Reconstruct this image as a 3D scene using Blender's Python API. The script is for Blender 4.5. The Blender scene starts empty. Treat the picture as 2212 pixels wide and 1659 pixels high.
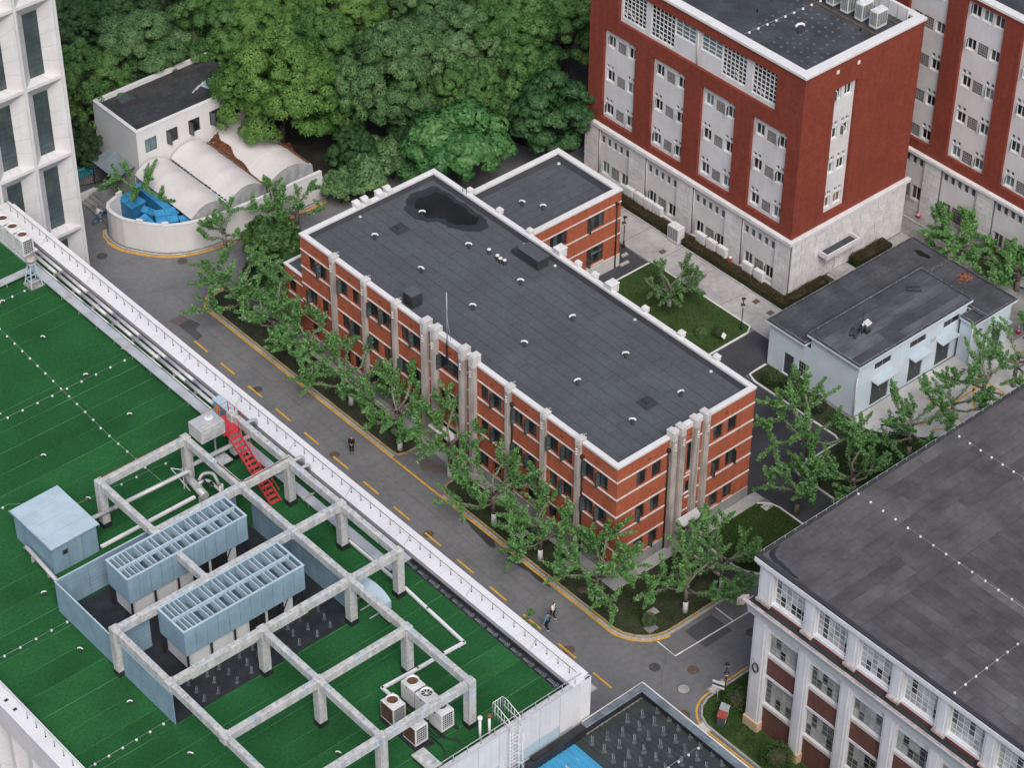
import bpy, math, random
import numpy as np
from mathutils import Matrix, Vector

# ------------------------------------------------------------ camera
C = bpy.context.scene.collection
SC = bpy.context.scene
CR = np.array([0.754746, -0.655998, 0.005057]); CU = np.array([0.414458, 0.482793, 0.77145]); CF = np.array([0.508511, 0.580153, -0.63627]); CT = np.array([-92.581581, -94.023018, 127.383103]); CFX = 5283.4834
cam = bpy.data.cameras.new('camera'); camo = bpy.data.objects.new('camera', cam); C.objects.link(camo)
camo.matrix_world = Matrix(((CR[0], CU[0], -CF[0], CT[0]), (CR[1], CU[1], -CF[1], CT[1]), (CR[2], CU[2], -CF[2], CT[2]), (0, 0, 0, 1)))
cam.sensor_width = 36.0; cam.lens = CFX / 2212.0 * 36.0; cam.clip_start = 1.0; cam.clip_end = 3000.0
SC.camera = camo
# ------------------------------------------------------------ light: bright overcast day
SUN_EL, SUN_AZ = math.radians(50), math.radians(240)     # azimuth in the x-y frame of the scene
W = bpy.data.worlds.new('World'); SC.world = W; W.use_nodes = True
wn = W.node_tree.nodes; wl = W.node_tree.links
bg = wn['Background']
sky = wn.new('ShaderNodeTexSky'); sky.sky_type = 'NISHITA'; sky.sun_disc = False
sky.sun_elevation = SUN_EL; sky.sun_rotation = math.radians(90) - SUN_AZ
sky.air_density = 1.0; sky.dust_density = 4.0; sky.ozone_density = 0.6; sky.altitude = 50
wl.new(sky.outputs[0], bg.inputs[0]); bg.inputs[1].default_value = 0.11
sl = bpy.data.lights.new('sun', 'SUN'); so = bpy.data.objects.new('sun', sl); C.objects.link(so)
sl.energy = 1.5; sl.angle = math.radians(32); sl.color = (1.0, 0.985, 0.965)
sd = Vector((math.cos(SUN_EL) * math.cos(SUN_AZ), math.cos(SUN_EL) * math.sin(SUN_AZ), math.sin(SUN_EL)))
so.rotation_euler = sd.to_track_quat('Z', 'Y').to_euler(); so.location = (0, 0, 150)
SC.view_settings.view_transform = 'Standard'; SC.view_settings.look = 'None'
SC.view_settings.exposure = 0.52; SC.view_settings.gamma = 1.0; SC.view_settings.use_curve_mapping = False
SC.render.film_transparent = False
try:
    SC.cycles.max_bounces = 6; SC.cycles.diffuse_bounces = 3; SC.cycles.glossy_bounces = 2; SC.cycles.transmission_bounces = 3
    SC.cycles.use_denoising = True
except Exception:
    pass

# ------------------------------------------------------------ helpers
PI = math.pi
def at(px, py, z=0.0):
    """survey point: where the sight line of the 2212 px wide photograph meets the level z"""
    d = CF * CFX + CR * (px - 1106.0) - CU * (py - 829.5); t = (z - CT[2]) / d[2]
    p = CT + d * t; return (float(p[0]), float(p[1]), float(z))

class MB:
    def __init__(s): s.v = []; s.f = []; s.m = []; s.sm = []
    def add(s, vs, fs, m=0, sm=False):
        o = len(s.v); s.v.extend(vs)
        for f in fs: s.f.append(tuple(o + i for i in f)); s.m.append(m); s.sm.append(sm)
        return s
    def box(s, x0, y0, z0, x1, y1, z1, m=0):
        x0, x1 = min(x0, x1), max(x0, x1); y0, y1 = min(y0, y1), max(y0, y1); z0, z1 = min(z0, z1), max(z0, z1)
        return s.add([(x0,y0,z0),(x1,y0,z0),(x1,y1,z0),(x0,y1,z0),(x0,y0,z1),(x1,y0,z1),(x1,y1,z1),(x0,y1,z1)],
              [(0,3,2,1),(4,5,6,7),(0,1,5,4),(1,2,6,5),(2,3,7,6),(3,0,4,7)], m)
    def bbox(s, x0, y0, z0, x1, y1, z1, b=0.02, m=0):
        """box with its upper edges bevelled"""
        return s.add([(x0,y0,z0),(x1,y0,z0),(x1,y1,z0),(x0,y1,z0),(x0,y0,z1-b),(x1,y0,z1-b),(x1,y1,z1-b),(x0,y1,z1-b),
               (x0+b,y0+b,z1),(x1-b,y0+b,z1),(x1-b,y1-b,z1),(x0+b,y1-b,z1)],
              [(0,3,2,1),(0,1,5,4),(1,2,6,5),(2,3,7,6),(3,0,4,7),(4,5,9,8),(5,6,10,9),(6,7,11,10),(7,4,8,11),(8,9,10,11)], m)
    def hexa(s, p, m=0):
        return s.add(p, [(0,3,2,1),(4,5,6,7),(0,1,5,4),(1,2,6,5),(2,3,7,6),(3,0,4,7)], m)
    def bar(s, a, b, w, h=None, m=0):
        """square bar between two points"""
        h = h or w; a = Vector(a); b = Vector(b); d = (b - a).normalized()
        up = Vector((0, 0, 1)) if abs(d.z) < 0.99 else Vector((1, 0, 0))
        sd_ = d.cross(up).normalized() * w / 2; u_ = sd_.cross(d).normalized() * h / 2
        return s.hexa([tuple(q) for q in (a-sd_-u_, a+sd_-u_, b+sd_-u_, b-sd_-u_, a-sd_+u_, a+sd_+u_, b+sd_+u_, b-sd_+u_)], m)
    def cyl(s, a, b, r0, r1=None, n=8, m=0, caps=True, sm=True):
        r1 = r0 if r1 is None else r1; a = Vector(a); b = Vector(b); d = (b - a).normalized()
        up = Vector((0, 0, 1)) if abs(d.z) < 0.99 else Vector((1, 0, 0))
        x = d.cross(up).normalized(); y = d.cross(x).normalized(); o = len(s.v)
        for c, rr in ((a, r0), (b, r1)):
            for i in range(n):
                t = 2 * PI * i / n; s.v.append(tuple(c + x * (rr * math.cos(t)) + y * (rr * math.sin(t))))
        for i in range(n):
            j = (i + 1) % n; s.f.append((o+i, o+n+i, o+n+j, o+j)); s.m.append(m); s.sm.append(sm)
        if caps:
            s.f.append(tuple(o+i for i in range(n))); s.m.append(m); s.sm.append(False)
            s.f.append(tuple(o+n+i for i in reversed(range(n)))); s.m.append(m); s.sm.append(False)
        return s
    def tube(s, pts, rr, n=8, m=0):
        """tube along a polyline; rr is a radius or one radius per point"""
        pts = [Vector(p) for p in pts]; k = len(pts)
        if not hasattr(rr, '__len__'): rr = [rr] * k
        o = len(s.v); px = None
        for i, p in enumerate(pts):
            d = (pts[min(i+1, k-1)] - pts[max(i-1, 0)])
            if d.length < 1e-9: d = Vector((0, 0, 1))
            d.normalize()
            if px is None: px = d.orthogonal().normalized()
            px = (px - d * px.dot(d)); px = px.normalized() if px.length > 1e-6 else d.orthogonal().normalized()
            py = d.cross(px)
            for q in range(n):
                t = 2 * PI * q / n; s.v.append(tuple(p + px * (rr[i] * math.cos(t)) + py * (rr[i] * math.sin(t))))
        for i in range(k - 1):
            for q in range(n):
                j = (q + 1) % n; s.f.append((o+i*n+q, o+i*n+j, o+(i+1)*n+j, o+(i+1)*n+q)); s.m.append(m); s.sm.append(True)
        s.f.append(tuple(o+q for q in reversed(range(n)))); s.m.append(m); s.sm.append(False)
        s.f.append(tuple(o+(k-1)*n+q for q in range(n))); s.m.append(m); s.sm.append(False)
        return s
    def prism(s, poly, z0, z1, m=0, bottom=False):
        n = len(poly)
        a2 = sum(poly[i][0]*poly[(i+1) % n][1] - poly[(i+1) % n][0]*poly[i][1] for i in range(n))
        if a2 < 0: poly = poly[::-1]
        vs = [(p[0], p[1], z0) for p in poly] + [(p[0], p[1], z1) for p in poly]
        fs = [tuple(range(n, 2*n))] + [(i, (i+1) % n, n+(i+1) % n, n+i) for i in range(n)]
        if bottom: fs.append(tuple(reversed(range(n))))
        return s.add(vs, fs, m)
    def quad(s, a, b, c, d, m=0): return s.add([a, b, c, d], [(0, 1, 2, 3)], m)
    def lathe(s, prof, n=12, c=(0, 0, 0), m=0):
        o = len(s.v); k = len(prof)
        for (rr, z) in prof:
            for i in range(n):
                t = 2*PI*i/n; s.v.append((c[0]+rr*math.cos(t), c[1]+rr*math.sin(t), c[2]+z))
        for j in range(k-1):
            for i in range(n):
                q = (i+1) % n; s.f.append((o+j*n+i, o+j*n+q, o+(j+1)*n+q, o+(j+1)*n+i)); s.m.append(m); s.sm.append(True)
        s.f.append(tuple(o+i for i in reversed(range(n)))); s.m.append(m); s.sm.append(False)
        s.f.append(tuple(o+(k-1)*n+i for i in range(n))); s.m.append(m); s.sm.append(False)
        return s
    def wall(s, w, h, holes, depth, z0=0.0, m=0, mr=None):
        """sheet in the plane y=0 (x to the right seen from outside, y inwards) with holes and their reveals"""
        mr = m if mr is None else mr
        us = sorted({0.0, w} | {q for k in holes for q in (k[0], k[2])}); vs = sorted({z0, h} | {q for k in holes for q in (k[1], k[3])})
        us = [q for q in us if -1e-9 <= q <= w+1e-9]; vs = [q for q in vs if z0-1e-9 <= q <= h+1e-9]
        idx = {}; o = len(s.v)
        def V(i, j):
            if (i, j) not in idx: idx[(i, j)] = len(s.v); s.v.append((us[i], 0.0, vs[j]))
            return idx[(i, j)]
        for i in range(len(us)-1):
            for j in range(len(vs)-1):
                cu, cv = (us[i]+us[i+1])/2, (vs[j]+vs[j+1])/2
                if any(k[0] < cu < k[2] and k[1] < cv < k[3] for k in holes): continue
                s.f.append((V(i,j), V(i+1,j), V(i+1,j+1), V(i,j+1))); s.m.append(m); s.sm.append(False)
        for (a, b, c, d) in holes:
            s.add([(a,0,b),(c,0,b),(c,0,d),(a,0,d),(a,depth,b),(c,depth,b),(c,depth,d),(a,depth,d)],
                  [(0,4,5,1),(1,5,6,2),(2,6,7,3),(3,7,4,0)], mr)
        return s
    def mesh(s, name, mats):
        me = bpy.data.meshes.new(name); me.from_pydata(s.v, [], s.f)
        mats = mats if isinstance(mats, (list, tuple)) else [mats]
        for q in mats: me.materials.append(q)
        if len(mats) > 1: me.polygons.foreach_set('material_index', s.m)
        if any(s.sm): me.polygons.foreach_set('use_smooth', s.sm)
        me.update(); return me
    def obj(s, name, mats, parent=None, loc=(0, 0, 0), rz=0.0): return ob(name, s.mesh(name, mats), parent, loc, rz)

def ob(name, me, parent=None, loc=(0, 0, 0), rz=0.0, sc=None):
    o = bpy.data.objects.new(name, me); C.objects.link(o); o.location = loc
    if rz: o.rotation_euler = (0, 0, rz)
    if sc: o.scale = sc
    if parent is not None: o.parent = parent
    return o
def tag(o, label=None, cat=None, group=None, kind=None):
    if label: o['label'] = label
    if cat: o['category'] = cat
    if group: o['group'] = group
    if kind: o['kind'] = kind
    return o
def thing(name, label, cat, loc=(0, 0, 0), rz=0.0, group=None):
    return tag(ob(name, None, None, loc, rz), label, cat, group)
def struct(o): o['kind'] = 'structure'; return o
_cache = {}
def cached(key, fn):
    if key not in _cache: _cache[key] = fn()
    return _cache[key]
RW = -PI/2      # rotation that turns a facade to face -x (seen from outside, right is -y)

# ------------------------------------------------------------ materials
def mat(name, col, rough=0.8, var=0.12, scale=0.6, col2=None, fine=0.0, fscale=9.0, streak=0.0, bump=0.0, bscale=12.0, metal=0.0, spec=0.3, coat=0.0, anis=(1, 1, 1), thr=None):
    """base colour with large and fine variation in world space, optional run-down streaks, fine relief"""
    m = bpy.data.materials.new(name); m.use_nodes = True; nt = m.node_tree; N = nt.nodes; L = nt.links
    b = N['Principled BSDF']; b.inputs['Roughness'].default_value = rough; b.inputs['Metallic'].default_value = metal
    b.inputs['Specular IOR Level'].default_value = spec
    if coat: b.inputs['Coat Weight'].default_value = coat
    g = N.new('ShaderNodeNewGeometry'); mp = N.new('ShaderNodeMapping'); L.new(g.outputs['Position'], mp.inputs[0]); mp.inputs['Scale'].default_value = anis
    c = None
    def noise(sc_, det, src):
        n = N.new('ShaderNodeTexNoise'); n.inputs['Scale'].default_value = sc_; n.inputs['Detail'].default_value = det; L.new(src, n.inputs['Vector']); return n.outputs['Fac']
    def ramp(src, lo, hi, a, b_):
        rr = N.new('ShaderNodeMapRange'); rr.inputs[1].default_value = lo; rr.inputs[2].default_value = hi; rr.inputs[3].default_value = a; rr.inputs[4].default_value = b_; L.new(src, rr.inputs[0]); return rr.outputs[0]
    def mix(f, a, b_, mode='MIX'):
        x = N.new('ShaderNodeMix'); x.data_type = 'RGBA'; x.blend_type = mode
        if isinstance(f, float): x.inputs[0].default_value = f
        else: L.new(f, x.inputs[0])
        for k, q in ((6, a), (7, b_)):
            if isinstance(q, tuple): x.inputs[k].default_value = (*q, 1)
            else: L.new(q, x.inputs[k])
        return x.outputs[2]
    c1 = tuple(q * (1 - var) for q in col); c2_ = col2 or tuple(min(1, q * (1 + var)) for q in col)
    lo, hi = thr or (0.34, 0.66)
    c = mix(ramp(noise(scale, 4, mp.outputs[0]), lo, hi, 0, 1), c1, c2_)
    if fine:
        f_ = noise(fscale, 3, mp.outputs[0]); v = ramp(f_, 0.3, 0.7, 1 - fine, 1 + fine)
        cv = N.new('ShaderNodeCombineColor'); [L.new(v, cv.inputs[k]) for k in range(3)]
        c = mix(1.0, c, cv.outputs[0], 'MULTIPLY')
    if streak:
        ms = N.new('ShaderNodeMapping'); L.new(g.outputs['Position'], ms.inputs[0]); ms.inputs['Scale'].default_value = (3.2, 3.2, 0.22)
        v = ramp(noise(1.0, 4, ms.outputs[0]), 0.42, 0.72, 1, 1 - streak)
        cv = N.new('ShaderNodeCombineColor'); [L.new(v, cv.inputs[k]) for k in range(3)]
        c = mix(1.0, c, cv.outputs[0], 'MULTIPLY')
    L.new(c, b.inputs['Base Color'])
    if bump:
        bm = N.new('ShaderNodeBump'); bm.inputs['Strength'].default_value = bump; bm.inputs['Distance'].default_value = 0.03
        L.new(noise(bscale, 4, mp.outputs[0]), bm.inputs['Height']); L.new(bm.outputs[0], b.inputs['Normal'])
    m['c'] = 1
    return m
def brick(name, col, mortar, bw=0.26, bh=0.075, var=0.25, rough=0.85):
    m = mat(name, col, rough, var * 0.5, 0.35, fine=0.12, fscale=2.5, streak=0.17); nt = m.node_tree; N = nt.nodes; L = nt.links; b = N['Principled BSDF']
    g = N.new('ShaderNodeNewGeometry'); sp = N.new('ShaderNodeSeparateXYZ'); L.new(g.outputs['Position'], sp.inputs[0])
    ad = N.new('ShaderNodeMath'); L.new(sp.outputs[0], ad.inputs[0]); L.new(sp.outputs[1], ad.inputs[1])
    cb = N.new('ShaderNodeCombineXYZ'); L.new(ad.outputs[0], cb.inputs[0]); L.new(sp.outputs[2], cb.inputs[1])
    t = N.new('ShaderNodeTexBrick'); L.new(cb.outputs[0], t.inputs['Vector']); t.inputs['Scale'].default_value = 1.0
    t.inputs['Brick Width'].default_value = bw; t.inputs['Row Height'].default_value = bh; t.inputs['Mortar Size'].default_value = 0.008
    t.inputs['Color1'].default_value = (1 + var, 1 + var, 1 + var, 1); t.inputs['Color2'].default_value = (1 - var, 1 - var, 1 - var, 1)
    t.inputs['Mortar'].default_value = (*mortar, 1)
    x = N.new('ShaderNodeMix'); x.data_type = 'RGBA'; x.blend_type = 'MULTIPLY'; x.inputs[0].default_value = 1.0
    src = b.inputs['Base Color'].links[0].from_socket; L.new(src, x.inputs[6]); L.new(t.outputs['Color'], x.inputs[7]); L.new(x.outputs[2], b.inputs['Base Color'])
    return m
def leafmat(name, a, b_, c_, trans=0.25, rough=0.5, spec=0.35, scale=1.3):
    """leaf colour: three tints picked by a per-leaf random value stored on the mesh and a soft world-space drift"""
    m = bpy.data.materials.new(name); m.use_nodes = True; nt = m.node_tree; N = nt.nodes; L = nt.links
    b = N['Principled BSDF']; b.inputs['Roughness'].default_value = rough; b.inputs['Specular IOR Level'].default_value = spec
    at_ = N.new('ShaderNodeAttribute'); at_.attribute_name = 'tint'
    cr = N.new('ShaderNodeValToRGB'); cr.color_ramp.elements[0].color = (*a, 1); cr.color_ramp.elements[1].color = (*c_, 1)
    e = cr.color_ramp.elements.new(0.5); e.color = (*b_, 1)
    L.new(at_.outputs['Fac'], cr.inputs[0]); L.new(cr.outputs[0], b.inputs['Base Color'])
    tr = N.new('ShaderNodeBsdfTranslucent'); L.new(cr.outputs[0], tr.inputs[0]); mx = N.new('ShaderNodeMixShader'); mx.inputs[0].default_value = trans
    L.new(b.outputs[0], mx.inputs[1]); L.new(tr.outputs[0], mx.inputs[2]); L.new(mx.outputs[0], N['Material Output'].inputs[0])
    return m

# ------------------------------------------------------------ material set
rng = random.Random(7)
M = {}
M['asphalt'] = mat('asphalt', (0.150, 0.151, 0.155), 0.88, 0.10, 0.25, fine=0.10, fscale=2.2, bump=0.15, bscale=30)
M['asphalt_dark'] = mat('asphalt_dark', (0.050, 0.052, 0.058), 0.8, 0.14, 0.5, fine=0.14, fscale=5, bump=0.15, bscale=30)
M['asphalt_patch'] = mat('asphalt_patch', (0.075, 0.076, 0.079), 0.85, 0.10, 0.9, fine=0.1)
M['asphalt_patch2'] = mat('asphalt_patch2', (0.125, 0.105, 0.098), 0.85, 0.12, 1.2, fine=0.1)
M['wet'] = mat('wet_asphalt', (0.050, 0.051, 0.054), 0.28, 0.10, 0.8, fine=0.08, spec=0.5)
M['concrete'] = mat('concrete', (0.34, 0.335, 0.325), 0.9, 0.16, 0.35, fine=0.12, fscale=2.0, bump=0.1)
M['concrete_pale'] = mat('concrete_pale', (0.52, 0.51, 0.49), 0.85, 0.08, 0.5, fine=0.06, fscale=3)
M['concrete_old'] = mat('concrete_old', (0.24, 0.235, 0.225), 0.92, 0.28, 0.45, fine=0.18, fscale=2.5)
M['kerb'] = mat('kerb_stone', (0.36, 0.355, 0.34), 0.85, 0.14, 0.8, fine=0.14, fscale=5)
M['kerb_white'] = mat('kerb_white', (0.62, 0.62, 0.60), 0.8, 0.08, 0.8, fine=0.08, fscale=5)
M['yellow'] = mat('yellow_paint', (0.62, 0.335, 0.035), 0.75, 0.14, 1.5, fine=0.14, fscale=6)
M['kerb_yellow'] = mat('kerb_yellow', (0.43, 0.28, 0.085), 0.8, 0.12, 1.3, col2=(0.34, 0.30, 0.22), fine=0.15, fscale=5)
M['whitepaint'] = mat('white_paint', (0.68, 0.68, 0.67), 0.75, 0.10, 1.5, fine=0.12, fscale=6)
M['soil'] = mat('soil', (0.040, 0.036, 0.028), 0.95, 0.3, 0.6, fine=0.25, fscale=4, bump=0.3, bscale=8)
M['bed'] = mat('bed_ground', (0.030, 0.044, 0.019), 0.95, 0.3, 0.5, col2=(0.050, 0.052, 0.032), fine=0.35, fscale=5, bump=0.4, bscale=10)
M['lawn'] = mat('lawn_ground', (0.036, 0.070, 0.018), 0.95, 0.25, 0.7, fine=0.3, fscale=7, bump=0.4, bscale=20)
M['grassblade'] = leafmat('grass_blade', (0.035, 0.075, 0.015), (0.050, 0.098, 0.022), (0.075, 0.12, 0.035), 0.2, 0.6, 0.2)
M['iron'] = mat('cast_iron', (0.070, 0.066, 0.063), 0.7, 0.2, 3, fine=0.2)
M['iron_rust'] = mat('cast_iron_rust', (0.115, 0.080, 0.060), 0.8, 0.2, 3, fine=0.2)
M['dark'] = mat('dark_void', (0.012, 0.012, 0.013), 0.9, 0.0)
# ------------------------------------------------------------ ground
def sheet(name, poly, z, m, parent=None):
    o = MB().prism(poly, z - 0.05, z, 0).obj(name, m, parent)
    if parent is None: struct(o)
    return o
def rect(x0, y0, x1, y1): return [(x0, y0), (x1, y0), (x1, y1), (x0, y1)]
def arc(cx, cy, r, a0, a1, n=8):
    return [(cx + r*math.cos(math.radians(a0+(a1-a0)*i/n)), cy + r*math.sin(math.radians(a0+(a1-a0)*i/n))) for i in range(n+1)]
def ribbon(name, pts, w, z, m, parent, t=0.004):
    mb = MB(); k = len(pts); L_ = []; R_ = []
    for i, p in enumerate(pts):
        a = Vector(pts[max(i-1, 0)]); b = Vector(pts[min(i+1, k-1)]); d = (b-a).normalized(); n = Vector((-d.y, d.x)) * w/2
        L_.append((p[0]+n.x, p[1]+n.y)); R_.append((p[0]-n.x, p[1]-n.y))
    vs = [(q[0], q[1], z) for q in L_] + [(q[0], q[1], z) for q in R_]
    mb.add(vs, [(i, k+i, k+i+1, i+1) for i in range(k-1)])
    return mb.obj(name, m, parent)
def resample(pts, step):
    out = []; carry = 0.0
    P = [Vector(p) for p in pts]
    seg = []; tot = 0
    for a, b in zip(P, P[1:]): seg.append((tot, a, b)); tot += (b-a).length
    n = max(1, round(tot/step)); st = tot/n
    def pt(s):
        for q, a, b in reversed(seg):
            if s >= q - 1e-9: return a + (b-a) * min(1, (s-q)/max(1e-9, (b-a).length))
    return [pt(i*st) for i in range(n+1)]
def kerb(parent, pts, w=0.16, h=0.13, step=0.95, m='kerb', name='kerb_stone', z0=0.0, gap=0.012):
    pp = resample(pts, step)
    for a, b in zip(pp, pp[1:]):
        l = round((b-a).length - gap, 2); d = b-a
        me = cached(('kerb', l, w, h, m), lambda: MB().bbox(-l/2, -w/2, 0, l/2, w/2, h, 0.018).mesh('kerb_stone', M[m]))
        ob(name, me, parent, ((a.x+b.x)/2, (a.y+b.y)/2, z0 + rng.uniform(-0.004, 0.004)), math.atan2(d.y, d.x))
ground = struct(MB().quad((-400, -400, -0.06), (500, -400, -0.06), (500, 600, -0.06), (-400, 600, -0.06)).obj('ground', M['soil']))
road = sheet('road', rect(-90, -120, 120, 160), 0.0, M['asphalt'])
# side lane of fresh dark asphalt, pavements and concrete yards
lane = sheet('lane', [(14.2, 14.2), (29.35, 14.2), (29.35, 10.4), (24.45, 10.4), (24.45, -0.35), (18.85, -0.35), (18.85, -7.0), (15.0, -7.0), (15.0, -1.0), (14.2, -0.4)], 0.006, M['asphalt_dark'])
entry = sheet('door_path', rect(6.35, -7.0, 7.6, -1.15), 0.006, M['asphalt_dark'])
side_yard = sheet('side_yard', rect(14.2, 26.9, 29.2, 42), 0.006, M['asphalt_dark'])
pav = sheet('pavement', [(29.4, 10.6), (33.0, 10.6), (33.0, 14.0), (60, 12.5), (52.6, 45), (49.4, 45), (49.4, 15.6), (33.0, 15.2), (32.9, 42.0), (29.3, 42.0)], 0.008, M['concrete'])
sheet('alley', [(44.8, -10), (53, -10), (53, 40), (49.3, 40), (49.3, 13.0), (44.8, 10.9)], 0.014, M['concrete_old'])
forec = sheet('forecourt', [(27.0, 0.95), (27.1, -0.8), (28.0, -2.5), (30.0, -4.6), (33, -6.5), (33, -7.6), (52, -7.6), (52, -1.0), (44.7, -1.0), (44.7, 0.9)], 0.016, M['concrete_pale'])
apron = sheet('apron', [(-0.95, 44.0), (-0.95, -1.15), (14.9, -1.15), (14.9, -0.1), (0, -0.1), (0, 44.0)], 0.020, M['concrete'])
forest = sheet('forest_floor', [(13.9, 54.2), (31, 54.2), (34, 44), (48, 44), (90, 60), (120, 160), (-30, 160), (-30, 84), (-9, 84), (-9, 72), (13.9, 71)], 0.012, M['soil'])
# joints and patches
for (a, b, w_) in [((29.5, 18.6), (33, 18.2), .03), ((29.5, 22.6), (33, 22.5), .03), ((29.5, 26.6), (33, 26.6), .03), ((29.5, 30.6), (33, 30.6), .03), ((31.2, 14.5), (31.2, 16), .02), ((45, 12), (52.6, 14), .05), ((46, 6), (52.6, 6.2), .05), ((49.5, 18), (52.5, 18.1), .05)]:
    ribbon('joint', [a, b], w_, 0.0175, M['dark'], pav)
def blob(cx, cy, rx, ry, n=26, seed=1, j=0.25, ang=0.0):
    q = random.Random(seed); ph = [q.uniform(0, 6.28) for _ in range(4)]
    out = []
    for i in range(n):
        t = 2*PI*i/n; k = 1 + j*(0.5*math.sin(2*t+ph[0]) + 0.4*math.sin(3*t+ph[1]) + 0.3*math.sin(5*t+ph[2]) + 0.2*math.sin(8*t+ph[3]))
        x, y = rx*k*math.cos(t), ry*k*math.sin(t); out.append((cx + x*math.cos(ang)-y*math.sin(ang), cy + x*math.sin(ang)+y*math.cos(ang)))
    return out
def flat(name, poly, z, m, parent):
    n = len(poly); a2 = sum(poly[i][0]*poly[(i+1) % n][1] - poly[(i+1) % n][0]*poly[i][1] for i in range(n))
    if a2 < 0: poly = poly[::-1]
    l = parent.location; return MB().add([(p[0], p[1], z) for p in poly], [tuple(range(n))]).obj(name, m, parent, (-l.x, -l.y, -l.z))
flat('repair_patch', [(-7.0, 46.3), (-5.75, 46.4), (-5.5, 45.2), (-6.2, 44.9), (-6.3, 43.7), (-7.0, 43.6)], 0.004, M['asphalt_patch'], road)
flat('repair_patch', [(-7.3, 47.3), (-5.9, 47.4), (-5.85, 46.45), (-7.1, 46.35)], 0.004, M['asphalt_patch2'], road)
flat('repair_patch', rect(0.15, -9.7, 2.85, -7.5), 0.004, M['asphalt_patch'], road)
flat('wet_patch', blob(-3.95, 10.2, 0.55, 2.4, 40, 3, 0.5), 0.003, M['wet'], road)
flat('wet_patch', blob(-3.9, 4.6, 0.6, 2.6, 40, 9, 0.5), 0.003, M['wet'], road)
flat('wet_patch', blob(-2.3, 18.6, 0.7, 1.1, 30, 5, 0.4), 0.003, M['asphalt_patch2'], road)
for (x, y, r_, ph) in [(-6.4, 58.7, .42, 0), (-1.5, 53.5, .4, 0), (-7.0, 35.1, .36, 0), (-7.2, 24.6, .36, 1), (-7.4, 12.7, .36, 1), (-7.5, -3.4, .4, 1), (-4.0, -8.7, .38, 0), (-2.1, -10.7, .38, 1), (-3.9, -11.6, .44, 2), (3.8, -10.8, .38, 1), (-5.6, -13.4, .4, 1)]:
    mm = (M['iron'], M['iron_rust'], M['concrete'])[ph]
    o = MB().cyl((0, 0, -0.02), (0, 0, 0.006), r_, n=20).obj('manhole_cover', mm, road, (x, y, 0))
    MB().lathe([(r_+0.05, -0.02), (r_+0.05, 0.004), (r_+0.005, 0.004)], 20).obj('manhole_rim', M['iron'], o)
# drain frames set in the road
for (x, y, a) in [(-9.3, -7.0, 0.0), (-1.9, -13.2, 0.0), (-4.9, -15.2, 0.0)]:
    o = MB().box(-0.8, -0.55, -0.03, 0.8, 0.55, 0.006).obj('drain_slab', M['concrete'], road, (x, y, 0), a)
    for k in (-1, 1): MB().box(-0.34, -0.42, 0.0, 0.34, 0.42, 0.011).obj('drain_lid', M['concrete_pale'], o, (k*0.36, 0, 0))
# cracks, worn tracks and tar lines
M['tar'] = mat('tar_line', (0.060, 0.060, 0.062), .7, .2, 2)
M['track'] = mat('worn_track', (0.166, 0.167, 0.170), .88, .10, .5, fine=.10, fscale=2.2)
q_ = random.Random(77)
def crack(x, y, ang, n, st=.45, w=.02):
    pts = [(x, y)]
    for _ in range(n): ang += q_.uniform(-.35, .35); x += st*math.cos(ang); y += st*math.sin(ang); pts.append((x, y))
    ribbon('crack', pts, w, .0025, M['tar'], road)
for a in ((-5.2, 52, -1.4, 22), (-6.4, 33, -1.55, 26), (-4.9, 14, -1.6, 20), (-8.6, 20, -1.5, 18), (-6.0, -3, -.8, 16), (-2.0, -9.6, -.15, 22), (-5.0, 58, .2, 14), (2.0, 49, .1, 24), (-9.0, 44, .3, 12), (-5.6, -11, .6, 12), (-10, 8, .15, 14)): crack(*a)
for (x0, y0, x1, y1) in ((-5.6, 45, -5.7, 2), (-6.9, 30, -7.0, -3)): ribbon('tar_joint', [(x0, y0), ((x0+x1)/2+.05, (y0+y1)/2), (x1, y1)], .025, .002, M['tar'], road)
# road paint
for k in range(22):
    y1 = 43.7 - k*3.84
    ribbon('road_marking', [(-7.2 - 0.010*(43.7-y1), y1), (-7.2 - 0.010*(43.7-y1+1.95), y1-1.95)], 0.16, 0.007, M['yellow'], road)
KA = [(-0.9, 47.6), (-1.9, 47.75)] + arc(-1.9, 46.1, 1.65, 90, 180, 8) + [(-3.55, 21.4)]
KB = [(-3.55, 15.4), (-3.55, -3.6)] + arc(-0.45, -3.6, 3.15, 180, 270, 12) + [(5.3, -6.75)]
def off(pts, d):
    out = []; k = len(pts)
    for i, p in enumerate(pts):
        a = Vector(pts[max(i-1, 0)]); b = Vector(pts[min(i+1, k-1)]); t = (b-a).normalized(); out.append((p[0]-t.y*d, p[1]+t.x*d))
    return out
yl = off(KA, -0.42)[:-1] + off(KB[:-2], -0.42)
yl = [p for p in yl]
ribbon('road_marking', yl, 0.17, 0.007, M['yellow'], road)
ribbon('road_marking', [(-2.05, -6.95), (-2.1, -8.85), (5.6, -9.15)], 0.11, 0.007, M['whitepaint'], road)
ribbon('road_marking', [(3.6, -7.2), (3.6, -9.0)], 0.11, 0.008, M['whitepaint'], road)
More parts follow.
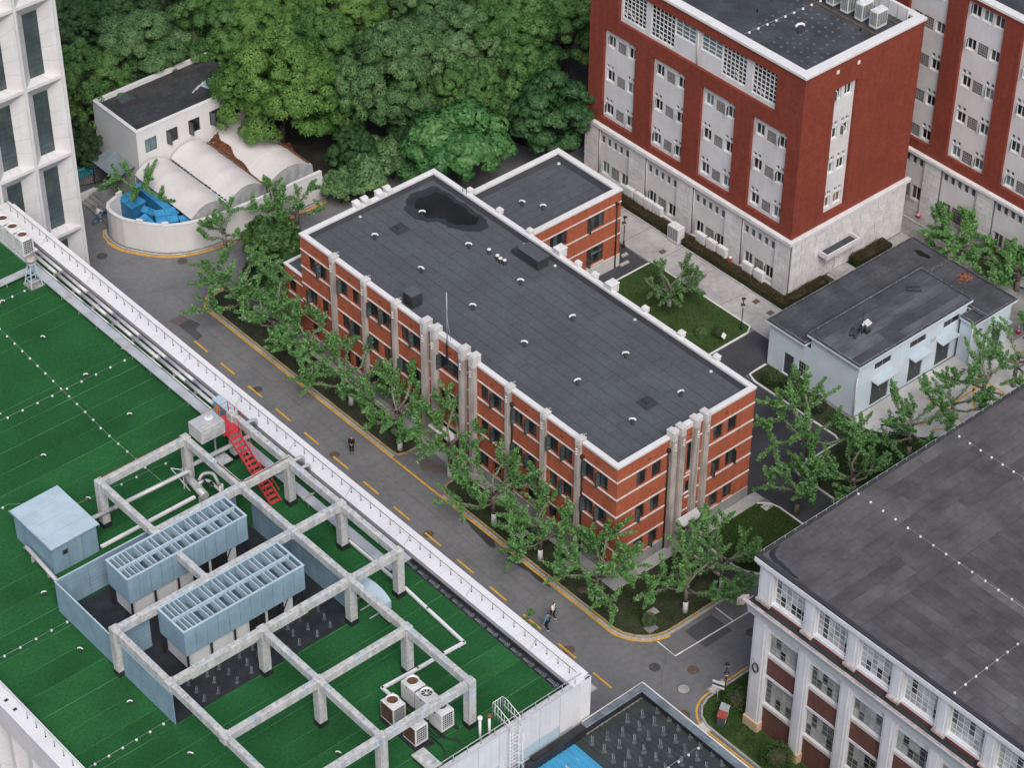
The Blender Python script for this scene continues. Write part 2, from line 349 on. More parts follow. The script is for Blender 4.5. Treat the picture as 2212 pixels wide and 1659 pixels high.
# kerbs: stones one by one with a gutter of slabs
kb = struct(ob('kerb', None))
KAr = [(-0.9, 47.6)] + KA[1:-1] + [(-3.55, 21.6)] + arc(-3.0, 21.6, 0.55, 180, 270, 4) + [(-1.0, 21.05)]
KBr = [(-1.0, 16.1), (-2.9, 16.1)] + arc(-2.9, 15.4, 0.65, 90, 180, 4) + KB[1:-1] + [(5.2, -6.75)] + arc(5.2, -5.85, 0.9, 270, 360, 5) + [(6.1, -1.2)]
kerb(kb, KAr, 0.15, 0.14, 0.85, 'kerb_yellow'); kerb(kb, KBr, 0.15, 0.14, 0.85, 'kerb_yellow')
kerb(kb, off(KA, -0.21), 0.24, 0.012, 0.6, 'kerb', 'gutter_slab'); kerb(kb, off(KB, -0.21), 0.24, 0.012, 0.6, 'kerb', 'gutter_slab')
kw = struct(ob('path_kerb', None))
for pts in ([(7.75, -1.2), (7.75, -5.6), (8.5, -6.85), (15.0, -6.95), (15.0, -2.4)] + arc(14.2, -2.4, 0.8, 0, 90, 4) + [(14.0, -1.2)],
            [(26.8, 10.35), (25.2, 10.35)] + arc(25.1, 9.75, 0.6, 90, 180, 4) + [(24.5, -0.35), (18.9, -0.35), (18.9, -7.0), (27, -7.0)],
            [(17.6, 26.8), (29.1, 26.8)], [(17.6, 14.3), (29.0, 14.3)] + arc(29.0, 14.7, 0.4, 270, 360, 4) + [(29.4, 26.8)],
            [(6.25, -6.9), (6.25, -1.25)]):
    kerb(kw, pts, 0.15, 0.12, 1.0, 'kerb_white')
kerb(kb, [(33.0, 36.0), (33.0, 14.2)] + arc(33.9, 14.9, 0.9, 180, 270, 4) + [(38.9, 14.2)], 0.14, 0.12, 1.0, 'kerb')
kerb(kb, [(51.3, 40.0), (51.3, 14.0), (51.3, -6.0)], 0.16, 0.15, 1.0, 'kerb')
# beds and lawns
def bed(name, pts, z, m): return struct(MB().prism(pts, -0.05, z).obj(name, M[m]))
bedA = bed('planting_bed', off(KAr, 0.07) + [(-0.96, 21.1), (-0.96, 47.5)], 0.10, 'bed')
bedB = bed('planting_bed', off(KBr, 0.07)[1:] + [(6.0, -1.2), (-0.96, -1.2), (-0.96, 16.0)], 0.10, 'bed')
bedC = bed('planting_bed', [(7.85, -1.2), (7.85, -5.6), (8.55, -6.75), (14.9, -6.85), (14.9, -2.2), (14.0, -1.2)], 0.09, 'lawn')
bedD = bed('planting_bed', [(24.6, 10.2), (26.9, 10.2), (26.9, 0.9), (27.0, -0.8), (27.9, -2.6), (30.0, -4.7), (33, -6.6), (33, -7.0), (19.0, -7.0), (19.0, -0.45), (24.6, -0.45)], 0.09, 'bed')
lawn = bed('lawn', [(17.6, 14.4), (29.3, 14.5), (29.3, 26.7), (17.6, 26.7)], 0.10, 'lawn')
bedR = bed('hedge_bed', [(33.05, 36), (33.05, 14.9), (33.8, 14.25), (46, 14.0), (46, 15.9), (34.9, 15.9), (34.9, 36)], 0.08, 'soil')
def grass(name, label, polys, n, hgt, mname, zb, seed, wd=0.03):
    """blades as one mass"""
    R = np.random.default_rng(seed); pts = []
    for poly in polys:
        P = np.array(poly); lo, hi = P.min(0), P.max(0); q = R.uniform(lo, hi, (n, 2)); ins = np.zeros(n, bool); k = len(P)
        for i in range(k):
            a, b = P[i], P[(i+1) % k]
            cnd = ((a[1] > q[:, 1]) != (b[1] > q[:, 1]))
            with np.errstate(divide='ignore', invalid='ignore'): xx = (b[0]-a[0])*(q[:, 1]-a[1])/(b[1]-a[1])+a[0]
            ins ^= cnd & (q[:, 0] < xx)
        pts.append(q[ins])
    q = np.concatenate(pts); n = len(q); a = R.uniform(0, 2*PI, n); h = hgt*R.uniform(0.5, 1.3, n); le = R.uniform(-1, 1, (n, 2))*h[:, None]*0.8
    v = np.zeros((n, 3, 3)); ca, sa = np.cos(a)*wd, np.sin(a)*wd
    v[:, 0] = np.stack([q[:, 0]-ca, q[:, 1]-sa, np.full(n, zb)], 1); v[:, 1] = np.stack([q[:, 0]+ca, q[:, 1]+sa, np.full(n, zb)], 1)
    v[:, 2] = np.stack([q[:, 0]+le[:, 0], q[:, 1]+le[:, 1], zb+h], 1)
    me = trimesh_np(name, v.reshape(-1, 3), 3, np.repeat(R.uniform(0, 1, n), 1), M[mname])
    return tag(ob(name, me), label, 'grass', kind='stuff')
def trimesh_np(name, v, k, tint, m, smooth=False):
    """fast mesh of separate k-gons with a per-face tint"""
    n = len(v)//k; me = bpy.data.meshes.new(name); me.vertices.add(len(v)); me.vertices.foreach_set('co', np.ascontiguousarray(v, dtype=np.float32).ravel())
    me.loops.add(n*k); me.loops.foreach_set('vertex_index', np.arange(n*k, dtype=np.int32)); me.polygons.add(n)
    me.polygons.foreach_set('loop_start', np.arange(0, n*k, k, dtype=np.int32))
    if smooth: me.polygons.foreach_set('use_smooth', np.ones(n, bool))
    me.materials.append(m); me.update(calc_edges=True)
    at_ = me.attributes.new('tint', 'FLOAT', 'FACE'); at_.data.foreach_set('value', np.ascontiguousarray(tint, dtype=np.float32))
    return me
grass('grass', 'short mown grass of the courtyard lawn beside the path', [[(17.7, 14.5), (29.2, 14.6), (29.2, 26.6), (17.7, 26.6)]], 26000, 0.09, 'grassblade', 0.10, 3)
grass('grass', 'grass growing under the plane trees round the brick building', [off(KBr, 0.15)[1:] + [(5.9, -1.3), (-1.05, -1.3), (-1.05, 16.0)], [(7.9, -1.3), (7.9, -5.6), (8.6, -6.7), (14.8, -6.8), (14.8, -2.3), (13.9, -1.3)]], 22000, 0.10, 'grassblade', 0.10, 4)
grass('grass', 'ground cover and grass of the bed beside the pale blue building', [[(24.7, 10.1), (26.8, 10.1), (26.8, -0.4), (27.9, -2.7), (30, -4.8), (33, -6.7), (19.1, -6.9), (19.1, -0.5), (24.7, -0.5)]], 26000, 0.12, 'grassblade', 0.09, 5)
# yellow bay lines on the pale forecourt
for pts in ([(30.5, -3.2), (38.6, -3.0)], [(33.6, -1.2), (33.6, -6.0)], [(38.9, -1.6), (35.6, -4.6)], [(38.9, -1.7), (38.9, -6.5)], [(31.0, -4.2), (34.5, -6.4)], [(42.5, -2.5), (47.5, -2.5)]):
    ribbon('bay_marking', pts, 0.17, 0.021, M['yellow'], forec)

# ------------------------------------------------------------ shared building helpers
M['brick'] = brick('brick_orange', (0.345, 0.086, 0.040), (1.25, 1.7, 2.2), var=0.16)
M['brick_red'] = brick('brick_red', (0.190, 0.037, 0.021), (1.25, 1.6, 1.8), var=0.12)
M['brick_brown'] = brick('brick_brown', (0.120, 0.052, 0.040), (1.3, 1.5, 1.6), var=0.16)
M['trim'] = mat('white_trim', (0.52, 0.505, 0.49), 0.8, 0.06, 0.7, fine=0.05, streak=0.10)
M['band'] = mat('stone_band', (0.50, 0.475, 0.455), 0.85, 0.10, 0.8, fine=0.08, streak=0.12)
M['cap'] = mat('parapet_cap', (0.60, 0.59, 0.585), 0.75, 0.05, 0.8, fine=0.05)
M['pilaster'] = mat('pilaster_render', (0.42, 0.385, 0.355), 0.9, 0.15, 0.5, fine=0.12, streak=0.42)
M['plinth'] = mat('plinth_render', (0.30, 0.30, 0.295), 0.9, 0.10, 0.5, fine=0.1, streak=0.25)
M['membrane'] = mat('roof_membrane', (0.072, 0.079, 0.086), 0.82, 0.10, 0.35, fine=0.10, fscale=3.0, bump=0.12, bscale=25)
M['seam'] = mat('roof_seam', (0.024, 0.026, 0.029), 0.9, 0.1)
M['flash'] = mat('membrane_dark', (0.034, 0.037, 0.041), 0.7, 0.15, 0.8, fine=0.12)
M['steel_dark'] = mat('dark_steel', (0.018, 0.020, 0.022), 0.45, 0.1, 2, spec=0.5)
M['glass_dark'] = mat('glass_dark', (0.020, 0.024, 0.027), 0.12, 0.5, 0.6, spec=0.55)
M['glass_mid'] = mat('glass_mid', (0.060, 0.074, 0.078), 0.15, 0.4, 0.6, spec=0.5)
M['glass_curtain'] = mat('glass_curtain', (0.32, 0.34, 0.345), 0.3, 0.25, 1.1, streak=0.3, spec=0.5)
M['glass_pale'] = mat('glass_pale', (0.43, 0.47, 0.48), 0.25, 0.2, 0.9, streak=0.2, spec=0.5)
M['glass_green'] = mat('glass_green', (0.13, 0.19, 0.20), 0.2, 0.25, 0.9, spec=0.5)
M['frame_white'] = mat('frame_white', (0.66, 0.66, 0.66), 0.6, 0.04, 1)
M['frame_grey'] = mat('frame_grey', (0.26, 0.26, 0.245), 0.8, 0.2, 1.5, fine=0.15)
M['pipe_black'] = mat('pipe_black', (0.022, 0.018, 0.017), 0.5, 0.1, 2)
M['pvc'] = mat('pvc_white', (0.62, 0.62, 0.61), 0.5, 0.05, 2)
M['galv'] = mat('galvanised', (0.42, 0.44, 0.455), 0.45, 0.15, 1.2, fine=0.1, metal=0.3)
M['puddle'] = mat('roof_puddle', (0.013, 0.013, 0.011), 0.4, 0.3, 0.5, spec=0.15)
M['puddle_rim'] = mat('roof_damp', (0.027, 0.030, 0.032), 0.45, 0.2, 0.7, fine=0.1)

def pt(root, mb, name, mats, loc=(0, 0, 0), rz=0.0, parent=None):
    """part of a thing given in world coordinates"""
    l = root.location
    return mb.obj(name, mats, parent or root, (loc[0]-l.x, loc[1]-l.y, loc[2]-l.z), rz)
def pm(root, me, name, loc, rz=0.0):
    l = root.location; return ob(name, me, root, (loc[0]-l.x, loc[1]-l.y, loc[2]-l.z), rz)
def frame_mb(w, h, nx, ny, fw, bw, t, y0=0.0, mb=None):
    mb = mb or MB(); y1 = y0 + t
    mb.box(0, y0, 0, fw, y1, h); mb.box(w-fw, y0, 0, w, y1, h); mb.box(fw, y0, 0, w-fw, y1, fw); mb.box(fw, y0, h-fw, w-fw, y1, h)
    for i in range(1, nx): x = w*i/nx; mb.box(x-bw/2, y0+.002, fw, x+bw/2, y1-.002, h-fw)
    for j in range(1, ny): z = h*j/ny; mb.box(fw, y0+.004, z-bw/2, w-fw, y1-.004, z+bw/2)
    return mb
def window(root, loc, rz, w, h, depth, fm, panes, nx=2, ny=3, fw=0.06, bw=0.03, open_=0, sill=None, split=1, om=None, osw=None, oy0=0.0, oh=None, hid=0):
    """window: the fixed frame, panes, an optional open sash, an optional sill; the origin is the lower left of the opening"""
    key = ('win', w, h, nx, ny, fw, bw, fm)
    me = cached(key, lambda: frame_mb(w, h, nx, ny, fw, bw, 0.05).mesh('window', M[fm]))
    l = root.location; c, s = math.cos(rz), math.sin(rz)
    o = ob('window', me, root, (loc[0]-l.x - s*depth, loc[1]-l.y + c*depth, loc[2]-l.z), rz)
    for k in range(split):
        pmn = panes[(k + hid) % len(panes)] if isinstance(panes, (list, tuple)) else panes
        x0, x1 = w*k/split + 0.004, w*(k+1)/split - 0.004
        pme = cached(('pane', w, h, split, k, pmn), lambda: MB().box(x0, 0.02, 0.02, x1, 0.032, h-0.02).mesh('pane', M[pmn]))
        ob('pane', pme, o)
    if sill:
        sw, sp, sh, sm_ = sill
        ob('sill', cached(('sill', w, depth, sill), lambda: MB().hexa([(-sw, -depth-sp, -sh), (w+sw, -depth-sp, -sh), (w+sw, 0.0, -sh), (-sw, 0.0, -sh), (-sw, -depth-sp, -0.045), (w+sw, -depth-sp, -0.045), (w+sw, 0.0, -0.002), (-sw, 0.0, -0.002)]).mesh('sill', M[sm_])), o)
    if open_:
        ow = osw or w/2; ohh = oh or h-0.1; fm2 = om or fm
        sme = cached(('sash', ow, ohh, fm2, abs(ny)), lambda: frame_mb(ow, ohh, 1, max(1, ny-1), 0.05, 0.025, 0.04).mesh('sash', M[fm2]))
        gme = cached(('sashp', ow, ohh), lambda: MB().box(0.03, 0.016, 0.03, ow-0.03, 0.024, ohh-0.03).mesh('pane', M['glass_mid']))
        if open_ > 0: q = ob('sash', sme, o, (0.02, -0.02, 0.05+oy0), -math.radians(open_))
        else:
            q = ob('sash', sme, o, (w-0.02, -0.02, 0.05+oy0), math.radians(-open_)); q.scale = (-1, 1, 1)
        ob('pane', gme, q)
    return o
def hpiece(root, name, m, loc, rz, w, h, d, drop=0.0):
    """horizontal stone band on a facade"""
    me = cached(('band', round(w, 2), h, d, m), lambda: MB().add([(0, 0.02, 0), (w, 0.02, 0), (w, 0.02, h), (0, 0.02, h), (0, -d, 0.01), (w, -d, 0.01), (w, -d, h-0.03), (0, -d, h-0.03)],
        [(0, 3, 2, 1), (4, 5, 6, 7), (0, 1, 5, 4), (1, 2, 6, 5), (2, 3, 7, 6), (3, 0, 4, 7)]).mesh('band', M[m]))
    return pm(root, me, name, loc, rz)
def roof_sheets(root, x0, y0, x1, y1, z, along='y', wid=1.0, lmin=5, lmax=10, m='membrane', seed=1, name='roof_sheet', gap=0.03, mats=None, th=0.008):
    """felt rolls laid side by side, each a sheet of its own"""
    q = random.Random(seed); n = max(1, round(((x1-x0) if along == 'y' else (y1-y0))/wid)); a0, a1 = (y0, y1) if along == 'y' else (x0, x1)
    ww = ((x1-x0) if along == 'y' else (y1-y0))/n
    for i in range(n):
        a = a0 - q.uniform(0, lmin*0.7)
        while a < a1:
            b = a + q.uniform(lmin, lmax); s0, s1 = max(a, a0), min(b, a1); a = b
            if s1 - s0 < 0.3: continue
            zz = q.uniform(-0.003, 0.003); mm = M[q.choice(mats)] if mats else M[m]
            if along == 'y': mb = MB().box(x0+ww*i+gap/2, s0+gap/2, z-th, x0+ww*(i+1)-gap/2, s1-gap/2, z+zz)
            else: mb = MB().box(s0+gap/2, y0+ww*i+gap/2, z-th, s1-gap/2, y0+ww*(i+1)-gap/2, z+zz)
            pt(root, mb, name, mm)
def vent_pipe(root, x, y, z, h=0.42, me_key='tee', s=1.0):
    """plastic vent with a curved double mouth"""
    def mk():
        mb = MB(); mb.lathe([(0.16, 0), (0.12, 0.05), (0.07, 0.06), (0.07, h)], 8, m=1)
        mb.tube([(-0.24, 0, h-0.06), (-0.22, 0, h+0.03), (-0.13, 0, h+0.10), (0, 0, h+0.11), (0.13, 0, h+0.10), (0.22, 0, h+0.03), (0.24, 0, h-0.06)], 0.075, 8, m=0)
        return mb.mesh('vent_pipe', [M['pvc'], M['pipe_black']])
    l = root.location
    return ob('vent_pipe', cached(me_key, mk), root, (x-l.x, y-l.y, z-l.z), rng.uniform(-0.4, 0.4)-0.7, (s, s, s))

# ------------------------------------------------------------ the long brick building
LB, WB, HB = 37.77, 14.09, 11.0
bb = thing('brick_building', 'long orange brick building with grey pilasters, white bands and a flat dark grey roof', 'building', (0, 0, 0))
FLO = ((7.86, 9.36), (4.46, 5.96), (1.12, 2.56)); BANDS = ((9.42, 0.13), (7.72, 0.14), (6.02, 0.13), (4.32, 0.14), (2.62, 0.13))
pilW = [4.05, 7.9, 11.9, 25.45, 29.3, 33.35]; pilT = [15.9, 17.1, 20.45, 21.65]
winW = []
edges = [0.0] + pilW[:3] + [15.9]
for a, b in zip(edges, edges[1:]): winW += [(a + (b-a)*0.36 if a else 1.47, 0.94), (b - 1.12 if a else 2.97, 0.94)]
winW = [(1.47, .94), (2.97, .94), (5.30, .94), (6.88, .94), (9.28, .94), (10.84, .94), (13.28, .94), (14.80, .94), (22.95, .94), (24.4, .94), (26.75, .94), (28.25, .94), (30.65, .94), (32.1, .94), (34.8, .94), (36.3, .94)]
holes = []; 
for fl, (z0, z1) in enumerate(FLO):
    for (yc, w_) in winW: holes.append((LB-yc-w_/2, z0, LB-yc+w_/2, z1))
    if fl < 2: holes.append((LB-20.05-0.0, z0, LB-17.85, z1))
holes.append((LB-19.9, 0.25, LB-18.0, 2.55))
pt(bb, MB().wall(LB, HB-0.22, holes, 0.20), 'wall', M['brick'], (0, LB, 0), RW)
winY = [(2.45, .98), (3.98, .96), (10.3, .98), (11.82, .98)]
holesY = [(xc-w_/2, z0, xc+w_/2, z1) for (z0, z1) in FLO for (xc, w_) in winY] + [(7.1, 6.45, 7.95, 9.3), (7.1, 4.0, 7.95, 5.5), (6.65, 0.15, 7.45, 2.2)]
pt(bb, MB().wall(WB, HB-0.22, holesY, 0.20), 'wall', M['brick'], (0, 0, 0))
pt(bb, MB().box(WB-0.3, 0.001, 0, WB, LB-0.001, HB-0.22), 'wall', M['brick']); pt(bb, MB().box(0.001, LB-0.3, 0, WB-0.301, LB, HB-0.22), 'wall', M['brick'])
pt(bb, MB().box(0.38, 0.38, 0.02, WB-0.31, LB-0.31, 10.25), 'dark_infill', M['dark'])  # unseen dark box added behind the windows to stop light
for x0, y0, x1, y1 in ((0.0005, 0.0005, 0.42, LB-0.3), (0.42, 0.0005, WB-0.3, 0.42)): pt(bb, MB().box(x0, y0, HB-0.62, x1, y1, HB-0.221), 'parapet', M['flash'])
roof = pt(bb, MB().box(0.40, 0.40, 10.26, WB-0.29, LB-0.29, 10.395), 'roof', M['seam'])
roof_sheets(bb, 0.43, 0.43, WB-0.33, LB-0.33, 10.41, 'y', 1.0, 4, 11, 'membrane', 5)
# upstand of membrane inside the parapet
pt(bb, MB().hexa([(WB-0.62, 0.45, 10.414), (WB-0.3, 0.45, 10.414), (WB-0.3, LB-0.3, 10.414), (WB-0.62, LB-0.3, 10.414), (WB-0.36, 0.45, 10.78), (WB-0.3, 0.45, 10.78), (WB-0.3, LB-0.3, 10.78), (WB-0.36, LB-0.3, 10.78)]), 'upstand', M['flash'])
pt(bb, MB().hexa([(0.45, LB-0.6, 10.414), (WB-0.63, LB-0.6, 10.414), (WB-0.63, LB-0.3, 10.414), (0.45, LB-0.3, 10.414), (0.45, LB-0.36, 10.78), (WB-0.4, LB-0.36, 10.78), (WB-0.4, LB-0.3, 10.78), (0.45, LB-0.3, 10.78)]), 'upstand', M['flash'])
# parapet caps, in lengths between the pilasters
def cap_run(root, a, b, axis, fixed, width, z0, z1, m='cap', step=2.0):
    n = max(1, round(abs(b-a)/step)); st = (b-a)/n
    for i in range(n):
        p, q = a+st*i+0.004, a+st*(i+1)-0.004
        if axis == 'y': pt(root, MB().bbox(fixed, p, z0, fixed+width, q, z1, 0.025), 'parapet_cap', M[m])
        else: pt(root, MB().bbox(p, fixed, z0, q, fixed+width, z1, 0.025), 'parapet_cap', M[m])
py = sorted(pilW + pilT)
ed = [-0.06] + [q for p in py for q in (p-0.29, p+0.29)] + [LB+0.06]
for a, b in zip(ed[::2], ed[1::2]): cap_run(bb, a, b, 'y', -0.06, 0.46, HB-0.219, HB + (0.28 if 16 < (a+b)/2 < 21.5 else 0), step=1.9)
ex = [0.41, 5.17, 5.77, 6.07, 6.57, 7.47, 8.07, 8.52, 9.12, WB-0.41]
for a, b in zip(ex[::2], ex[1::2]): cap_run(bb, a, b, 'x', -0.06, 0.46, HB-0.219, HB + (0.25 if 5.5 < (a+b)/2 < 9 else 0), step=1.9)
cap_run(bb, -0.06, LB+0.06, 'y', WB-0.40, 0.46, HB-0.219, HB, step=1.6); cap_run(bb, 0.41, WB-0.41, 'x', LB-0.4, 0.46, HB-0.219, HB, step=1.6)
# pilasters
def pilaster(root, loc, rz, w, d, h, m='pilaster', capz=10.72):
    k = ('pil', w, d, h)
    def mk():
        mb = MB(); mb.box(-w/2, -d, 0, w/2, 0.05, capz); mb.box(-w/2+0.09, -d-0.05, 0.4, w/2-0.09, -d-0.001, capz); return mb.mesh('pilaster', M[m])
    o = pm(root, cached(k, mk), 'pilaster', loc, rz)
    def mc():
        mb = MB(); mb.box(-w/2-0.004, -d-0.004, capz+0.001, w/2+0.004, 0.40, h-0.1); mb.box(-w/2+0.07, -d-0.06, capz+0.001, w/2-0.07, -d-0.005, h-0.16); mb.bbox(-w/2-0.02, -d-0.02, h-0.099, w/2+0.02, 0.42, h, 0.02); mb.box(-w/2+0.08, -d+0.06, h+0.001, w/2-0.08, 0.30, h+0.07); return mb.mesh('pilaster_head', M['trim'])
    ob('pilaster_head', cached(('pilh', w, d, h), mc), o)
    for j in range(3):
        ob('scallop', cached(('scal', d), lambda: MB().lathe([(0.02, 0), (0.11, 0.03), (0.13, 0.09), (0.10, 0.14)], 8).mesh('scallop', M['band'])), o, (0, -d-0.03, capz-1.0+0.24*j))
    ob('lightning_clip', cached('clip', lambda: MB().tube([(0.12, 0.50, h), (0.12, 0.5, h+0.2), (0.12, 0.3, h+0.24), (0.12, 0.3, h+0.05)], 0.018, 5).mesh('lightning_clip', M['pvc'])), o)
for y in pilW: pilaster(bb, (0, y, 0), RW, 0.52, 0.26, 11.22)
for y in pilT: pilaster(bb, (0, y, 0), RW, 0.56, 0.40, 11.75)
for x in (5.47, 6.32, 7.77, 8.82): pilaster(bb, (x, 0, 0), 0, 0.50, 0.32, 11.5)
# heads of the pilasters on the far sides
for y, big in ((33.2, 0), (29.45, 0), (25.7, 0), (22.05, 1), (19.9, 0), (17.9, 0), (15.95, 1), (12.15, 0), (8.1, 0), (4.27, 0)):
    if big: pt(bb, MB().box(-0.42, -0.36, 0.0, 0.40, 0.36, .78).bbox(-0.46, -0.40, .78, 0.44, 0.40, .88, 0.03).box(0.0, -0.26, .88, 0.26, 0.26, .98), 'pilaster_head', M['cap'], (14.2, y, 10.7))
    else: pt(bb, MB().box(-0.1, -0.24, 0, 0.35, 0.24, 0.34).bbox(0.0, -0.27, 0.34, 0.38, 0.27, 0.44, 0.03), 'pilaster_head', M['cap'], (14.05, y, 10.9))
for x in (9.07, 8.19, 6.71, 5.84): pt(bb, MB().box(-0.27, -0.35, 0, 0.27, 0.35, 0.42).bbox(-0.3, 0.0, 0.42, 0.3, 0.38, 0.55, 0.03), 'pilaster_head', M['cap'], (x, LB-0.1, 10.9))
# bands between the pilasters
edb = [0.0] + [q for p in py for q in (p-0.32, p+0.32)] + [LB]
for (z, h_) in BANDS:
    for a, b in zip(edb[::2], edb[1::2]): hpiece(bb, 'band', 'band', (0, b, z), RW, b-a, h_, 0.075)
    exb = [-0.0, 5.16, 5.78, 6.02, 6.62, 7.46, 8.08, 8.52, 9.12, WB]
    for i, (a, b) in enumerate(zip(exb[::2], exb[1::2])):
        if i == 2 and z > 7.5 and z < 7.8: continue
        hpiece(bb, 'band', 'band', (a - (0.075 if i == 0 else 0), 0, z), 0, b-a + (0.075 if i == 0 else 0), h_, 0.076)
# plinth
pedge = [q for q in edb if True]
for a, b in zip(edb[::2], edb[1::2]):
    if 17.3 < a < 20.3: continue
    hpiece(bb, 'plinth', 'plinth', (0, b, 0), RW, b-a, 1.06, 0.06)
for a, b in ((-0.06, 5.16), (9.12, WB)): hpiece(bb, 'plinth', 'plinth', (a, 0, 0), 0, b-a, 1.06, 0.061)
# windows
for fl, (z0, z1) in enumerate(FLO):
    for i, (yc, w_) in enumerate(winW):
        op = rng.choice([98, 0, 108, 0, 112, 0, 104]) if fl < 2 else rng.choice([0, 0, 80])
        window(bb, (0, yc+w_/2, z0), RW, w_, round(z1-z0, 2), 0.15, 'steel_dark', ['glass_dark', 'glass_mid', 'glass_dark'], 2, 4, 0.05, 0.03, op, (0.06, 0.08, 0.14, 'band'), 2, hid=rng.randrange(3))
    if fl < 2:
        window(bb, (0, 20.05, z0), RW, 2.2, round(z1-z0, 2), 0.15, 'steel_dark', ['glass_dark', 'glass_mid'], 6, 4, 0.05, 0.03, 95 if fl == 0 else 0, (0.04, 0.08, 0.14, 'band'), 3, osw=0.5)
    for i, (xc, w_) in enumerate(winY):
        op = [0, 0, 0, 0, 70, 0, 80, -75, 60, 80, 0, 0][fl*4+i]
        window(bb, (xc-w_/2, 0, z0), 0, w_, round(z1-z0, 2), 0.15, 'steel_dark', ['glass_dark', 'glass_mid', 'glass_dark'], 2, 4, 0.05, 0.03, op, (0.06, 0.08, 0.14, 'band'), 2, hid=rng.randrange(3))
window(bb, (7.1, 0, 6.45), 0, 0.85, 2.85, 0.15, 'steel_dark', ['glass_dark', 'glass_mid'], 2, 6, 0.05, 0.03, 0, (0.04, 0.08, 0.14, 'band'), 2)
window(bb, (7.1, 0, 4.0), 0, 0.85, 1.5, 0.15, 'steel_dark', ['glass_dark'], 2, 3, 0.05, 0.03, 0, (0.04, 0.08, 0.14, 'band'), 2)
# doors and their canopies
d = pt(bb, frame_mb(0.8, 2.05, 2, 2, 0.06, 0.04, 0.06), 'door', M['steel_dark'], (6.65, 0.14, 0.15)); MB().box(0.02, 0.02, 0.02, 0.78, 0.04, 2.03).obj('pane', M['glass_dark'], d)
d = pt(bb, frame_mb(1.9, 2.3, 4, 2, 0.06, 0.04, 0.06), 'door', M['steel_dark'], (0.14, 19.9, 0.25), RW); MB().box(0.02, 0.02, 0.02, 1.88, 0.04, 2.28).obj('pane', M['glass_dark'], d)
pt(bb, MB().bbox(5.95, -1.25, 2.42, 8.15, -0.36, 2.58, 0.03), 'door_canopy', M['cap'])
pt(bb, MB().bbox(5.85, -1.1, 0.02, 8.2, -0.42, 0.14, 0.02), 'door_step', M['concrete'])
pt(bb, MB().bbox(-1.3, 17.5, 2.62, -0.43, 20.1, 2.8, 0.03), 'door_canopy', M['cap']); pt(bb, MB().bbox(-1.2, 17.3, 0.02, -0.43, 20.2, 0.2, 0.02), 'door_step', M['concrete'])
# ventilation slots in the parapet brickwork
for yc in (2.1, 6.0, 9.9, 13.9, 18.8, 23.5, 27.4, 31.3, 35.6): pt(bb, MB().box(-0.16, -0.02, 0, 0.16, 0.01, 0.05).box(-0.16, -0.03, 0.05, 0.16, 0.01, 0.075), 'slot', M['pipe_black'], (0, yc, 10.0), RW)
for xc in (3.2, 7.4, 11.1): pt(bb, MB().box(-0.16, -0.02, 0, 0.16, 0.01, 0.05).box(-0.16, -0.03, 0.05, 0.16, 0.01, 0.075), 'slot', M['pipe_black'], (xc, 0, 10.0))
# downpipes with hoppers
def downpipe(root, loc, rz, h, z0=0.1):
    o = pm(root, cached(('dp', h), lambda: MB().cyl((0, -0.12, z0), (0, -0.12, h-0.25), 0.065, n=8).mesh('downpipe', M['pipe_black'])), 'downpipe', loc, rz)
    ob('hopper', cached(('hop', h), lambda: MB().lathe([(0.07, -0.12), (0.14, 0), (0.17, 0.04), (0.17, 0.22), (0.12, 0.26)], 8, (0, -0.12, h-0.25)).mesh('hopper', M['pipe_black'])), o)
    return o
downpipe(bb, (0, 11.45, 0), RW, 9.85); downpipe(bb, (0, 3.62, 0), RW, 9.85); downpipe(bb, (5.02, 0, 0), 0, 10.0); downpipe(bb, (0, 25.9, 0), RW, 9.2)
# roof fittings
for y in (3.37, 9.4, 15.45, 21.55, 27.9, 33.8):
    for x in (4.6, 9.55): vent_pipe(bb, x, y, 10.41)
for (x, y) in ((10.3, 26.25), (10.28, 25.2), (10.21, 24.75), (10.3, 24.35)):
    pt(bb, MB().lathe([(0.17, 0), (0.11, 0.06), (0.09, 0.07), (0.09, 0.38)], 8, m=1).lathe([(0.1, 0.38), (0.17, 0.42), (0.17, 0.5), (0.09, 0.53)], 10, m=0), 'vent_cap', [M['pvc'], M['pipe_black']], (x, y, 10.41))
pt(bb, MB().bbox(1.0, 24.6, 10.41, 2.0, 25.7, 11.6, 0.03), 'roof_hatch', M['flash']); pt(bb, MB().bbox(0.93, 24.53, 11.601, 2.07, 25.77, 11.67, 0.02), 'hatch_lid', M['membrane'])
pt(bb, MB().bbox(11.75, 21.95, 10.41, 12.85, 24.35, 11.35, 0.03).bbox(11.75, 24.36, 10.41, 12.5, 25.2, 10.8, 0.03), 'duct_housing', M['flash']); pt(bb, MB().bbox(11.68, 21.88, 11.351, 12.95, 24.42, 11.43, 0.02), 'housing_lid', M['membrane'])
for (x, y) in ((7.05, 4.35), (6.95, 33.55)):
    o = pt(bb, MB().bbox(-0.62, -0.62, 0, 0.62, 0.62, 0.10, 0.06), 'extract_vent', M['flash'], (x, y, 10.412))
    MB().add([(-.42, -.42, .1), (.42, -.42, .1), (.42, .42, .1), (-.42, .42, .1), (-.2, -.2, .3), (.2, -.2, .3), (.2, .2, .3), (-.2, .2, .3)], [(0, 1, 5, 4), (1, 2, 6, 5), (2, 3, 7, 6), (3, 0, 4, 7), (4, 5, 6, 7)]).bbox(-.28, -.28, .301, .28, .28, .40, .04).obj('hood', M['flash'], o)
for (x, y) in ((13.3, 12.35), (13.3, 25.35), (5.6, 37.0), (13.3, 3.95), (13.25, 21.6)):
    pt(bb, MB().lathe([(0.17, 0), (0.15, 0.03), (0.10, 0.10), (0.03, 0.13)], 10), 'roof_drain', M['galv'], (x, y, 10.414))
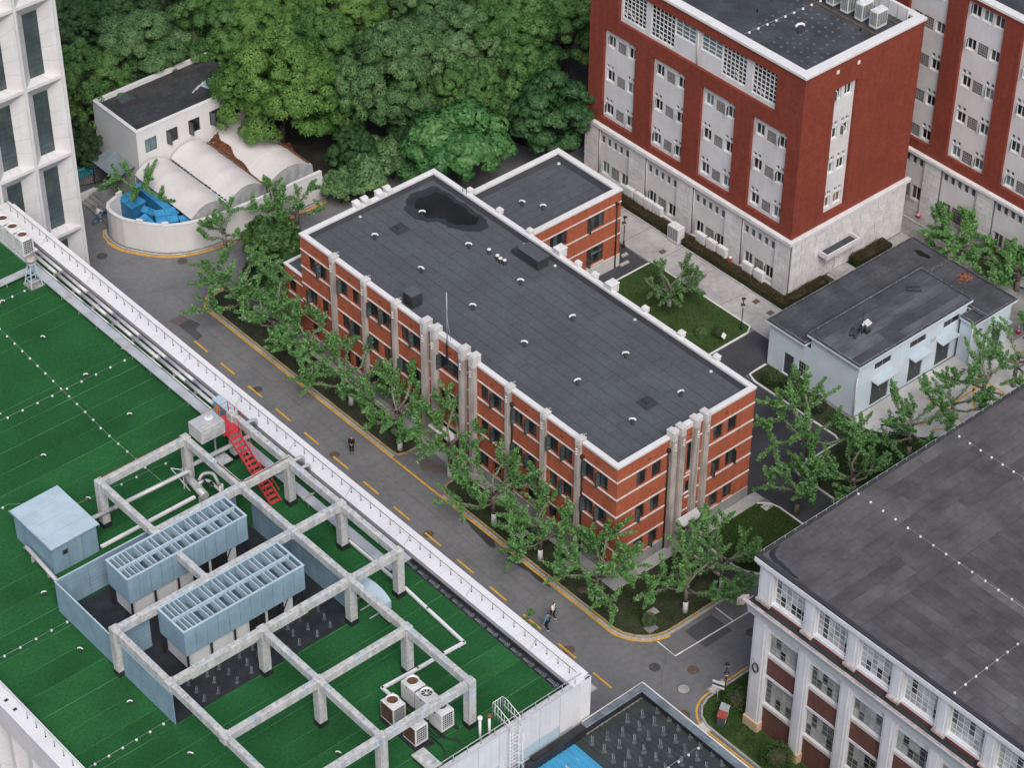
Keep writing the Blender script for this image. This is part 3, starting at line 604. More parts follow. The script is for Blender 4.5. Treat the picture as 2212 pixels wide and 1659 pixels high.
pud = [(9.3, 35.8), (10.2, 36.8), (11.5, 36.75), (13.2, 36.6), (13.3, 33.5), (13.25, 29.3), (12.2, 28.9), (11.3, 29.4), (10.6, 30.0), (10.25, 31.0), (10.1, 32.2), (9.3, 32.9), (8.7, 34.2), (8.9, 35.1)]
def smooth_poly(p, n=3):
    for _ in range(n):
        q = []
        for i in range(len(p)): a, b = p[i], p[(i+1) % len(p)]; q += [(a[0]*.75+b[0]*.25, a[1]*.75+b[1]*.25), (a[0]*.25+b[0]*.75, a[1]*.25+b[1]*.75)]
        p = q
    return p
def wob(p, s, a):
    q = random.Random(s); ph = [q.uniform(0, 6) for _ in range(6)]
    return [(x + a*(math.sin(3.1*y+ph[0])+0.6*math.sin(7.3*y+ph[1])+0.4*math.sin(13*x+ph[2])), y + a*(math.sin(2.7*x+ph[3])+0.6*math.sin(8.1*x+ph[4])+0.4*math.sin(15*y+ph[5]))) for x, y in p]
flat('damp_patch', wob(smooth_poly(pud), 3, 0.09), 10.4165, M['puddle_rim'], bb)
flat('puddle', wob(smooth_poly([(11.8+(x-11.8)*0.74, 33.2+(y-33.2)*0.74) for x, y in pud]), 8, 0.10), 10.419, M['puddle'], bb)
# flagpole on the front
fp = pt(bb, MB().cyl((-0.2, 18.9, 10.9), (-0.2, 18.9, 16.0), 0.045, 0.03, 8).cyl((0.1, 18.75, 10.9), (-0.18, 18.9, 13.6), 0.018, n=5), 'flagpole', M['galv'])
pt(bb, MB().lathe([(0.05, -0.5), (0.11, -0.45), (0.13, -0.3), (0.09, -0.2), (0.05, 0.6), (0.10, 0.7), (0.12, 0.85), (0.06, 0.95), (0.05, 1.25)], 10, (-0.2, 18.95, 10.0)), 'flagpole_bracket', M['steel_dark'])
# rear wing
x0, x1, y0, y1, hw = 14.1, 26.92, 28.35, 36.4, 8.13
WZ = (5.22, 6.7); hol = [(18.8-x0, 5.22, 20.75-x0, 6.7), (23.05-x0, 5.22, 25.0-x0, 6.7), (18.8-x0, 1.6, 20.75-x0, 3.4), (23.05-x0, 1.6, 25.0-x0, 3.4)]
pt(bb, MB().wall(x1-x0, hw-0.2, hol, 0.2), 'wing_wall', M['brick'], (x0, y0, 0))
pt(bb, MB().box(x1-0.3, y0+0.001, 0, x1, y1-0.001, hw-0.2), 'wing_wall', M['brick']); pt(bb, MB().box(x0+.002, y1-0.3, 0, x1-0.301, y1, hw-0.2), 'wing_wall', M['brick'])
pt(bb, MB().box(x0+.002, y0+.36, 0.02, x1-.31, y1-.31, 7.4), 'dark_infill', M['dark'])
pt(bb, MB().box(x0+.003, y0+.37, 7.41, x1-.29, y1-.29, 7.52), 'wing_roof', M['seam']); pt(bb, MB().box(x0+.003, y0+.0005, hw-0.7, x1-0.301, y0+.37, hw-0.202), 'parapet', M['flash'])
roof_sheets(bb, x0+.05, y0+.4, x1-.33, y1-.33, 7.54, 'x', 0.95, 7, 13, 'membrane', 9)
pt(bb, MB().hexa([(x0+.1, y1-0.85, 7.545), (x1-.35, y1-0.85, 7.545), (x1-.35, y1-.3, 7.545), (x0+.1, y1-.3, 7.545), (x0+.1, y1-.42, 7.9), (x1-.35, y1-.42, 7.9), (x1-.35, y1-.3, 7.9), (x0+.1, y1-.3, 7.9)]), 'upstand', M['flash'])
pt(bb, MB().hexa([(x1-.85, y0+.45, 7.545), (x1-.3, y0+.45, 7.545), (x1-.3, y1-.86, 7.545), (x1-.85, y1-.86, 7.545), (x1-.42, y0+.45, 7.9), (x1-.3, y0+.45, 7.9), (x1-.3, y1-.86, 7.9), (x1-.42, y1-.86, 7.9)]), 'upstand', M['flash'])
cap_run(bb, x0+.1, x1+.07, 'x', y0-.07, .55, hw-.199, hw, step=2.1); cap_run(bb, x0+.1, x1+.07, 'x', y1-.48, .55, hw-.199, hw, step=2.1); cap_run(bb, y0+.49, y1-.49, 'y', x1-.48, .55, hw-.199, hw, step=2.1)
for z in (6.78, 5.06, 3.46): hpiece(bb, 'band', 'band', (x0+.1, y0, z), 0, x1-x0-.1, 0.13, 0.07)
hpiece(bb, 'plinth', 'trim', (x0+.1, y0, 0), 0, x1-x0-.1, 1.35, 0.06)
for i, (xw, zw, hh, op) in enumerate(((18.8, 5.22, 1.48, 0), (23.05, 5.22, 1.48, 80), (18.8, 1.6, 1.8, 0), (23.05, 1.6, 1.8, 75))):
    window(bb, (xw, y0, zw), 0, 1.95, hh, 0.15, 'steel_dark', ['glass_dark', 'glass_mid', 'glass_dark', 'glass_mid'], 4, 4, 0.05, 0.03, op, (0.05, 0.08, 0.14, 'band'), 4, osw=0.5)
o = pt(bb, frame_mb(1.85, 0.7, 4, 2, 0.04, 0.03, 0.03), 'awning_sash', M['steel_dark'], (23.1, y0-0.02, 2.62)); o.rotation_euler = (math.radians(-55), 0, 0); MB().box(0.03, 0.01, 0.03, 1.82, 0.02, 0.67).obj('pane', M['glass_mid'], o)
downpipe(bb, (26.35, y0, 0), 0, 7.0)
for (x, y) in ((19.4, 32.6), (20.35, 31.0)): vent_pipe(bb, x, y, 7.54)
pt(bb, MB().lathe([(0.2, 0), (0.17, 0.05), (0.12, 0.14), (0.03, 0.17)], 10), 'roof_drain', M['galv'], (25.9, 35.2, 7.55))
for dx in (0, 0.45): pt(bb, MB().tube([(13.75+dx*0, 33.6-dx, 10.5), (13.75, 33.6-dx, 11.75), (13.9, 33.6-dx, 11.95), (14.3, 33.6-dx, 11.95), (14.55, 33.6-dx, 11.7), (14.55, 33.6-dx, 7.6)], 0.03, 6), 'ladder_rail', M['steel_dark'])
pt(bb, MB().box(26.95, 28.0, 0.0, 27.9, 28.3, 0.12).box(27.95, 28.9, 0, 28.6, 29.2, 0.15), 'stone_step', M['concrete'])
# low annex at the far end
ax0, ax1, ay1, ah = 0.12, 9.0, 40.4, 6.5
hol = [(ay1-39.9, 4.0, ay1-38.9, 5.3), (ay1-39.9, 1.0, ay1-38.9, 2.4)]
pt(bb, MB().wall(ay1-LB-.001, ah-.15, hol, 0.2), 'annex_wall', M['brick'], (ax0, ay1, 0), RW)
pt(bb, MB().box(ax0+.3, LB+.002, 0, ax1, ay1-.001, ah-.4), 'annex_wall', M['brick'])
pt(bb, MB().box(ax0+.02, LB+.003, ah-.39, ax1-.1, ay1-.1, ah-.25), 'annex_roof', M['membrane'])
for b_ in (MB().bbox(ax0-.06, LB+.002, ah-.149, ax0+.2, ay1+.06, ah, .02), MB().bbox(ax0+.21, ay1-.2, ah-.149, ax1, ay1+.06, ah, .02)): pt(bb, b_, 'annex_cap', M['cap'])
for z in (5.4, 3.8, 2.5): hpiece(bb, 'band', 'band', (ax0, ay1, z), RW, ay1-LB-.01, 0.12, 0.07)
for zz, hh in ((4.0, 1.3), (1.0, 1.4)): window(bb, (ax0, 39.9, zz), RW, 1.0, hh, 0.15, 'steel_dark', ['glass_dark'], 2, 3, 0.05, 0.03, 0, (0.05, 0.07, 0.12, 'band'), 2)

# ------------------------------------------------------------ tall red building and its twin behind
M['plaster'] = mat('grey_plaster', (0.58, 0.575, 0.585), 0.9, 0.06, 0.5, fine=0.05, streak=0.05)
M['stone'] = mat('pale_stone', (0.61, 0.60, 0.605), 0.85, 0.09, 0.9, fine=0.07, streak=0.08)
M['stone2'] = mat('pale_stone_b', (0.565, 0.555, 0.56), 0.85, 0.09, 0.9, fine=0.07, streak=0.08)
M['stone_joint'] = mat('stone_joint', (0.15, 0.145, 0.14), 0.95, 0.1)
M['lattice'] = mat('lattice_block', (0.24, 0.235, 0.23), 0.9, 0.12, 2, fine=0.1)
M['roof_old'] = mat('roof_old', (0.047, 0.052, 0.058), 0.75, 0.28, 0.5, fine=0.15, fscale=3)
M['room_glow_paint'] = mat('room_glow_paint', (0.42, 0.20, 0.07), 0.4, 0.6, 2.5, col2=(0.16, 0.10, 0.06))  # orange room light put into the pane colour, nothing glows
def block_wall(root, loc, rz, w, z0, z1, bw=1.12, bh=0.5, seed=1, name='stone_block'):
    """ashlar: blocks with recessed joints on a backing sheet"""
    q = random.Random(seed); n = round((z1-z0)/bh); hh = (z1-z0)/n; l = root.location; c, s = math.cos(rz), math.sin(rz)
    pm(root, MB().box(0, 0.045, z0, w, 0.2, z1).mesh('backing', M['stone_joint']), 'backing', loc, rz)
    for j in range(n):
        x = 0.0; first = True
        while x < w - 1e-6:
            bl = bw * q.choice([1, 1, 1, 0.8]); bl = bl*0.5 if (first and j % 2) else bl; first = False
            if w - (x+bl) < 0.35: bl = w - x
            L_ = round(bl-0.045, 2); mk = q.choice(['stone', 'stone', 'stone2'])
            me = cached(('blk', L_, round(hh, 3), mk), lambda: MB().box(0, 0, 0, L_, 0.05, hh-0.045).mesh('stone_block', M[mk]))
            pm(root, me, name, (loc[0]+c*(x+.015), loc[1]+s*(x+.015), loc[2]+z0+hh*j+.015), rz); x += bl
def lattice(root, loc, rz, w, h, n=5, k=5):
    """pierced screen: a grid in front of a dark opening"""
    me = cached(('lat', w, h, n, k), lambda: frame_mb(w, h, n, k, 0.05, 0.075, 0.08).mesh('screen', M['lattice']))
    l = root.location; c, s = math.cos(rz), math.sin(rz)
    o = ob('screen', me, root, (loc[0]-l.x-s*0.05, loc[1]-l.y+c*0.05, loc[2]-l.z), rz)
    ob('screen_back', cached(('latb', w, h), lambda: MB().box(0.01, 0.15, 0.01, w-0.01, 0.16, h-0.01).mesh('screen_back', M['glass_mid'])), o)
def panel(root, loc, rz, w, z0, z1, wins, screens, smalls, depth=0.3, pl='plaster', seed=0, fm='frame_white', lit=()):
    """recessed plaster panel with windows; u from the panel's left, z absolute"""
    q = random.Random(seed); c, s = math.cos(rz), math.sin(rz)
    P = lambda u, z, d=0.0: (loc[0]+c*u-s*d, loc[1]+s*u+c*d, z)
    hol = [(u, z, u+ww, z+hh) for (u, z, ww, hh) in list(wins)+list(screens)+list(smalls)]
    pm(root, MB().wall(w, z1, hol, 0.24, z0).mesh('panel', M[pl]), 'panel', P(0, 0, depth), rz)
    for i, (u, z, ww, hh) in enumerate(wins):
        op = q.choice([0, 0, 0, 55, 75, 60]); op = 0 if i in lit else op
        window(root, P(u, z, depth), rz, ww, hh, 0.16, fm, ['room_glow_paint'] if i in lit else [q.choice(['glass_dark', 'glass_dark', 'glass_mid', 'glass_green'])], 2, 1, 0.09, 0.10, op, (0.0, 0.03, 0.08, pl), 1, osw=ww*0.46)
    for (u, z, ww, hh) in screens: lattice(root, P(u, z, depth), rz, ww, hh)
    for (u, z, ww, hh) in smalls: pm(root, cached(('sm', ww, hh), lambda: MB().box(0.0, 0.2, 0.0, ww, 0.22, hh).mesh('small_pane', M['glass_mid'])), 'small_pane', P(u, z, depth), rz)

rb = thing('red_building', 'tall dark red brick block on a pale stone base with fan units on its roof', 'building', (35.0, 16.0, 0))
X0, YA, YB, XE, HR = 34.95, 15.95, 41.4, 49.2, 21.9
cols = [(17.42, 21.45), (23.43, 27.46), (29.44, 33.47), (35.58, 39.6)]
hol = [(YB-b, 6.4, YB-a, 15.55) for a, b in cols] + [(YB-37.8, 17.05, YB-19.05, 20.6)]
pt(rb, MB().wall(YB-YA, HR-0.25, hol, 0.3, 5.4), 'wall', M['brick_red'], (X0, YB, 0), RW)
pt(rb, MB().wall(XE-X0, HR-0.25, [(3.78, 6.5, 6.45, 19.15)], 0.3, 5.4), 'wall', M['brick_red'], (X0, YA, 0))
pt(rb, MB().box(X0+.6, YA+.6, 0, XE-.01, YB, HR-.7), 'core', M['dark']); pt(rb, MB().box(XE-.3, YA+.002, 0, XE, YB, HR-.251), 'wall', M['brick_red'])
pt(rb, MB().box(X0+.3, YA+.3, HR-.68, XE-.3, YB, HR-.6), 'roof', M['roof_old'])
roof_sheets(rb, X0+.35, YA+.35, XE-.35, YB-.3, HR-.585, 'y', 1.0, 6, 12, 'roof_old', 21, th=0.01)
for b_ in (MB().box(X0+.02, YA+.001, HR-.68, X0+.5, YB, HR-.251), MB().box(X0+.51, YA+.02, HR-.68, XE-.31, YA+.5, HR-.251), MB().box(XE-.55, YA+.52, HR-.6, XE-.31, YB, HR-.252)): pt(rb, b_, 'parapet', M['roof_old'])
cap_run(rb, YA-.12, YB, 'y', X0-.12, .9, HR-.249, HR, step=1.0); cap_run(rb, X0+.79, XE+.12, 'x', YA-.12, .9, HR-.249, HR, step=1.0); cap_run(rb, YA+.79, YB, 'y', XE-.62, .75, HR-.249, HR, step=1.0)
for i, (a, b) in enumerate(cols):
    wins = []; scr = []; sml = []
    for r_, z in enumerate((6.78, 10.28, 13.8)):
        wins += [(0.22, z, 1.02, 1.16), (2.86, z-0.02, 1.05, 1.16)]; scr.append((1.55, z-0.08, 1.03, 1.12))
        for u in ((0.22, 0.72, 2.88, 3.42) if r_ < 2 else (2.88, 3.42)): sml.append((u, z+1.30, 0.36, 0.38 if r_ < 2 else 0.32))
    panel(rb, (X0, b, 0), RW, b-a, 6.4, 15.55, wins, scr, sml, 0.3, seed=i+3)
# attic strip with gridded windows
pm(rb, MB().wall(18.75, 20.6, [(37.8-37.6, 17.45, 37.8-34.75, 20.3), (37.8-34.1, 17.3, 37.8-31.25, 20.4), (37.8-31.2, 18.75, 37.8-28.75, 20.4), (37.8-28.05, 18.75, 37.8-25.6, 20.4), (37.8-25.55, 17.55, 37.8-22.75, 20.45), (37.8-22.0, 17.45, 37.8-19.2, 20.45)], 0.2, 17.05).mesh('panel', M['plaster']), 'panel', (X0+.28, 37.8, 0), RW)
for (ya, yb, z0, z1, nx, ny, gl) in ((34.75, 37.6, 17.45, 20.3, 6, 7, 'glass_dark'), (31.25, 34.1, 17.3, 20.4, 6, 7, 'glass_dark'), (28.75, 31.2, 18.75, 20.4, 3, 4, 'glass_green'), (25.6, 28.05, 18.75, 20.4, 3, 4, 'glass_green'), (22.75, 25.55, 17.55, 20.45, 6, 7, 'glass_dark'), (19.2, 22.0, 17.45, 20.45, 6, 7, 'glass_dark')):
    o = window(rb, (X0+.28, yb, z0), RW, round(yb-ya, 2), round(z1-z0, 2), 0.10, 'frame_white', [gl], nx, ny, 0.09, 0.10, 0, None, 1)
    if nx == 6:
        for k in range(3):
            u, z = rng.choice([0.5, 1.0, 1.4, 1.9]), rng.choice([0.45, 0.85])
            q = MB(); frame_mb(0.42, 0.42, 1, 1, 0.05, 0.05, 0.03, 0, q); q = q.obj('vent_sash', M['frame_white'], o, (u, -0.03, z)); q.rotation_euler = (math.radians(35), 0, math.radians(-40))
pt(rb, MB().cyl((X0+.2, 28.35, 17.1), (X0+.2, 28.35, 20.6), 0.06, n=8), 'downpipe', M['pvc'])
# narrow panel on the end wall; room light is painted into the lowest pair of panes
wy = []; sm2 = []
for z in (6.9, 10.4, 13.9, 17.75): wy += [(0.12, z, 0.95, 1.1), (1.45, z, 0.95, 1.1)]
for z in (6.9, 10.4, 13.9):
    for u in (0.1, 0.62, 1.45, 1.98): sm2.append((u, z+1.3, 0.38, 0.42))
panel(rb, (X0+3.78, YA, 0), 0, 2.67, 6.5, 19.15, wy, [], sm2, 0.3, seed=31, lit=(0, 1))
for (x, z) in ((38.74, 20.84), (41.22, 20.78)): pt(rb, MB().box(x-.14, YA-.06, z-.16, x+.14, YA-.002, z+.16), 'wall_plate', M['frame_white'])  # two little white plates, not lamps
# stone base, ledge
cap_run(rb, YA-.38, YB+.4, 'y', X0-.4, .42, 5.36, 5.72, 'stone', 1.5); cap_run(rb, X0+.021, XE+.4, 'x', YA-.4, .42, 5.36, 5.72, 'stone', 1.5)
block_wall(rb, (X0, YA-.25, 0), 0, XE-X0+.1, 0.0, 5.35, 1.15, 0.53, 3)
for (a, b), sd_ in (((YA-.25, 17.42), 1), ((21.45, 23.43), 2), ((27.46, 29.44), 3), ((33.47, 35.58), 4), ((39.6, YB), 5)): block_wall(rb, (X0-.25, b, 0), RW, b-a, 0.0, 5.35, 1.15, 0.53, sd_+10)
for i, (a, b) in enumerate(cols):
    sml = [(0.12+0.78*k, 3.68, 0.52, 0.85) for k in range(5)]
    panel(rb, (X0-.12, b, 0), RW, b-a, 0.05, 5.35, [(0.3, 0.55, 1.0, 1.35), (2.8, 0.5, 1.0, 1.35)], [(1.55, 0.5, 1.05, 1.3)], sml, 0.12, seed=i+60)
    pt(rb, MB().bbox(X0-.20, a, 0.0, X0-.02, b, 0.22, .02), 'base_course', M['stone'])
    for ys in (a+.06, ) : pt(rb, MB().cyl((X0-.14, b-.12, 0.2), (X0-.14, b-.12, 5.3), 0.05, n=8), 'downpipe', M['plaster'])
pt(rb, MB().box(38.3, YA-1.35, 2.75, 42.4, YA-.26, 2.9).box(38.3, YA-1.35, 2.9, 38.42, YA-.26, 3.25).box(42.28, YA-1.35, 2.9, 42.4, YA-.26, 3.25).box(38.42, YA-1.35, 2.9, 42.28, YA-1.23, 3.25).box(38.42, YA-1.22, 2.902, 42.28, YA-.27, 2.93, 1), 'door_canopy', [M['plaster'], M['roof_old']])
d = pt(rb, frame_mb(0.95, 2.1, 2, 1, 0.07, 0.05, 0.05).box(0.05, 0.02, 0.05, 0.9, 0.04, 2.05), 'door', M['frame_white'], (40.6, YA-.33, 0.25)); MB().box(0.42, -0.04, 0.95, 0.46, -0.005, 1.1).obj('handle', M['steel_dark'], d)
pt(rb, MB().bbox(39.6, YA-1.5, 0.0, 42.2, YA-.36, 0.12, .02).bbox(39.9, YA-1.2, 0.121, 42.0, YA-.36, 0.24, .02), 'door_step', M['concrete'])
# roof: old ring marks left by slabs, conductor tape on blocks, vent
M['roof_ring'] = mat('roof_ring', (0.085, 0.092, 0.10), .7, .2, 2)
rings = MB(); Q = random.Random(4)
for i in range(9):
    for j in range(9):
        x, y = 37.0+i*0.85+j*0.1, 17.6+j*0.88+0.1*i
        if Q.random() < 0.82 and x < 44.2: rings.lathe([(0.17, 0.0), (0.17, 0.035), (0.11, 0.05), (0.10, 0.012), (0.02, 0.01)], 8, (x, y, HR-.58))
tag(pt(rb, rings, 'ring_pads', M['roof_ring']), kind='stuff')
def conductor(root, pts, blocks, name='conductor', bm='pvc', r=0.012, bs=0.11, bh=0.16):
    o = pt(root, MB().tube(pts, r, 5), name, M['galv'])
    me = cached(('cb', bs, bh, bm), lambda: MB().lathe([(bs, 0), (bs*1.08, bh*0.4), (bs*0.92, bh), (bs*0.3, bh*1.05)], 10).mesh('conductor_block', M[bm]))
    for (x, y, z) in blocks: ob('conductor_block', me, o, (x, y, z), 0)
    return o
cz = HR-.58
conductor(rb, [(36.3, 24.35, cz+.17), (45.6, 23.95, cz+.17)], [])
for k in range(10): pm(rb, cached('cb2', lambda: MB().lathe([(.11, 0), (.12, .06), (.1, .16), (.03, .17)], 10).mesh('conductor_block', M['pvc'])), 'conductor_block', (36.95+k*1.02, 24.32-0.04*k, cz))
vent_pipe(rb, 40.25, 21.75, cz, s=1.5); 
for (x, y) in ((39.9, 26.3), (44.2, 18.6)): pt(rb, MB().lathe([(.06, 0), (.06, .4), (.03, .42)], 8), 'vent_stub', M['pipe_black'], (x, y, cz))
# screen wall and rail at the fan units
pt(rb, MB().box(48.05, 16.9, cz, 48.12, 32, cz+1.3), 'screen_wall', M['plaster'])
for k in range(16): pt(rb, MB().box(48.0, 16.95+k, cz, 48.048, 17.0+k, cz+1.3), 'screen_post', M['galv'])
pt(rb, MB().box(44.6, 16.9, cz, 44.75, 32, cz+.14).box(47.2, 16.9, cz, 47.35, 32, cz+.14), 'unit_rail', M['iron_rust'])

# twin building
tb = thing('red_building', 'second dark red building with pale panel strips standing behind across the narrow alley', 'building', (52.6, 10, 0))
TX, TA, TB, HT = 52.6, -14.0, 44.0, 23.65
cols2 = [(-1.7, 2.4), (4.4, 8.5), (10.4, 14.5), (16.4, 20.5), (22.4, 26.5)]
pt(tb, MB().wall(TB-TA, HT-.25, [(TB-b, 7.25, TB-a, 22.95) for a, b in cols2], 0.3, 6.0), 'wall', M['brick_red'], (TX, TB, 0), RW)
pt(tb, MB().box(TX+.6, TA+.3, 0, TX+16, TB, HT-.7), 'core', M['dark']); pt(tb, MB().box(TX+.001, TA, 6.0, TX+16, TA+.3, HT-.25), 'wall', M['brick_red'])
pt(tb, MB().box(TX+.3, TA+.3, HT-.69, TX+16, TB, HT-.6), 'roof', M['roof_old']); cap_run(tb, TA, TB, 'y', TX-.12, .8, HT-.249, HT, step=1.2)
for i, (a, b) in enumerate(cols2):
    wins = []; scr = []; sml = []
    for r_, z in enumerate((7.45, 11.0, 14.6, 18.3, 21.55)):
        if r_ == 4: wins += [(0.3, z, 1.05, 1.15), (1.55, z, 1.05, 1.15), (2.8, z, 1.05, 1.15)]; continue
        wins += [(0.3, z, 1.0, 1.1), (2.85, z, 1.0, 1.1)]; scr.append((1.5, z-.1, 1.1, 1.2))
        if r_ < 3:
            for u in (0.3, 0.85, 2.86, 3.42): sml.append((u, z+1.25, 0.36, 0.4))
    panel(tb, (TX, b, 0), RW, b-a, 7.25, 22.95, wins, scr, sml, 0.3, seed=i+80)
cap_run(tb, TA, TB, 'y', TX-.4, .42, 6.0, 6.3, 'stone', 1.5)
prev = TA
for i, (a, b) in enumerate(cols2 + [(TB, TB)]):
    block_wall(tb, (TX-.25, a, 0), RW, a-prev, 0.0, 5.99, 1.15, 0.54, 40+i) if 2 < a < 30 else pt(tb, MB().box(TX-.25, prev, 0, TX+.3, a, 5.99), 'base_wall', M['stone'])
    if a < TB: panel(tb, (TX-.12, b, 0), RW, b-a, 0.05, 5.99, [(0.25, 1.15, 1.05, 1.5), (2.8, 1.15, 1.05, 1.5)], [(1.5, 1.15, 1.1, 1.5)], [(0.12+0.78*k, 4.75, 0.5, 0.8) for k in range(5)], 0.12, seed=i+90)
    prev = b
for (y0_, y1_) in ((11.6, 14.4), (5.2, 8.2), (17, 20)):
    g = MB(); k = int((y1_-y0_)/0.14)
    for q in range(k+1): g.cyl((TX-.3, y0_+q*(y1_-y0_)/k, 1.0), (TX-.3, y0_+q*(y1_-y0_)/k, 2.8), 0.012, n=4)
    for z in (1.0, 1.6, 2.2, 2.8): g.cyl((TX-.3, y0_, z), (TX-.3, y1_, z), 0.014, n=4)
    pt(tb, g, 'window_grille', M['iron_rust'])

# ------------------------------------------------------------ low pale blue building
M['pale_blue'] = mat('pale_blue_render', (0.56, 0.655, 0.72), 0.85, 0.05, 0.6, fine=0.04, streak=0.04)
M['roof_worn'] = mat('roof_worn', (0.080, 0.087, 0.098), 0.78, 0.25, 0.45, col2=(0.130, 0.140, 0.158), fine=0.14, fscale=2.5, thr=(0.35, 0.75), anis=(0.5, 1.3, 1))
M['roof_worn2'] = mat('roof_worn_dark', (0.058, 0.063, 0.070), 0.78, 0.25, 0.5, fine=0.14, fscale=2.5)
M['canopy_blue'] = mat('canopy_blue', (0.40, 0.47, 0.515), 0.8, 0.06, 1)
M['door_grey'] = mat('door_grey', (0.055, 0.062, 0.066), 0.6, 0.08, 1, spec=0.4)
ub = thing('utility_building', 'low pale blue building with grey double doors under small canopies and a worn dark roof', 'building', (27, 0, 0))
# lower block, then the taller middle block in front of it
LH, UH = 4.4, 5.4
def solid_walls(root, x0, y0, x1, y1, h, m, holesY=(), holesX=(), name='wall', d=0.18):
    pt(root, MB().wall(x1-x0, h, list(holesY), d), name, M[m], (x0, y0, 0)); pt(root, MB().wall(y1-y0, h, list(holesX), d), name, M[m], (x0, y1, 0), RW)
    pt(root, MB().box(x1-.2, y0+.002, 0, x1, y1-.002, h), name, M[m]); pt(root, MB().box(x0+.002, y1-.2, 0, x1-.201, y1, h), name, M[m])
    pt(root, MB().box(x0+.35, y0+.35, 0.01, x1-.21, y1-.21, h-.02), 'dark_infill', M['dark'])
lx0, lx1, ly1 = 27.1, 44.3, 10.5
dX = [(10.5-8.6, 0.1, 10.5-7.55, 2.15), (10.5-6.9, 0.9, 10.5-5.95, 2.4)]
pt(ub, MB().wall(ly1-5.9, LH-.2, [(1.75, 0.06, 2.85, 2.25), (3.35, 0.75, 4.35, 2.35)], 0.18), 'wall', M['pale_blue'], (lx0, ly1, 0), RW)
pt(ub, MB().box(lx0+.3, 5.9, 0.01, lx1-.01, ly1-.01, LH-.22), 'dark_infill', M['dark']); pt(ub, MB().box(lx0+.003, ly1-.2, 0, lx1-.2, ly1, LH-.2), 'wall', M['pale_blue'])
pt(ub, MB().wall(lx1-39.4, LH-.2, [(42.15-39.4, 0.06, 43.4-39.4, 2.3)], 0.18), 'wall', M['pale_blue'], (39.4, -0.55, 0)); pt(ub, MB().wall(1.3, LH-.2, [], .1), 'wall', M['pale_blue'], (39.4, 0.75, 0), RW)
pt(ub, MB().box(39.7, -0.2, 0.01, lx1-.02, 5.88, LH-.22), 'dark_infill', M['dark']); pt(ub, MB().box(lx1-.2, -.548, 0, lx1, ly1-.002, LH-.2), 'wall', M['pale_blue'])
ux0, ux1, uy0, uy1 = 27.35, 40.4, 1.05, 6.2
dz = [(29.2, 31.35), (33.7, 35.4), (37.05, 38.8)]
hz = [(a-ux0, 0.06, b-ux0, 2.65) for a, b in dz] + [(a-ux0, 3.75, a-ux0+2.0, 4.45) for a in (29.3, 33.5, 37.6)]
solid_walls(ub, ux0, uy0, ux1, uy1, UH-.2, 'pale_blue', hz, [])
# roofs: slab edge, felt rolls, low upstand
for (x0, y0, x1, y1, z, mm, sd_) in ((lx0-.25, 6.45, lx1+.3, ly1+.25, LH, 'roof_worn2', 3), (40.75, -.85, lx1+.3, 6.44, LH, 'roof_worn2', 4), (ux0-.3, uy0-.3, ux1+.3, uy1+.24, UH, 'roof_worn', 5), (39.2, -.85, 40.74, 0.74, LH, 'roof_worn2', 6)):
    pt(ub, MB().box(x0, y0, z-.2, x1, y1, z-.02), 'roof_slab', M['pale_blue']); pt(ub, MB().box(x0+.05, y0+.05, z-.019, x1-.05, y1-.05, z-.006), 'roof', M['seam'])
    roof_sheets(ub, x0+.1, y0+.1, x1-.1, y1-.1, z+.006, 'x', 1.0, 5, 9, mm, sd_, mats=[mm, mm, 'roof_worn2'] if mm == 'roof_worn' else None)
    up = MB()
    for b_ in ((x0+.02, y0+.02, x1-.02, y0+.16), (x0+.02, y1-.16, x1-.02, y1-.02), (x0+.02, y0+.161, x0+.16, y1-.161), (x1-.16, y0+.161, x1-.02, y1-.161)): up.box(b_[0], b_[1], z+.012, b_[2], b_[3], z+.13)
    pt(ub, up, 'roof_edge', M['roof_worn2'])
    pts = [(x0+.1, y0+.1, z+.22), (x1-.1, y0+.1, z+.22), (x1-.1, y1-.1, z+.22), (x0+.1, y1-.1, z+.22), (x0+.1, y0+.1, z+.22)]
    pt(ub, MB().tube(pts, .012, 4), 'conductor', M['galv'])
    clip = cached('uclip', lambda: MB().box(-.02, -.02, 0, .02, .02, .12).mesh('conductor_clip', M['galv']))
    for a, b in zip(pts, pts[1:]):
        n = max(2, int(math.dist(a, b)/1.0))
        for i in range(n): pm(ub, clip, 'conductor_clip', (a[0]+(b[0]-a[0])*i/n, a[1]+(b[1]-a[1])*i/n, z+.10))
for a, b in dz:
    d = pt(ub, MB().box(0, 0, 0, (b-a)/2-.01, .05, 2.58).box((b-a)/2+.01, 0, 0, b-a, .05, 2.58), 'double_door', M['door_grey'], (a, uy0+.1, .07)); MB().box((b-a)/2+.08, -.05, 1.05, (b-a)/2+.12, -.01, 1.25).obj('handle', M['galv'], d)
    pt(ub, MB().hexa([(a-.15, uy0-.75, 2.78), (b+.25, uy0-.75, 2.78), (b+.25, uy0-.002, 2.82), (a-.15, uy0-.002, 2.82), (a-.15, uy0-.75, 2.87), (b+.25, uy0-.75, 2.87), (b+.25, uy0-.002, 2.95), (a-.15, uy0-.002, 2.95)]), 'door_canopy', M['canopy_blue'])
for a in (29.3, 33.5, 37.6): window(ub, (a, uy0, 3.75), 0, 2.0, .7, .08, 'frame_grey', ['glass_dark'], 2, 1, .04, .05, 0, None, 2)
d = pt(ub, MB().box(0, 0, 0, 1.08, .05, 2.17), 'door', M['door_grey'], (lx0+.1, ly1-1.76, .07), RW); MB().box(.9, -.05, 1.0, .95, -.01, 1.15).obj('handle', M['galv'], d)
window(ub, (lx0, ly1-3.35, .75), RW, 1.0, 1.6, .1, 'frame_grey', ['glass_dark'], 4, 4, .05, .03, 0, (.04, .05, .08, 'pale_blue'), 1)
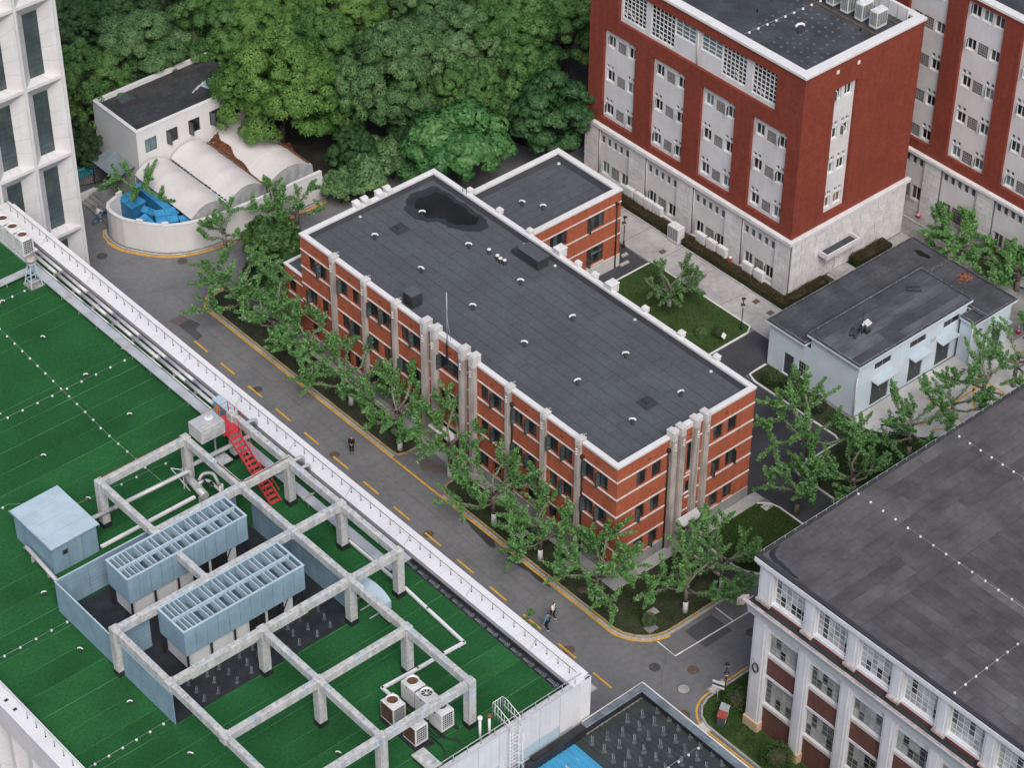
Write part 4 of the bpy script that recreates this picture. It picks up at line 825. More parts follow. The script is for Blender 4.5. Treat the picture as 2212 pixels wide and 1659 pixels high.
d = pt(ub, MB().box(0, 0, 0, 1.23, .05, 2.23), 'door', M['door_grey'], (42.16, -.45, .07)); MB().box(1.0, -.05, 1.0, 1.05, -.01, 1.15).obj('handle', M['galv'], d)
pt(ub, MB().bbox(42.0, -1.2, 2.5, 44.0, -.56, 2.6, .02), 'door_canopy', M['canopy_blue'])
pt(ub, MB().box(36.15, uy0-.03, 3.05, 36.75, uy0-.003, 3.45), 'notice_plate', M['band'])
for (x, y) in ((40.3, 0.9), (39.3, -0.62), (27.25, 1.0)): pt(ub, MB().cyl((x, y, 0.1), (x, y, 4.1), .05, n=8), 'downpipe', M['pvc'])
flat('puddle', wob(smooth_poly(blob(43.35, 8.6, .35, .75, 14, 5, .3)), 2, .03), LH+.016, M['puddle'], ub)
for (x, y, a) in ((38.2, 5.15, .15), (37.9, 4.75, .0)): pt(ub, MB().box(-.65, -.14, 0, .65, .14, .02), 'repair_strip', M['flash'], (x, y, UH+.012), a-.75)
# bundle of white plastic pipes standing on the roof, with dark felt rolls beside it
pb = thing('pipe_bundle', 'bundle of upright white-capped plastic tubes on the pale blue building roof', 'pipes', (30.9, 3.6, UH+.012))
for i, (dx, dy) in enumerate(((0, 0), (.22, 0), (.44, .05), (.05, .2), (.27, .22), (.48, .25), (.1, .42), (.33, .42), (.52, .45), (-.18, .3))):
    t = MB().cyl((0, 0, 0), (0, 0, .85), .085, n=10).obj('tube', M['glass_mid'], pb, (dx-.2, dy-.2, 0)); MB().lathe([(.095, .78), (.10, .85), (.10, .95), (.05, .96)], 10).obj('tube_cap', M['pvc'], t)
MB().cyl((.0, .5, 0), (.0, .5, 2.3), .03, n=6).obj('rod', M['steel_dark'], pb)
for i, (x, y) in enumerate(((30.1, 4.0), (29.95, 3.75), (29.9, 4.25))):
    tag(MB().cyl((-.5, 0, .11 + (.0)), (.5, 0, .11), .11, n=10).cyl((-.502, 0, .11), (-.5, 0, .11), .04, n=8).obj('felt_roll', M['flash'], None, (x, y, UH+.012), .3+.1*i), ('black roofing felt roll lying closest to the upright tubes', 'middle black roofing felt roll of the three on pale blue building', 'black roofing felt roll farthest from the upright tubes')[(0, 1, 2)[i]], 'felt roll', 'felt rolls on the roof')

M['slab_side0'] = mat('block_grey', (0.60, 0.60, 0.59), .8, .08, 2)
# ------------------------------------------------------------ white-pillared factory building
M['white_render'] = mat('white_render', (0.60, 0.61, 0.64), 0.85, 0.05, 0.6, fine=0.05, streak=0.10)
M['ledge_worn'] = mat('ledge_worn', (0.34, 0.29, 0.27), 0.9, 0.25, 1.2, fine=0.2, fscale=4)
M['tan_stone'] = mat('tan_stone', (0.50, 0.37, 0.24), 0.85, 0.12, 1.2, fine=0.1)
M['felt_warm'] = mat('felt_warm', (0.076, 0.071, 0.073), 0.85, 0.22, 0.4, col2=(0.105, 0.099, 0.103), fine=0.12, fscale=2.6, thr=(0.35, 0.7))
M['felt_warm2'] = mat('felt_warm_dark', (0.066, 0.062, 0.063), 0.85, 0.2, 0.6, fine=0.12, fscale=2.6)
M['felt_warm3'] = mat('felt_warm_pale', (0.090, 0.086, 0.089), 0.85, 0.2, 0.35, col2=(0.13, 0.127, 0.13), fine=0.12, fscale=2.0, thr=(0.4, 0.75))
M['brick_paint'] = brick('brick_painted_red', (0.30, 0.060, 0.040), (1.1, 1.3, 1.4), var=0.10)
fb = thing('factory_building', 'white pillared building with tall paned windows, red brick strips and a wide dark felt roof', 'building', (-2.6, -16.7, 0))
FX, FY, NB, PITCH = -2.6, -16.7, 8, 3.82
FL = 34.0; HF = 16.0
rows = [(12.5, 14.88), (7.72, 9.7), (2.88, 5.42)]
hol = [(1.25+PITCH*k, z0, 1.25+PITCH*k+2.85, z1) for k in range(NB) for (z0, z1) in rows]
pt(fb, MB().wall(FL, 11.0, [h for h in hol if h[3] < 11], 0.22, mr=1), 'wall', [M['brick_brown'], M['white_render']], (FX, FY, 0), RW)
pt(fb, MB().wall(FL, 15.5, [h for h in hol if h[3] > 11], 0.22, 11.0, mr=1), 'wall', [M['brick_paint'], M['white_render']], (FX, FY, 0), RW)
pt(fb, MB().box(FX+.6, FY-FL, 0.01, 30, FY-.6, 15.2), 'dark_infill', M['dark']); pt(fb, MB().box(FX+.01, FY-.3, 0, 30, FY, 15.5), 'wall', M['brick_paint']); pt(fb, MB().box(FX, FY-FL-.3, 0, 30, FY-FL-.001, 15.5), 'wall', M['brick_brown'])
Q = random.Random(12)
for k in range(NB):
    for r_, (z0, z1) in enumerate(rows):
        h_ = round(z1-z0, 2); w_ = 2.85; nyr = (5, 4, 5)[r_]
        me = cached(('fwin', h_), lambda: frame_mb(w_, h_, 6, nyr, 0.06, 0.035, 0.06).mesh('window', M['frame_white'] if r_ == 0 else M['frame_grey']))
        o = pm(fb, me, 'window', (FX+.14, FY-1.25-PITCH*k, z0), RW)
        for i in range(6):
            for j in range(2):
                g = Q.choice(['glass_pale', 'glass_pale', 'glass_curtain', 'glass_curtain', 'glass_mid'] if r_ == 0 else (['glass_curtain', 'glass_curtain', 'glass_mid', 'glass_dark'] if r_ == 1 else ['glass_mid', 'glass_curtain', 'glass_dark', 'glass_dark', 'glass_curtain']))
                if r_ == 0 and j == 0 and Q.random() < .25: g = 'glass_dark'
                pme = cached(('fp', i, j, h_, g), lambda: MB().box(w_*i/6+.006, .025, .03 if j == 0 else h_*.42, w_*(i+1)/6-.006, .04, h_*.415 if j == 0 else h_-.03).mesh('pane', M[g])); ob('pane', pme, o)
        if r_ == 0:
            pt(fb, MB().bbox(FX-.12, FY-1.2-PITCH*k-2.95, z0-.28, FX+.2, FY-1.2-PITCH*k, z0-.01, .03), 'sill', M['white_render'])
        else: pt(fb, MB().bbox(FX-.10, FY-1.2-PITCH*k-2.95, z0-.30, FX+.18, FY-1.2-PITCH*k, z0-.005, .03), 'sill', M['trim'])
        if r_ == 2: pt(fb, MB().box(FX-.06, FY-1.2-PITCH*k-2.95, z1+.005, FX+.1, FY-1.2-PITCH*k, z1+.24), 'lintel', M['white_render'])
        if r_ == 1: pt(fb, MB().box(FX-.05, FY-1.2-PITCH*k-2.95, z1+.005, FX+.1, FY-1.2-PITCH*k, 10.75), 'lintel', M['white_render'])
    if k < NB: pass
# open casement in one lower window
q = frame_mb(.48, 1.1, 1, 3, .04, .03, .03).obj('open_sash', M['frame_grey'], fb, (-.45, -1.25-PITCH*3-.4, 4.2-0), RW-.9)
for k in range(NB+1):
    u0, u1 = (0.0, 1.24) if k == 0 else (PITCH*k+.285, PITCH*k+1.245); y0, y1 = FY-u1, FY-u0
    p = pt(fb, MB().box(FX-.34, y0, 1.0, FX+.05, y1, 10.72).box(FX-.40, y0+.18, 1.0, FX-.341, y1-.18, 10.72), 'pillar', M['white_render'])
    b = MB().bbox(FX-.50+2.6, y0-.07+16.7, .0, FX+.04+2.6, y1+.07+16.7, .99, .04).obj('pillar_base', M['tan_stone'], p); b.location = (0, 0, 0)
    p.location = (0-fb.location.x, 0-fb.location.y, 0); b.location = (fb.location.x, fb.location.y, 0)
    pt(fb, MB().box(FX-.22, y0+.005, 12.25, FX+.05, y1-.005, 15.3).box(FX-.28, y0+.2, 12.25, FX-.221, y1-.2, 15.25), 'upper_pillar', M['white_render'])
    pt(fb, MB().bbox(FX-.45, y0-.02, 12.18, FX-.23, y1+.02, 12.42, .03), 'pillar_foot', M['ledge_worn'])
# moulded cornice forming a gutter
prof = [(-.35, 10.725), (-.45, 10.725), (-.5, 11.0), (-.62, 11.4), (-.85, 11.75), (-.95, 12.05), (-1.02, 12.08), (-1.02, 12.2), (-.82, 12.2), (-.80, 11.85), (-.02, 11.85), (-.02, 10.725)]
n = len(prof); vs = [(FX+a, FY+.55, z) for a, z in prof] + [(FX+a, FY-FL, z) for a, z in prof]
pt(fb, MB().add(vs, [(i, i+n, (i+1) % n+n, (i+1) % n) for i in range(n)] + [tuple(range(n)), tuple(reversed(range(n, 2*n)))]), 'cornice', M['white_render'])
for k in range(17): pt(fb, MB().box(FX-1.0, FY+.5-2.0*k-1.98, 12.201, FX-.83, FY+.5-2.0*k, 12.235), 'cornice_top', M['ledge_worn'])
pt(fb, MB().box(FX-.79, FY-FL, 11.851, FX-.03, FY+.5, 11.87), 'gutter', M['flash'])
for i in range(4): pt(fb, MB().box(FX-1.0+.0, FY+.56+.14*i, 11.6-.12*i, FX-.4, FY+.68+.14*i, 12.15-.1*i), 'cornice_end', M['ledge_worn'])
# roof with white fascia
pt(fb, MB().box(FX-.5, FY-FL, 15.55, 30, FY+.35, 15.9).box(FX-.38, FY-FL, 15.3, 29.9, FY+.2, 15.55), 'fascia', M['white_render'])
rf = pt(fb, MB().box(FX-.42, FY-FL, 15.9, 30, FY+.28, 15.965), 'roof', M['felt_warm2'])
roof_sheets(fb, FX-.1, -25.4, 29.8, FY+.1, 16.0, 'x', 1.0, 4, 9, 'felt_warm', 3, mats=['felt_warm']*5+['felt_warm3', 'felt_warm2'], gap=.02, th=.02)
roof_sheets(fb, FX-.1, FY-FL, 29.8, -25.42, 16.0, 'y', 0.95, 5, 12, 'felt_warm', 8, mats=['felt_warm']*6+['felt_warm2', 'felt_warm3'], gap=.02, th=.02)
for b_ in (MB().bbox(FX-.45, FY-FL, 15.966, FX-.11, FY+.32, 16.07, .02), MB().bbox(FX-.109, FY+.101, 15.966, 30, FY+.32, 16.10, .02)): pt(fb, b_, 'roof_edge', M['flash'])
flat('damp_patch', wob(smooth_poly([(FX+.0, FY-.0), (FX+1.9, FY+.05), (FX+.7, FY-.25), (FX+.4, FY-.9), (FX+.3, FY-2.2), (FX+.1, FY-3.2), (FX-.02, FY-3)]), 4, .03), 16.008, M['puddle_rim'], fb)
def beads(root, pts, z, name='conductor', step=None):
    o = pt(root, MB().tube([(x, y, z+.12) for x, y in pts], .010, 5), name, M['galv'])
    me = cached('cblock', lambda: MB().lathe([(.085, 0), (.09, .05), (.08, .12), (.03, .125)], 8).mesh('conductor_block', M['slab_side0']))
    l = root.location
    return me
def bead_line(root, pts, blocks, z):
    me = beads(root, pts, z)
    for x, y in blocks: pm(root, me, 'conductor_block', (x, y, z))
b1 = [(6.54, -16.7-1.12*k) for k in range(16)]; bead_line(fb, [(6.55, -16.5), (6.45, -34)], b1, 16.0)
b2 = [(3.7-1.04*k, -33.02-.03*k) for k in range(7)]; bead_line(fb, [(6.4, -33.0), (-2.7, -33.2)], b2+[(4.75, -33.0)], 16.0)
b3 = [(16.3, -17.2-.98*k) for k in range(9)]; bead_line(fb, [(16.3, -16.5), (16.3, -28)], b3, 16.0)
pt(fb, MB().tube([(x, FY+.21, 16.3) for x in (FX-.2, 30)], .012, 4), 'edge_conductor', M['galv'])
for k in range(30): pt(fb, MB().box(FX+.2+k, FY+.19, 16.1, FX+.24+k, FY+.23, 16.3), 'conductor_clip', M['galv'])
# coil of cable hung on the corner pillar
cc = MB()
for k in range(4): cc.tube([(-3.05-.03*k, -17.35+.33*math.cos(t)*.8, 6.15+.40*math.sin(t)) for t in [2*PI*i/16 for i in range(17)]], .022, 5)
tag(cc.tube([(-3.02, -17.2, 6.5), (-3.0, -16.95, 6.8), (-2.7, -16.6, 7.1), (-2.65, -16.55, 7.4)], .015, 5).obj('cable_coil', M['pipe_black']), 'black cable coil hung on the corner pillar of the white-pillared building', 'cable')
# planted island at the corner
isl = [(1.2, -13.35)] + [(-3.0, -13.35)] + arc(-3.0, -15.5, 2.15, 90, 180, 8) + [(-5.15, -44.0)]
kerb(kb, isl, .16, .12, .9, 'kerb'); ribbon('road_marking', off(isl, -.32), .14, .007, M['yellow'], road)
bedE = bed('planting_bed', off(isl, .08) + [(-2.2, -44.0), (-2.2, -16.6), (1.2, -16.6)], .10, 'lawn')
grass('grass', 'thick grass of the corner island beside the white pillared building', [off(isl, .16) + [(-2.7, -44.0), (-2.7, -16.6), (1.2, -16.6)]], 26000, .16, 'grassblade', .10, 6)
sheet('pavement', [(-12, -15.6), (-6.0, -15.9), (-6.0, -44), (-12, -44)], .004, M['concrete_old'])

# ------------------------------------------------------------ green-roofed building
M['turf'] = mat('artificial_turf', (0.0160, 0.082, 0.0250), 0.95, 0.20, 0.16, fine=0.20, fscale=5, bump=0.3, bscale=40, spec=0.1)
M['turf2'] = mat('artificial_turf_b', (0.0180, 0.090, 0.0270), 0.95, 0.20, 0.22, fine=0.20, fscale=5, bump=0.3, bscale=40, spec=0.1)
M['turf_seam'] = mat('turf_seam', (0.075, 0.19, 0.085), 0.95, 0.6, 0.5, thr=(.3, .6))
M['slab'] = mat('cap_slab', (0.64, 0.635, 0.64), 0.7, 0.04, 0.8, fine=0.05)
M['slab_side'] = mat('parapet_side', (0.44, 0.44, 0.455), 0.85, 0.08, 0.8, fine=0.06, streak=0.15)
M['cladding'] = mat('white_cladding', (0.58, 0.575, 0.58), 0.8, 0.05, 0.7, fine=0.04, streak=0.07)
M['pergola'] = mat('weathered_concrete', (0.52, 0.52, 0.505), 0.9, 0.12, 1.1, col2=(0.36, 0.43, 0.48), fine=0.16, fscale=4, streak=0.30, thr=(.52, .72))
M['blue_steel'] = mat('blue_sheet', (0.215, 0.325, 0.405), 0.55, 0.08, 0.9, fine=0.06, streak=0.12, spec=0.35)
M['blue_dark'] = mat('blue_sheet_dark', (0.15, 0.225, 0.285), 0.6, 0.12, 0.9, fine=0.08, streak=0.15)
M['blue_roof'] = mat('blue_sheet_top', (0.37, 0.47, 0.53), 0.5, 0.06, 0.9, fine=0.05, spec=0.35)
M['tray'] = mat('tray_metal', (0.40, 0.425, 0.445), 0.55, 0.14, 0.9, fine=0.1, metal=0.15)
M['lag'] = mat('pipe_lagging', (0.44, 0.44, 0.44), 0.5, 0.12, 1.0, fine=0.1, metal=0.2, spec=0.4)
M['membrane_blk'] = mat('membrane_black', (0.020, 0.022, 0.025), 0.5, 0.3, 1.2, fine=0.2, spec=0.4)
M['print'] = mat('printed_logo', (0.17, 0.19, 0.20), 0.7, 0.5, 1.5, thr=(.3, .6))
M['red_paint'] = mat('red_paint', (0.48, 0.045, 0.055), 0.5, 0.12, 1.2, spec=0.4)
M['rust'] = mat('rust', (0.17, 0.075, 0.035), 0.9, 0.3, 3, fine=0.2)
M['unit_white'] = mat('unit_white', (0.60, 0.60, 0.60), 0.45, 0.04, 1.2, fine=0.04, spec=0.4)
M['unit_pale'] = mat('unit_pale', (0.55, 0.56, 0.57), 0.5, 0.05, 1.2, spec=0.4)
M['fan'] = mat('fan_brown', (0.100, 0.058, 0.043), 0.6, 0.2, 3)
M['fan_dark'] = mat('fan_dark', (0.035, 0.038, 0.04), 0.6, 0.2, 3)
gb = thing('green_roof_building', 'white building with an artificial turf roof and slab-capped parapets beside the road', 'building', (-30, 15, 0))
GX0, GX1, GY0, GY1, GZ, GP = -46.65, -16.62, -15.25, 54.38, 12.4, 13.0
pt(gb, MB().box(GX0+.9, GY0+.25, 0, GX1-.25, GY1-.02, GZ-.02), 'core', M['slab_side']); pt(gb, MB().box(GX0+1.0, GY0+.26, GZ-.019, GX1-1.5, GY1-.03, GZ-.008), 'roof', M['turf_seam'])
# strips of turf laid along x
def strips(y0, y1, wid, x0, x1, seed):
    q = random.Random(seed); n = round((y1-y0)/wid); w_ = (y1-y0)/n
    for i in range(n):
        g = q.choice([.012, .016, .03, .045]); pt(gb, MB().box(x0, y0+w_*i+g/2, GZ-.008, x1, y0+w_*(i+1)-g/2, GZ+q.uniform(-.002, .003)), 'turf_strip', M[q.choice(['turf', 'turf', 'turf2'])])
strips(GY0+.5, GY1-.1, 2.0, GX0+1.02, -18.75, 4)
# road-side parapet
pt(gb, MB().box(GX1-1.45, GY0+.001, 0, GX1-.06, GY1-.01, GP-.09), 'wall', M['cladding'])
for k in range(72):
    y = GY0 + .02 + .967*k
    if y > GY1-1: break
    pt(gb, MB().bbox(GX1-1.54, y, GP-.088, GX1-.50, y+.94, GP+rng.uniform(-.003, .003), .012), 'cap_slab', M['slab'])
    pt(gb, MB().bbox(GX1-.49, y+.3, GP-.088, GX1+.02, y+.3+.94, GP+rng.uniform(-.003, .003), .012), 'cap_slab', M['slab'])
pt(gb, MB().box(GX1-1.50, GY0+.3, GZ+.02, GX1-1.452, GY1-.05, GP-.10), 'parapet_lining', M['slab_side'])
pt(gb, MB().box(GX1-2.16, GY0+.3, GZ+.003, GX1-1.51, GY1-.05, GZ+.012).box(GX1-1.62, GY0+.3, GZ+.0125, GX1-1.501, GY1-.05, GZ+.16), 'gutter_membrane', M['membrane_blk'])
# rail on the parapet
rl = thing('guard_rail', 'thin steel guard rail on short posts along the white road-side parapet', 'railing', (-17.45, 20, GP))
rl_pts = [(-17.50-.0, GY0+.45-20, .56), (-17.38, GY1-.6-20, .56)]
MB().tube([(-.07, rl_pts[0][1], .56), (.1, rl_pts[1][1], .56)], .02, 6).obj('rail', M['steel_dark'], rl)
for k in range(64):
    y = GY0+1.1+1.083*k
    if y > GY1-.4: break
    x = -.07+.17*(y-GY0)/(GY1-GY0)
    ob('post', cached('rpost', lambda: MB().cyl((0, 0, .0), (0, 0, .55), .016, n=6).lathe([(.06, 0), (.055, .012), (.02, .02)], 8).mesh('post', M['steel_dark'])), rl, (x, y-20, 0))
    if k % 6 == 3: ob('stay', cached('rstay', lambda: MB().cyl((0, 0, .5), (-.62, -.1, .0), .009, n=5).mesh('stay', M['steel_dark'])), rl, (x, y-20, 0))
# end wall, cladding panels, rail
pt(gb, MB().box(GX0+.4, GY0+.10, 0, GX1-.005, GY0+.249, GP-.06), 'wall', M['slab_side'])
for k in range(17):
    x1 = GX1-.92-1.72*k; x0 = x1-1.71
    if x0 < GX0: break
    zb = 9.35 if k in (0, 3, 5) else 10.1
    pt(gb, MB().box(x0+.012, GY0, zb, x1-.012, GY0+.10, GP-.10), 'cladding_panel', M['cladding'])
    if zb > 10: pt(gb, MB().box(x0+.012, GY0+.03, 9.0, x1-.012, GY0+.10, zb-.02), 'cladding_panel', M['blue_roof'])
pt(gb, MB().box(GX1-.9, GY0-.02, 9.0, GX1+.0, GY0+.10, GP-.09), 'cladding_panel', M['slab'])
pt(gb, MB().box(GX0+.4, GY0-.06, GP-.058, GX1-1.56, GY0+.32, GP+.02), 'wall_top', M['slab_side'])
pt(gb, MB().box(GX0+.4, GY0-.35, 8.9, GX1-1.6, GY0-.002, 8.98), 'ledge', M['blue_roof'])
r2 = thing('guard_rail', 'steel guard rail along the end wall of the turf roof beside the caged ladder', 'railing', (-24, GY0+.1, GP+.02))
MB().tube([(-21, 0, .62), (6.6, 0, .62)], .03, 6).obj('rail', M['band'], r2)
for k in range(24): ob('post', cached('rpost2', lambda: MB().cyl((0, 0, 0), (0, 0, .6), .02, n=6).lathe([(.06, 0), (.055, .012), (.02, .02)], 8).mesh('post', M['galv'])), r2, (6.1-1.13*k, 0, 0))
# roof ladder with cage
cl = thing('caged_ladder', 'white caged steel ladder climbing the end wall to the turf roof', 'ladder', (-23.4, GY0, 5.0))
L_ = MB()
for s in (-.4, .4): L_.cyl((s, -.35, 0), (s, -.35, 8.1), .035, n=6)
L_.obj('stile', M['unit_white'], cl)
for k in range(24): ob('rung', cached('rung', lambda: MB().cyl((-.4, -.35, 0), (.4, -.35, 0), .02, n=6).mesh('rung', M['unit_white'])), cl, (0, 0, .3+.32*k))
for k in range(8):
    ob('hoop', cached('hoop', lambda: MB().tube([(.4*math.cos(t), -.35-.75*math.sin(t), 0) for t in [PI*i/10 for i in range(11)]], .02, 5).mesh('hoop', M['unit_white'])), cl, (0, 0, 2.2+.85*k))
for k in range(5):
    t = PI*(k+.5)/5; ob('cage_strip', MB().cyl((.4*math.cos(t), -.35-.75*math.sin(t), 2.2), (.4*math.cos(t), -.35-.75*math.sin(t), 8.2), .018, n=5).mesh('cage_strip', M['unit_white']), cl)
g = MB()
for s in (-.42, .42):
    g.tube([(s, -.35, 8.0), (s, -.3, 9.0), (s, .9, 9.4), (s, 1.3, 9.4), (s, 1.3, 8.0)], .03, 6); g.tube([(s, -.3, 8.5), (s, 1.3, 8.7)], .025, 6)
    for k in range(4): g.cyl((s, .2+.3*k, 8.0), (s, .2+.3*k, 9.2), .02, n=5)
for k in range(5): g.cyl((-.42+.21*k, 1.3, 8.0), (-.42+.21*k, 1.3, 9.4), .02, n=5)
g.cyl((-.42, 1.3, 9.4), (.42, 1.3, 9.4), .03, n=6).obj('top_guard', M['unit_white'], cl)
for (x, y, c, h) in ((-25.35, GY0+.75, 'slab', 2.0), (-24.75, GY0+.55, 'rust', 1.95)):
    pt(gb, MB().cyl((x, y, GZ), (x, y, GZ+h), .09, n=8).lathe([(.1, h), (.17, h+.05), (.17, h+.2), (.1, h+.24)], 10, (x, y, GZ), m=1), 'soil_vent', [M['pvc'], M[c]])
# far-left parapet and facade below it
pt(gb, MB().box(GX0, GY0+.001, 10.6, GX0+.95, GY1-.01, GP-.09), 'wall', M['cladding']); pt(gb, MB().box(GX0+.6, GY0+.001, 0, GX0+.95, GY1-.01, 10.6), 'wall', M['cladding'])
for k in range(40):
    y = GY0+.05+1.0*k; pt(gb, MB().bbox(GX0-.08, y, GP-.088, GX0+1.08, y+.988, GP+rng.uniform(-.003, .003), .012), 'cap_slab', M['slab'])
r3 = thing('guard_rail', 'guard rail on the slab-capped parapet at the lower left of the turf roof', 'railing', (GX0+.75, 5, GP))
MB().tube([(0, -20, .5), (0, 20, .5)], .02, 6).obj('rail', M['galv'], r3)
for k in range(38): ob('post', cached('rpost', None), r3, (-.12, -19.6+1.04*k, 0)) if k not in (20, 21, 22) else None
for k in (20, 21, 22): pt(gb, MB().box(GX0+.3, 5-19.6+1.04*k, GP+.002, GX0+.55, 5-19.4+1.04*k, GP+.03), 'base_plate', M['steel_dark'])

# splayed window bays, shared by the tower and this facade
def splay_bay(root, loc, rz, w, h, dep, gw, rim=.12, mname='cladding', npane=12, gl='glass_green_dark', head=1.3, key=None):
    """one facade bay: rim, tiled splayed cheeks, tiled sill, sloping head and a glazed slot of stacked panes"""
    gx0, gx1 = (w-gw)/2, (w+gw)/2; a, b = rim, w-rim; zt = h-rim; zg = h-head; zs = rim
    rimm = cached(('rim', w, h, rim), lambda: MB().box(0, 0, 0, a-.012, .3, h).box(b+.012, 0, 0, w, .3, h).box(a-.011, 0, 0, b+.011, .3, zs).box(a-.011, 0, zt, b+.011, .3, h).mesh('bay', M[mname]))
    o = pm(root, rimm, 'bay', loc, rz); n = 5
    def q(p): return MB().add(p, [(0, 1, 2, 3)])
    for k in range(n):
        t0, t1 = k/n, (k+1)/n; e = .006
        zl0, zl1 = zs+(zt-zs)*t0+e, zs+(zt-zs)*t1-e; gl0, gl1 = zs+.1+(zg-zs-.1)*t0+e, zs+.1+(zg-zs-.1)*t1-e
        ob('cheek_tile', cached(('ckl', w, h, k), lambda: q([(a, .05, zl0), (gx0, dep, gl0), (gx0, dep, gl1), (a, .05, zl1)]).mesh('cheek_tile', M[mname])), o)
        ob('cheek_tile', cached(('ckr', w, h, k), lambda: q([(gx1, dep, gl0), (b, .05, zl0), (b, .05, zl1), (gx1, dep, gl1)]).mesh('cheek_tile', M[mname])), o)
    for k in range(3):
        f0, f1 = k/3, (k+1)/3; e = .008
        ob('sill_tile', cached(('slt', w, h, k), lambda: q([(a+(b-a)*f0+e, .05, zs+.01), (a+(b-a)*f1-e, .05, zs+.01), (gx0+(gx1-gx0)*f1-e, dep, zs+.1), (gx0+(gx1-gx0)*f0+e, dep, zs+.1)]).mesh('sill_tile', M[mname])), o)
    ob('head', cached(('hd', w, h), lambda: q([(a, .05, zt), (gx0, dep, zg), (gx1, dep, zg), (b, .05, zt)]).mesh('head', M[mname])), o)
    ob('bay_back', cached(('bk', w, h), lambda: MB().add([(0, .06, 0), (0, dep+.3, 0), (w, dep+.3, 0), (w, .06, 0), (0, .06, h), (0, dep+.3, h), (w, dep+.3, h), (w, .06, h), (0.02, dep+.08, 0.02), (w-.02, dep+.08, 0.02), (w-.02, dep+.08, h), (.02, dep+.08, h)], [(8, 9, 10, 11)]).mesh('bay_back', M['stone_joint'])), o)
    for k in range(npane):
        z0 = zs+.1+(zg-zs-.1)*k/npane; z1 = zs+.1+(zg-zs-.1)*(k+1)/npane
        ob('pane', cached(('bp', w, h, k), lambda: MB().hexa([(gx0, dep+.035, z0+.015), (gx1, dep+.035, z0+.015), (gx1, dep+.06, z0+.015), (gx0, dep+.06, z0+.015), (gx0, dep+.005, z1), (gx1, dep+.005, z1), (gx1, dep+.05, z1), (gx0, dep+.05, z1)]).mesh('pane', M[gl])), o)
    return o
M['glass_green_dark'] = mat('glass_green_dark', (0.058, 0.082, 0.086), 0.25, 0.2, 0.8, fine=.06, streak=0.15, spec=0.45)
for k in range(9): splay_bay(gb, (GX0+.02, 14.0-2.4*k, 4.6), RW, 2.4, 5.98, .58, 1.0, .1, npane=8)

# pergola of weathered concrete
pg = thing('concrete_pergola', 'weathered concrete frame of columns and beams over the plant on the turf roof', 'pergola', (-30, 0, GZ))
PZ = 4.15; gx = {'a': -39.1, 'b': -32.0, 'c': -24.95, 'd': -20.95}; gy = (17.5, 11.0, 5.1, -1.0, -6.85, -13.05)
def beam(x0, y0, x1, y1, w=.42, h=.62, dz=0):
    dx, dy = x1-x0, y1-y0; l = math.hypot(dx, dy)
    pt(pg, MB().bbox(0, -w/2, PZ-h, l, w/2, PZ+dz, .03), 'beam', M['pergola'], (x0, y0, GZ), math.atan2(dy, dx))
cw = .29
def seg(axis, fixed, pts):
    for a, b in zip(pts, pts[1:]):
        if axis == 'x': beam(a+cw, fixed, b-cw, fixed)
        else: beam(fixed, a-cw, fixed, b+cw)
xs4 = [gx['a'], gx['b'], gx['c'], gx['d']]
seg('x', gy[0], [gx['b'], gx['c']]); seg('x', gy[1], [gx['b'], gx['c'], gx['d']]); seg('x', gy[2], xs4); seg('x', gy[3], xs4); seg('x', gy[4], xs4[:3]); seg('x', gy[5], [gx['a']-6] + xs4[:3])
seg('y', gx['c'], list(gy)); seg('y', gx['d'], list(gy[:4])); seg('y', gx['a'], list(gy[2:])+[-15.0]); seg('y', gx['b'], list(gy[:2])); beam(gx['b'], 8.18, gx['b'], gy[2]+cw); seg('y', gx['b'], list(gy[3:]))
nodes = {('b', 0), ('c', 0), ('d', 0), ('b', 1), ('c', 1), ('d', 1), ('a', 2), ('b', 2), ('c', 2), ('d', 2), ('a', 3), ('b', 3), ('c', 3), ('d', 3), ('a', 4), ('b', 4), ('c', 4), ('a', 5), ('b', 5), ('c', 5)}
colm = {('b', 0), ('c', 0), ('d', 1), ('d', 2), ('d', 3), ('a', 2), ('b', 3), ('b', 4), ('c', 3), ('c', 4), ('c', 5), ('b', 5), ('d', 0)}
for (c_, r_) in nodes:
    x, y = gx[c_], gy[r_]
    if (c_, r_) in colm:
        pt(pg, MB().bbox(x-.288, y-.288, GZ+.42, x+.288, y+.288, GZ+PZ+.05, .04), 'column', M['pergola'])
        pt(pg, MB().box(x-.33, y-.33, GZ, x+.33, y+.33, GZ+.418), 'column_foot', M['membrane_blk'])
    else: pt(pg, MB().bbox(x-.288, y-.288, GZ+PZ-.62, x+.288, y+.288, GZ+PZ+.02, .04), 'node', M['pergola'])
pin = cached('pin', lambda: MB().cyl((0, 0, 0), (0, 0, .13), .012, n=4).mesh('pin', M['steel_dark']))
for (ax, fx, a, b) in [('x', gy[2], -39, -21), ('x', gy[3], -39, -21), ('x', gy[4], -39, -25), ('y', gx['c'], -13, 17), ('y', gx['a'], -13, 5), ('x', gy[5], -39, -25), ('x', gy[1], -32, -21), ('y', gx['b'], -13, -1), ('y', gx['d'], -1, 17)]:
    n_ = int((b-a)/1.05)
    for i in range(n_):
        t = a+(b-a)*(i+.5)/n_; pm(pg, pin, 'rebar_pin', (t, fx, GZ+PZ+.02) if ax == 'x' else (fx, t, GZ+PZ+.02))
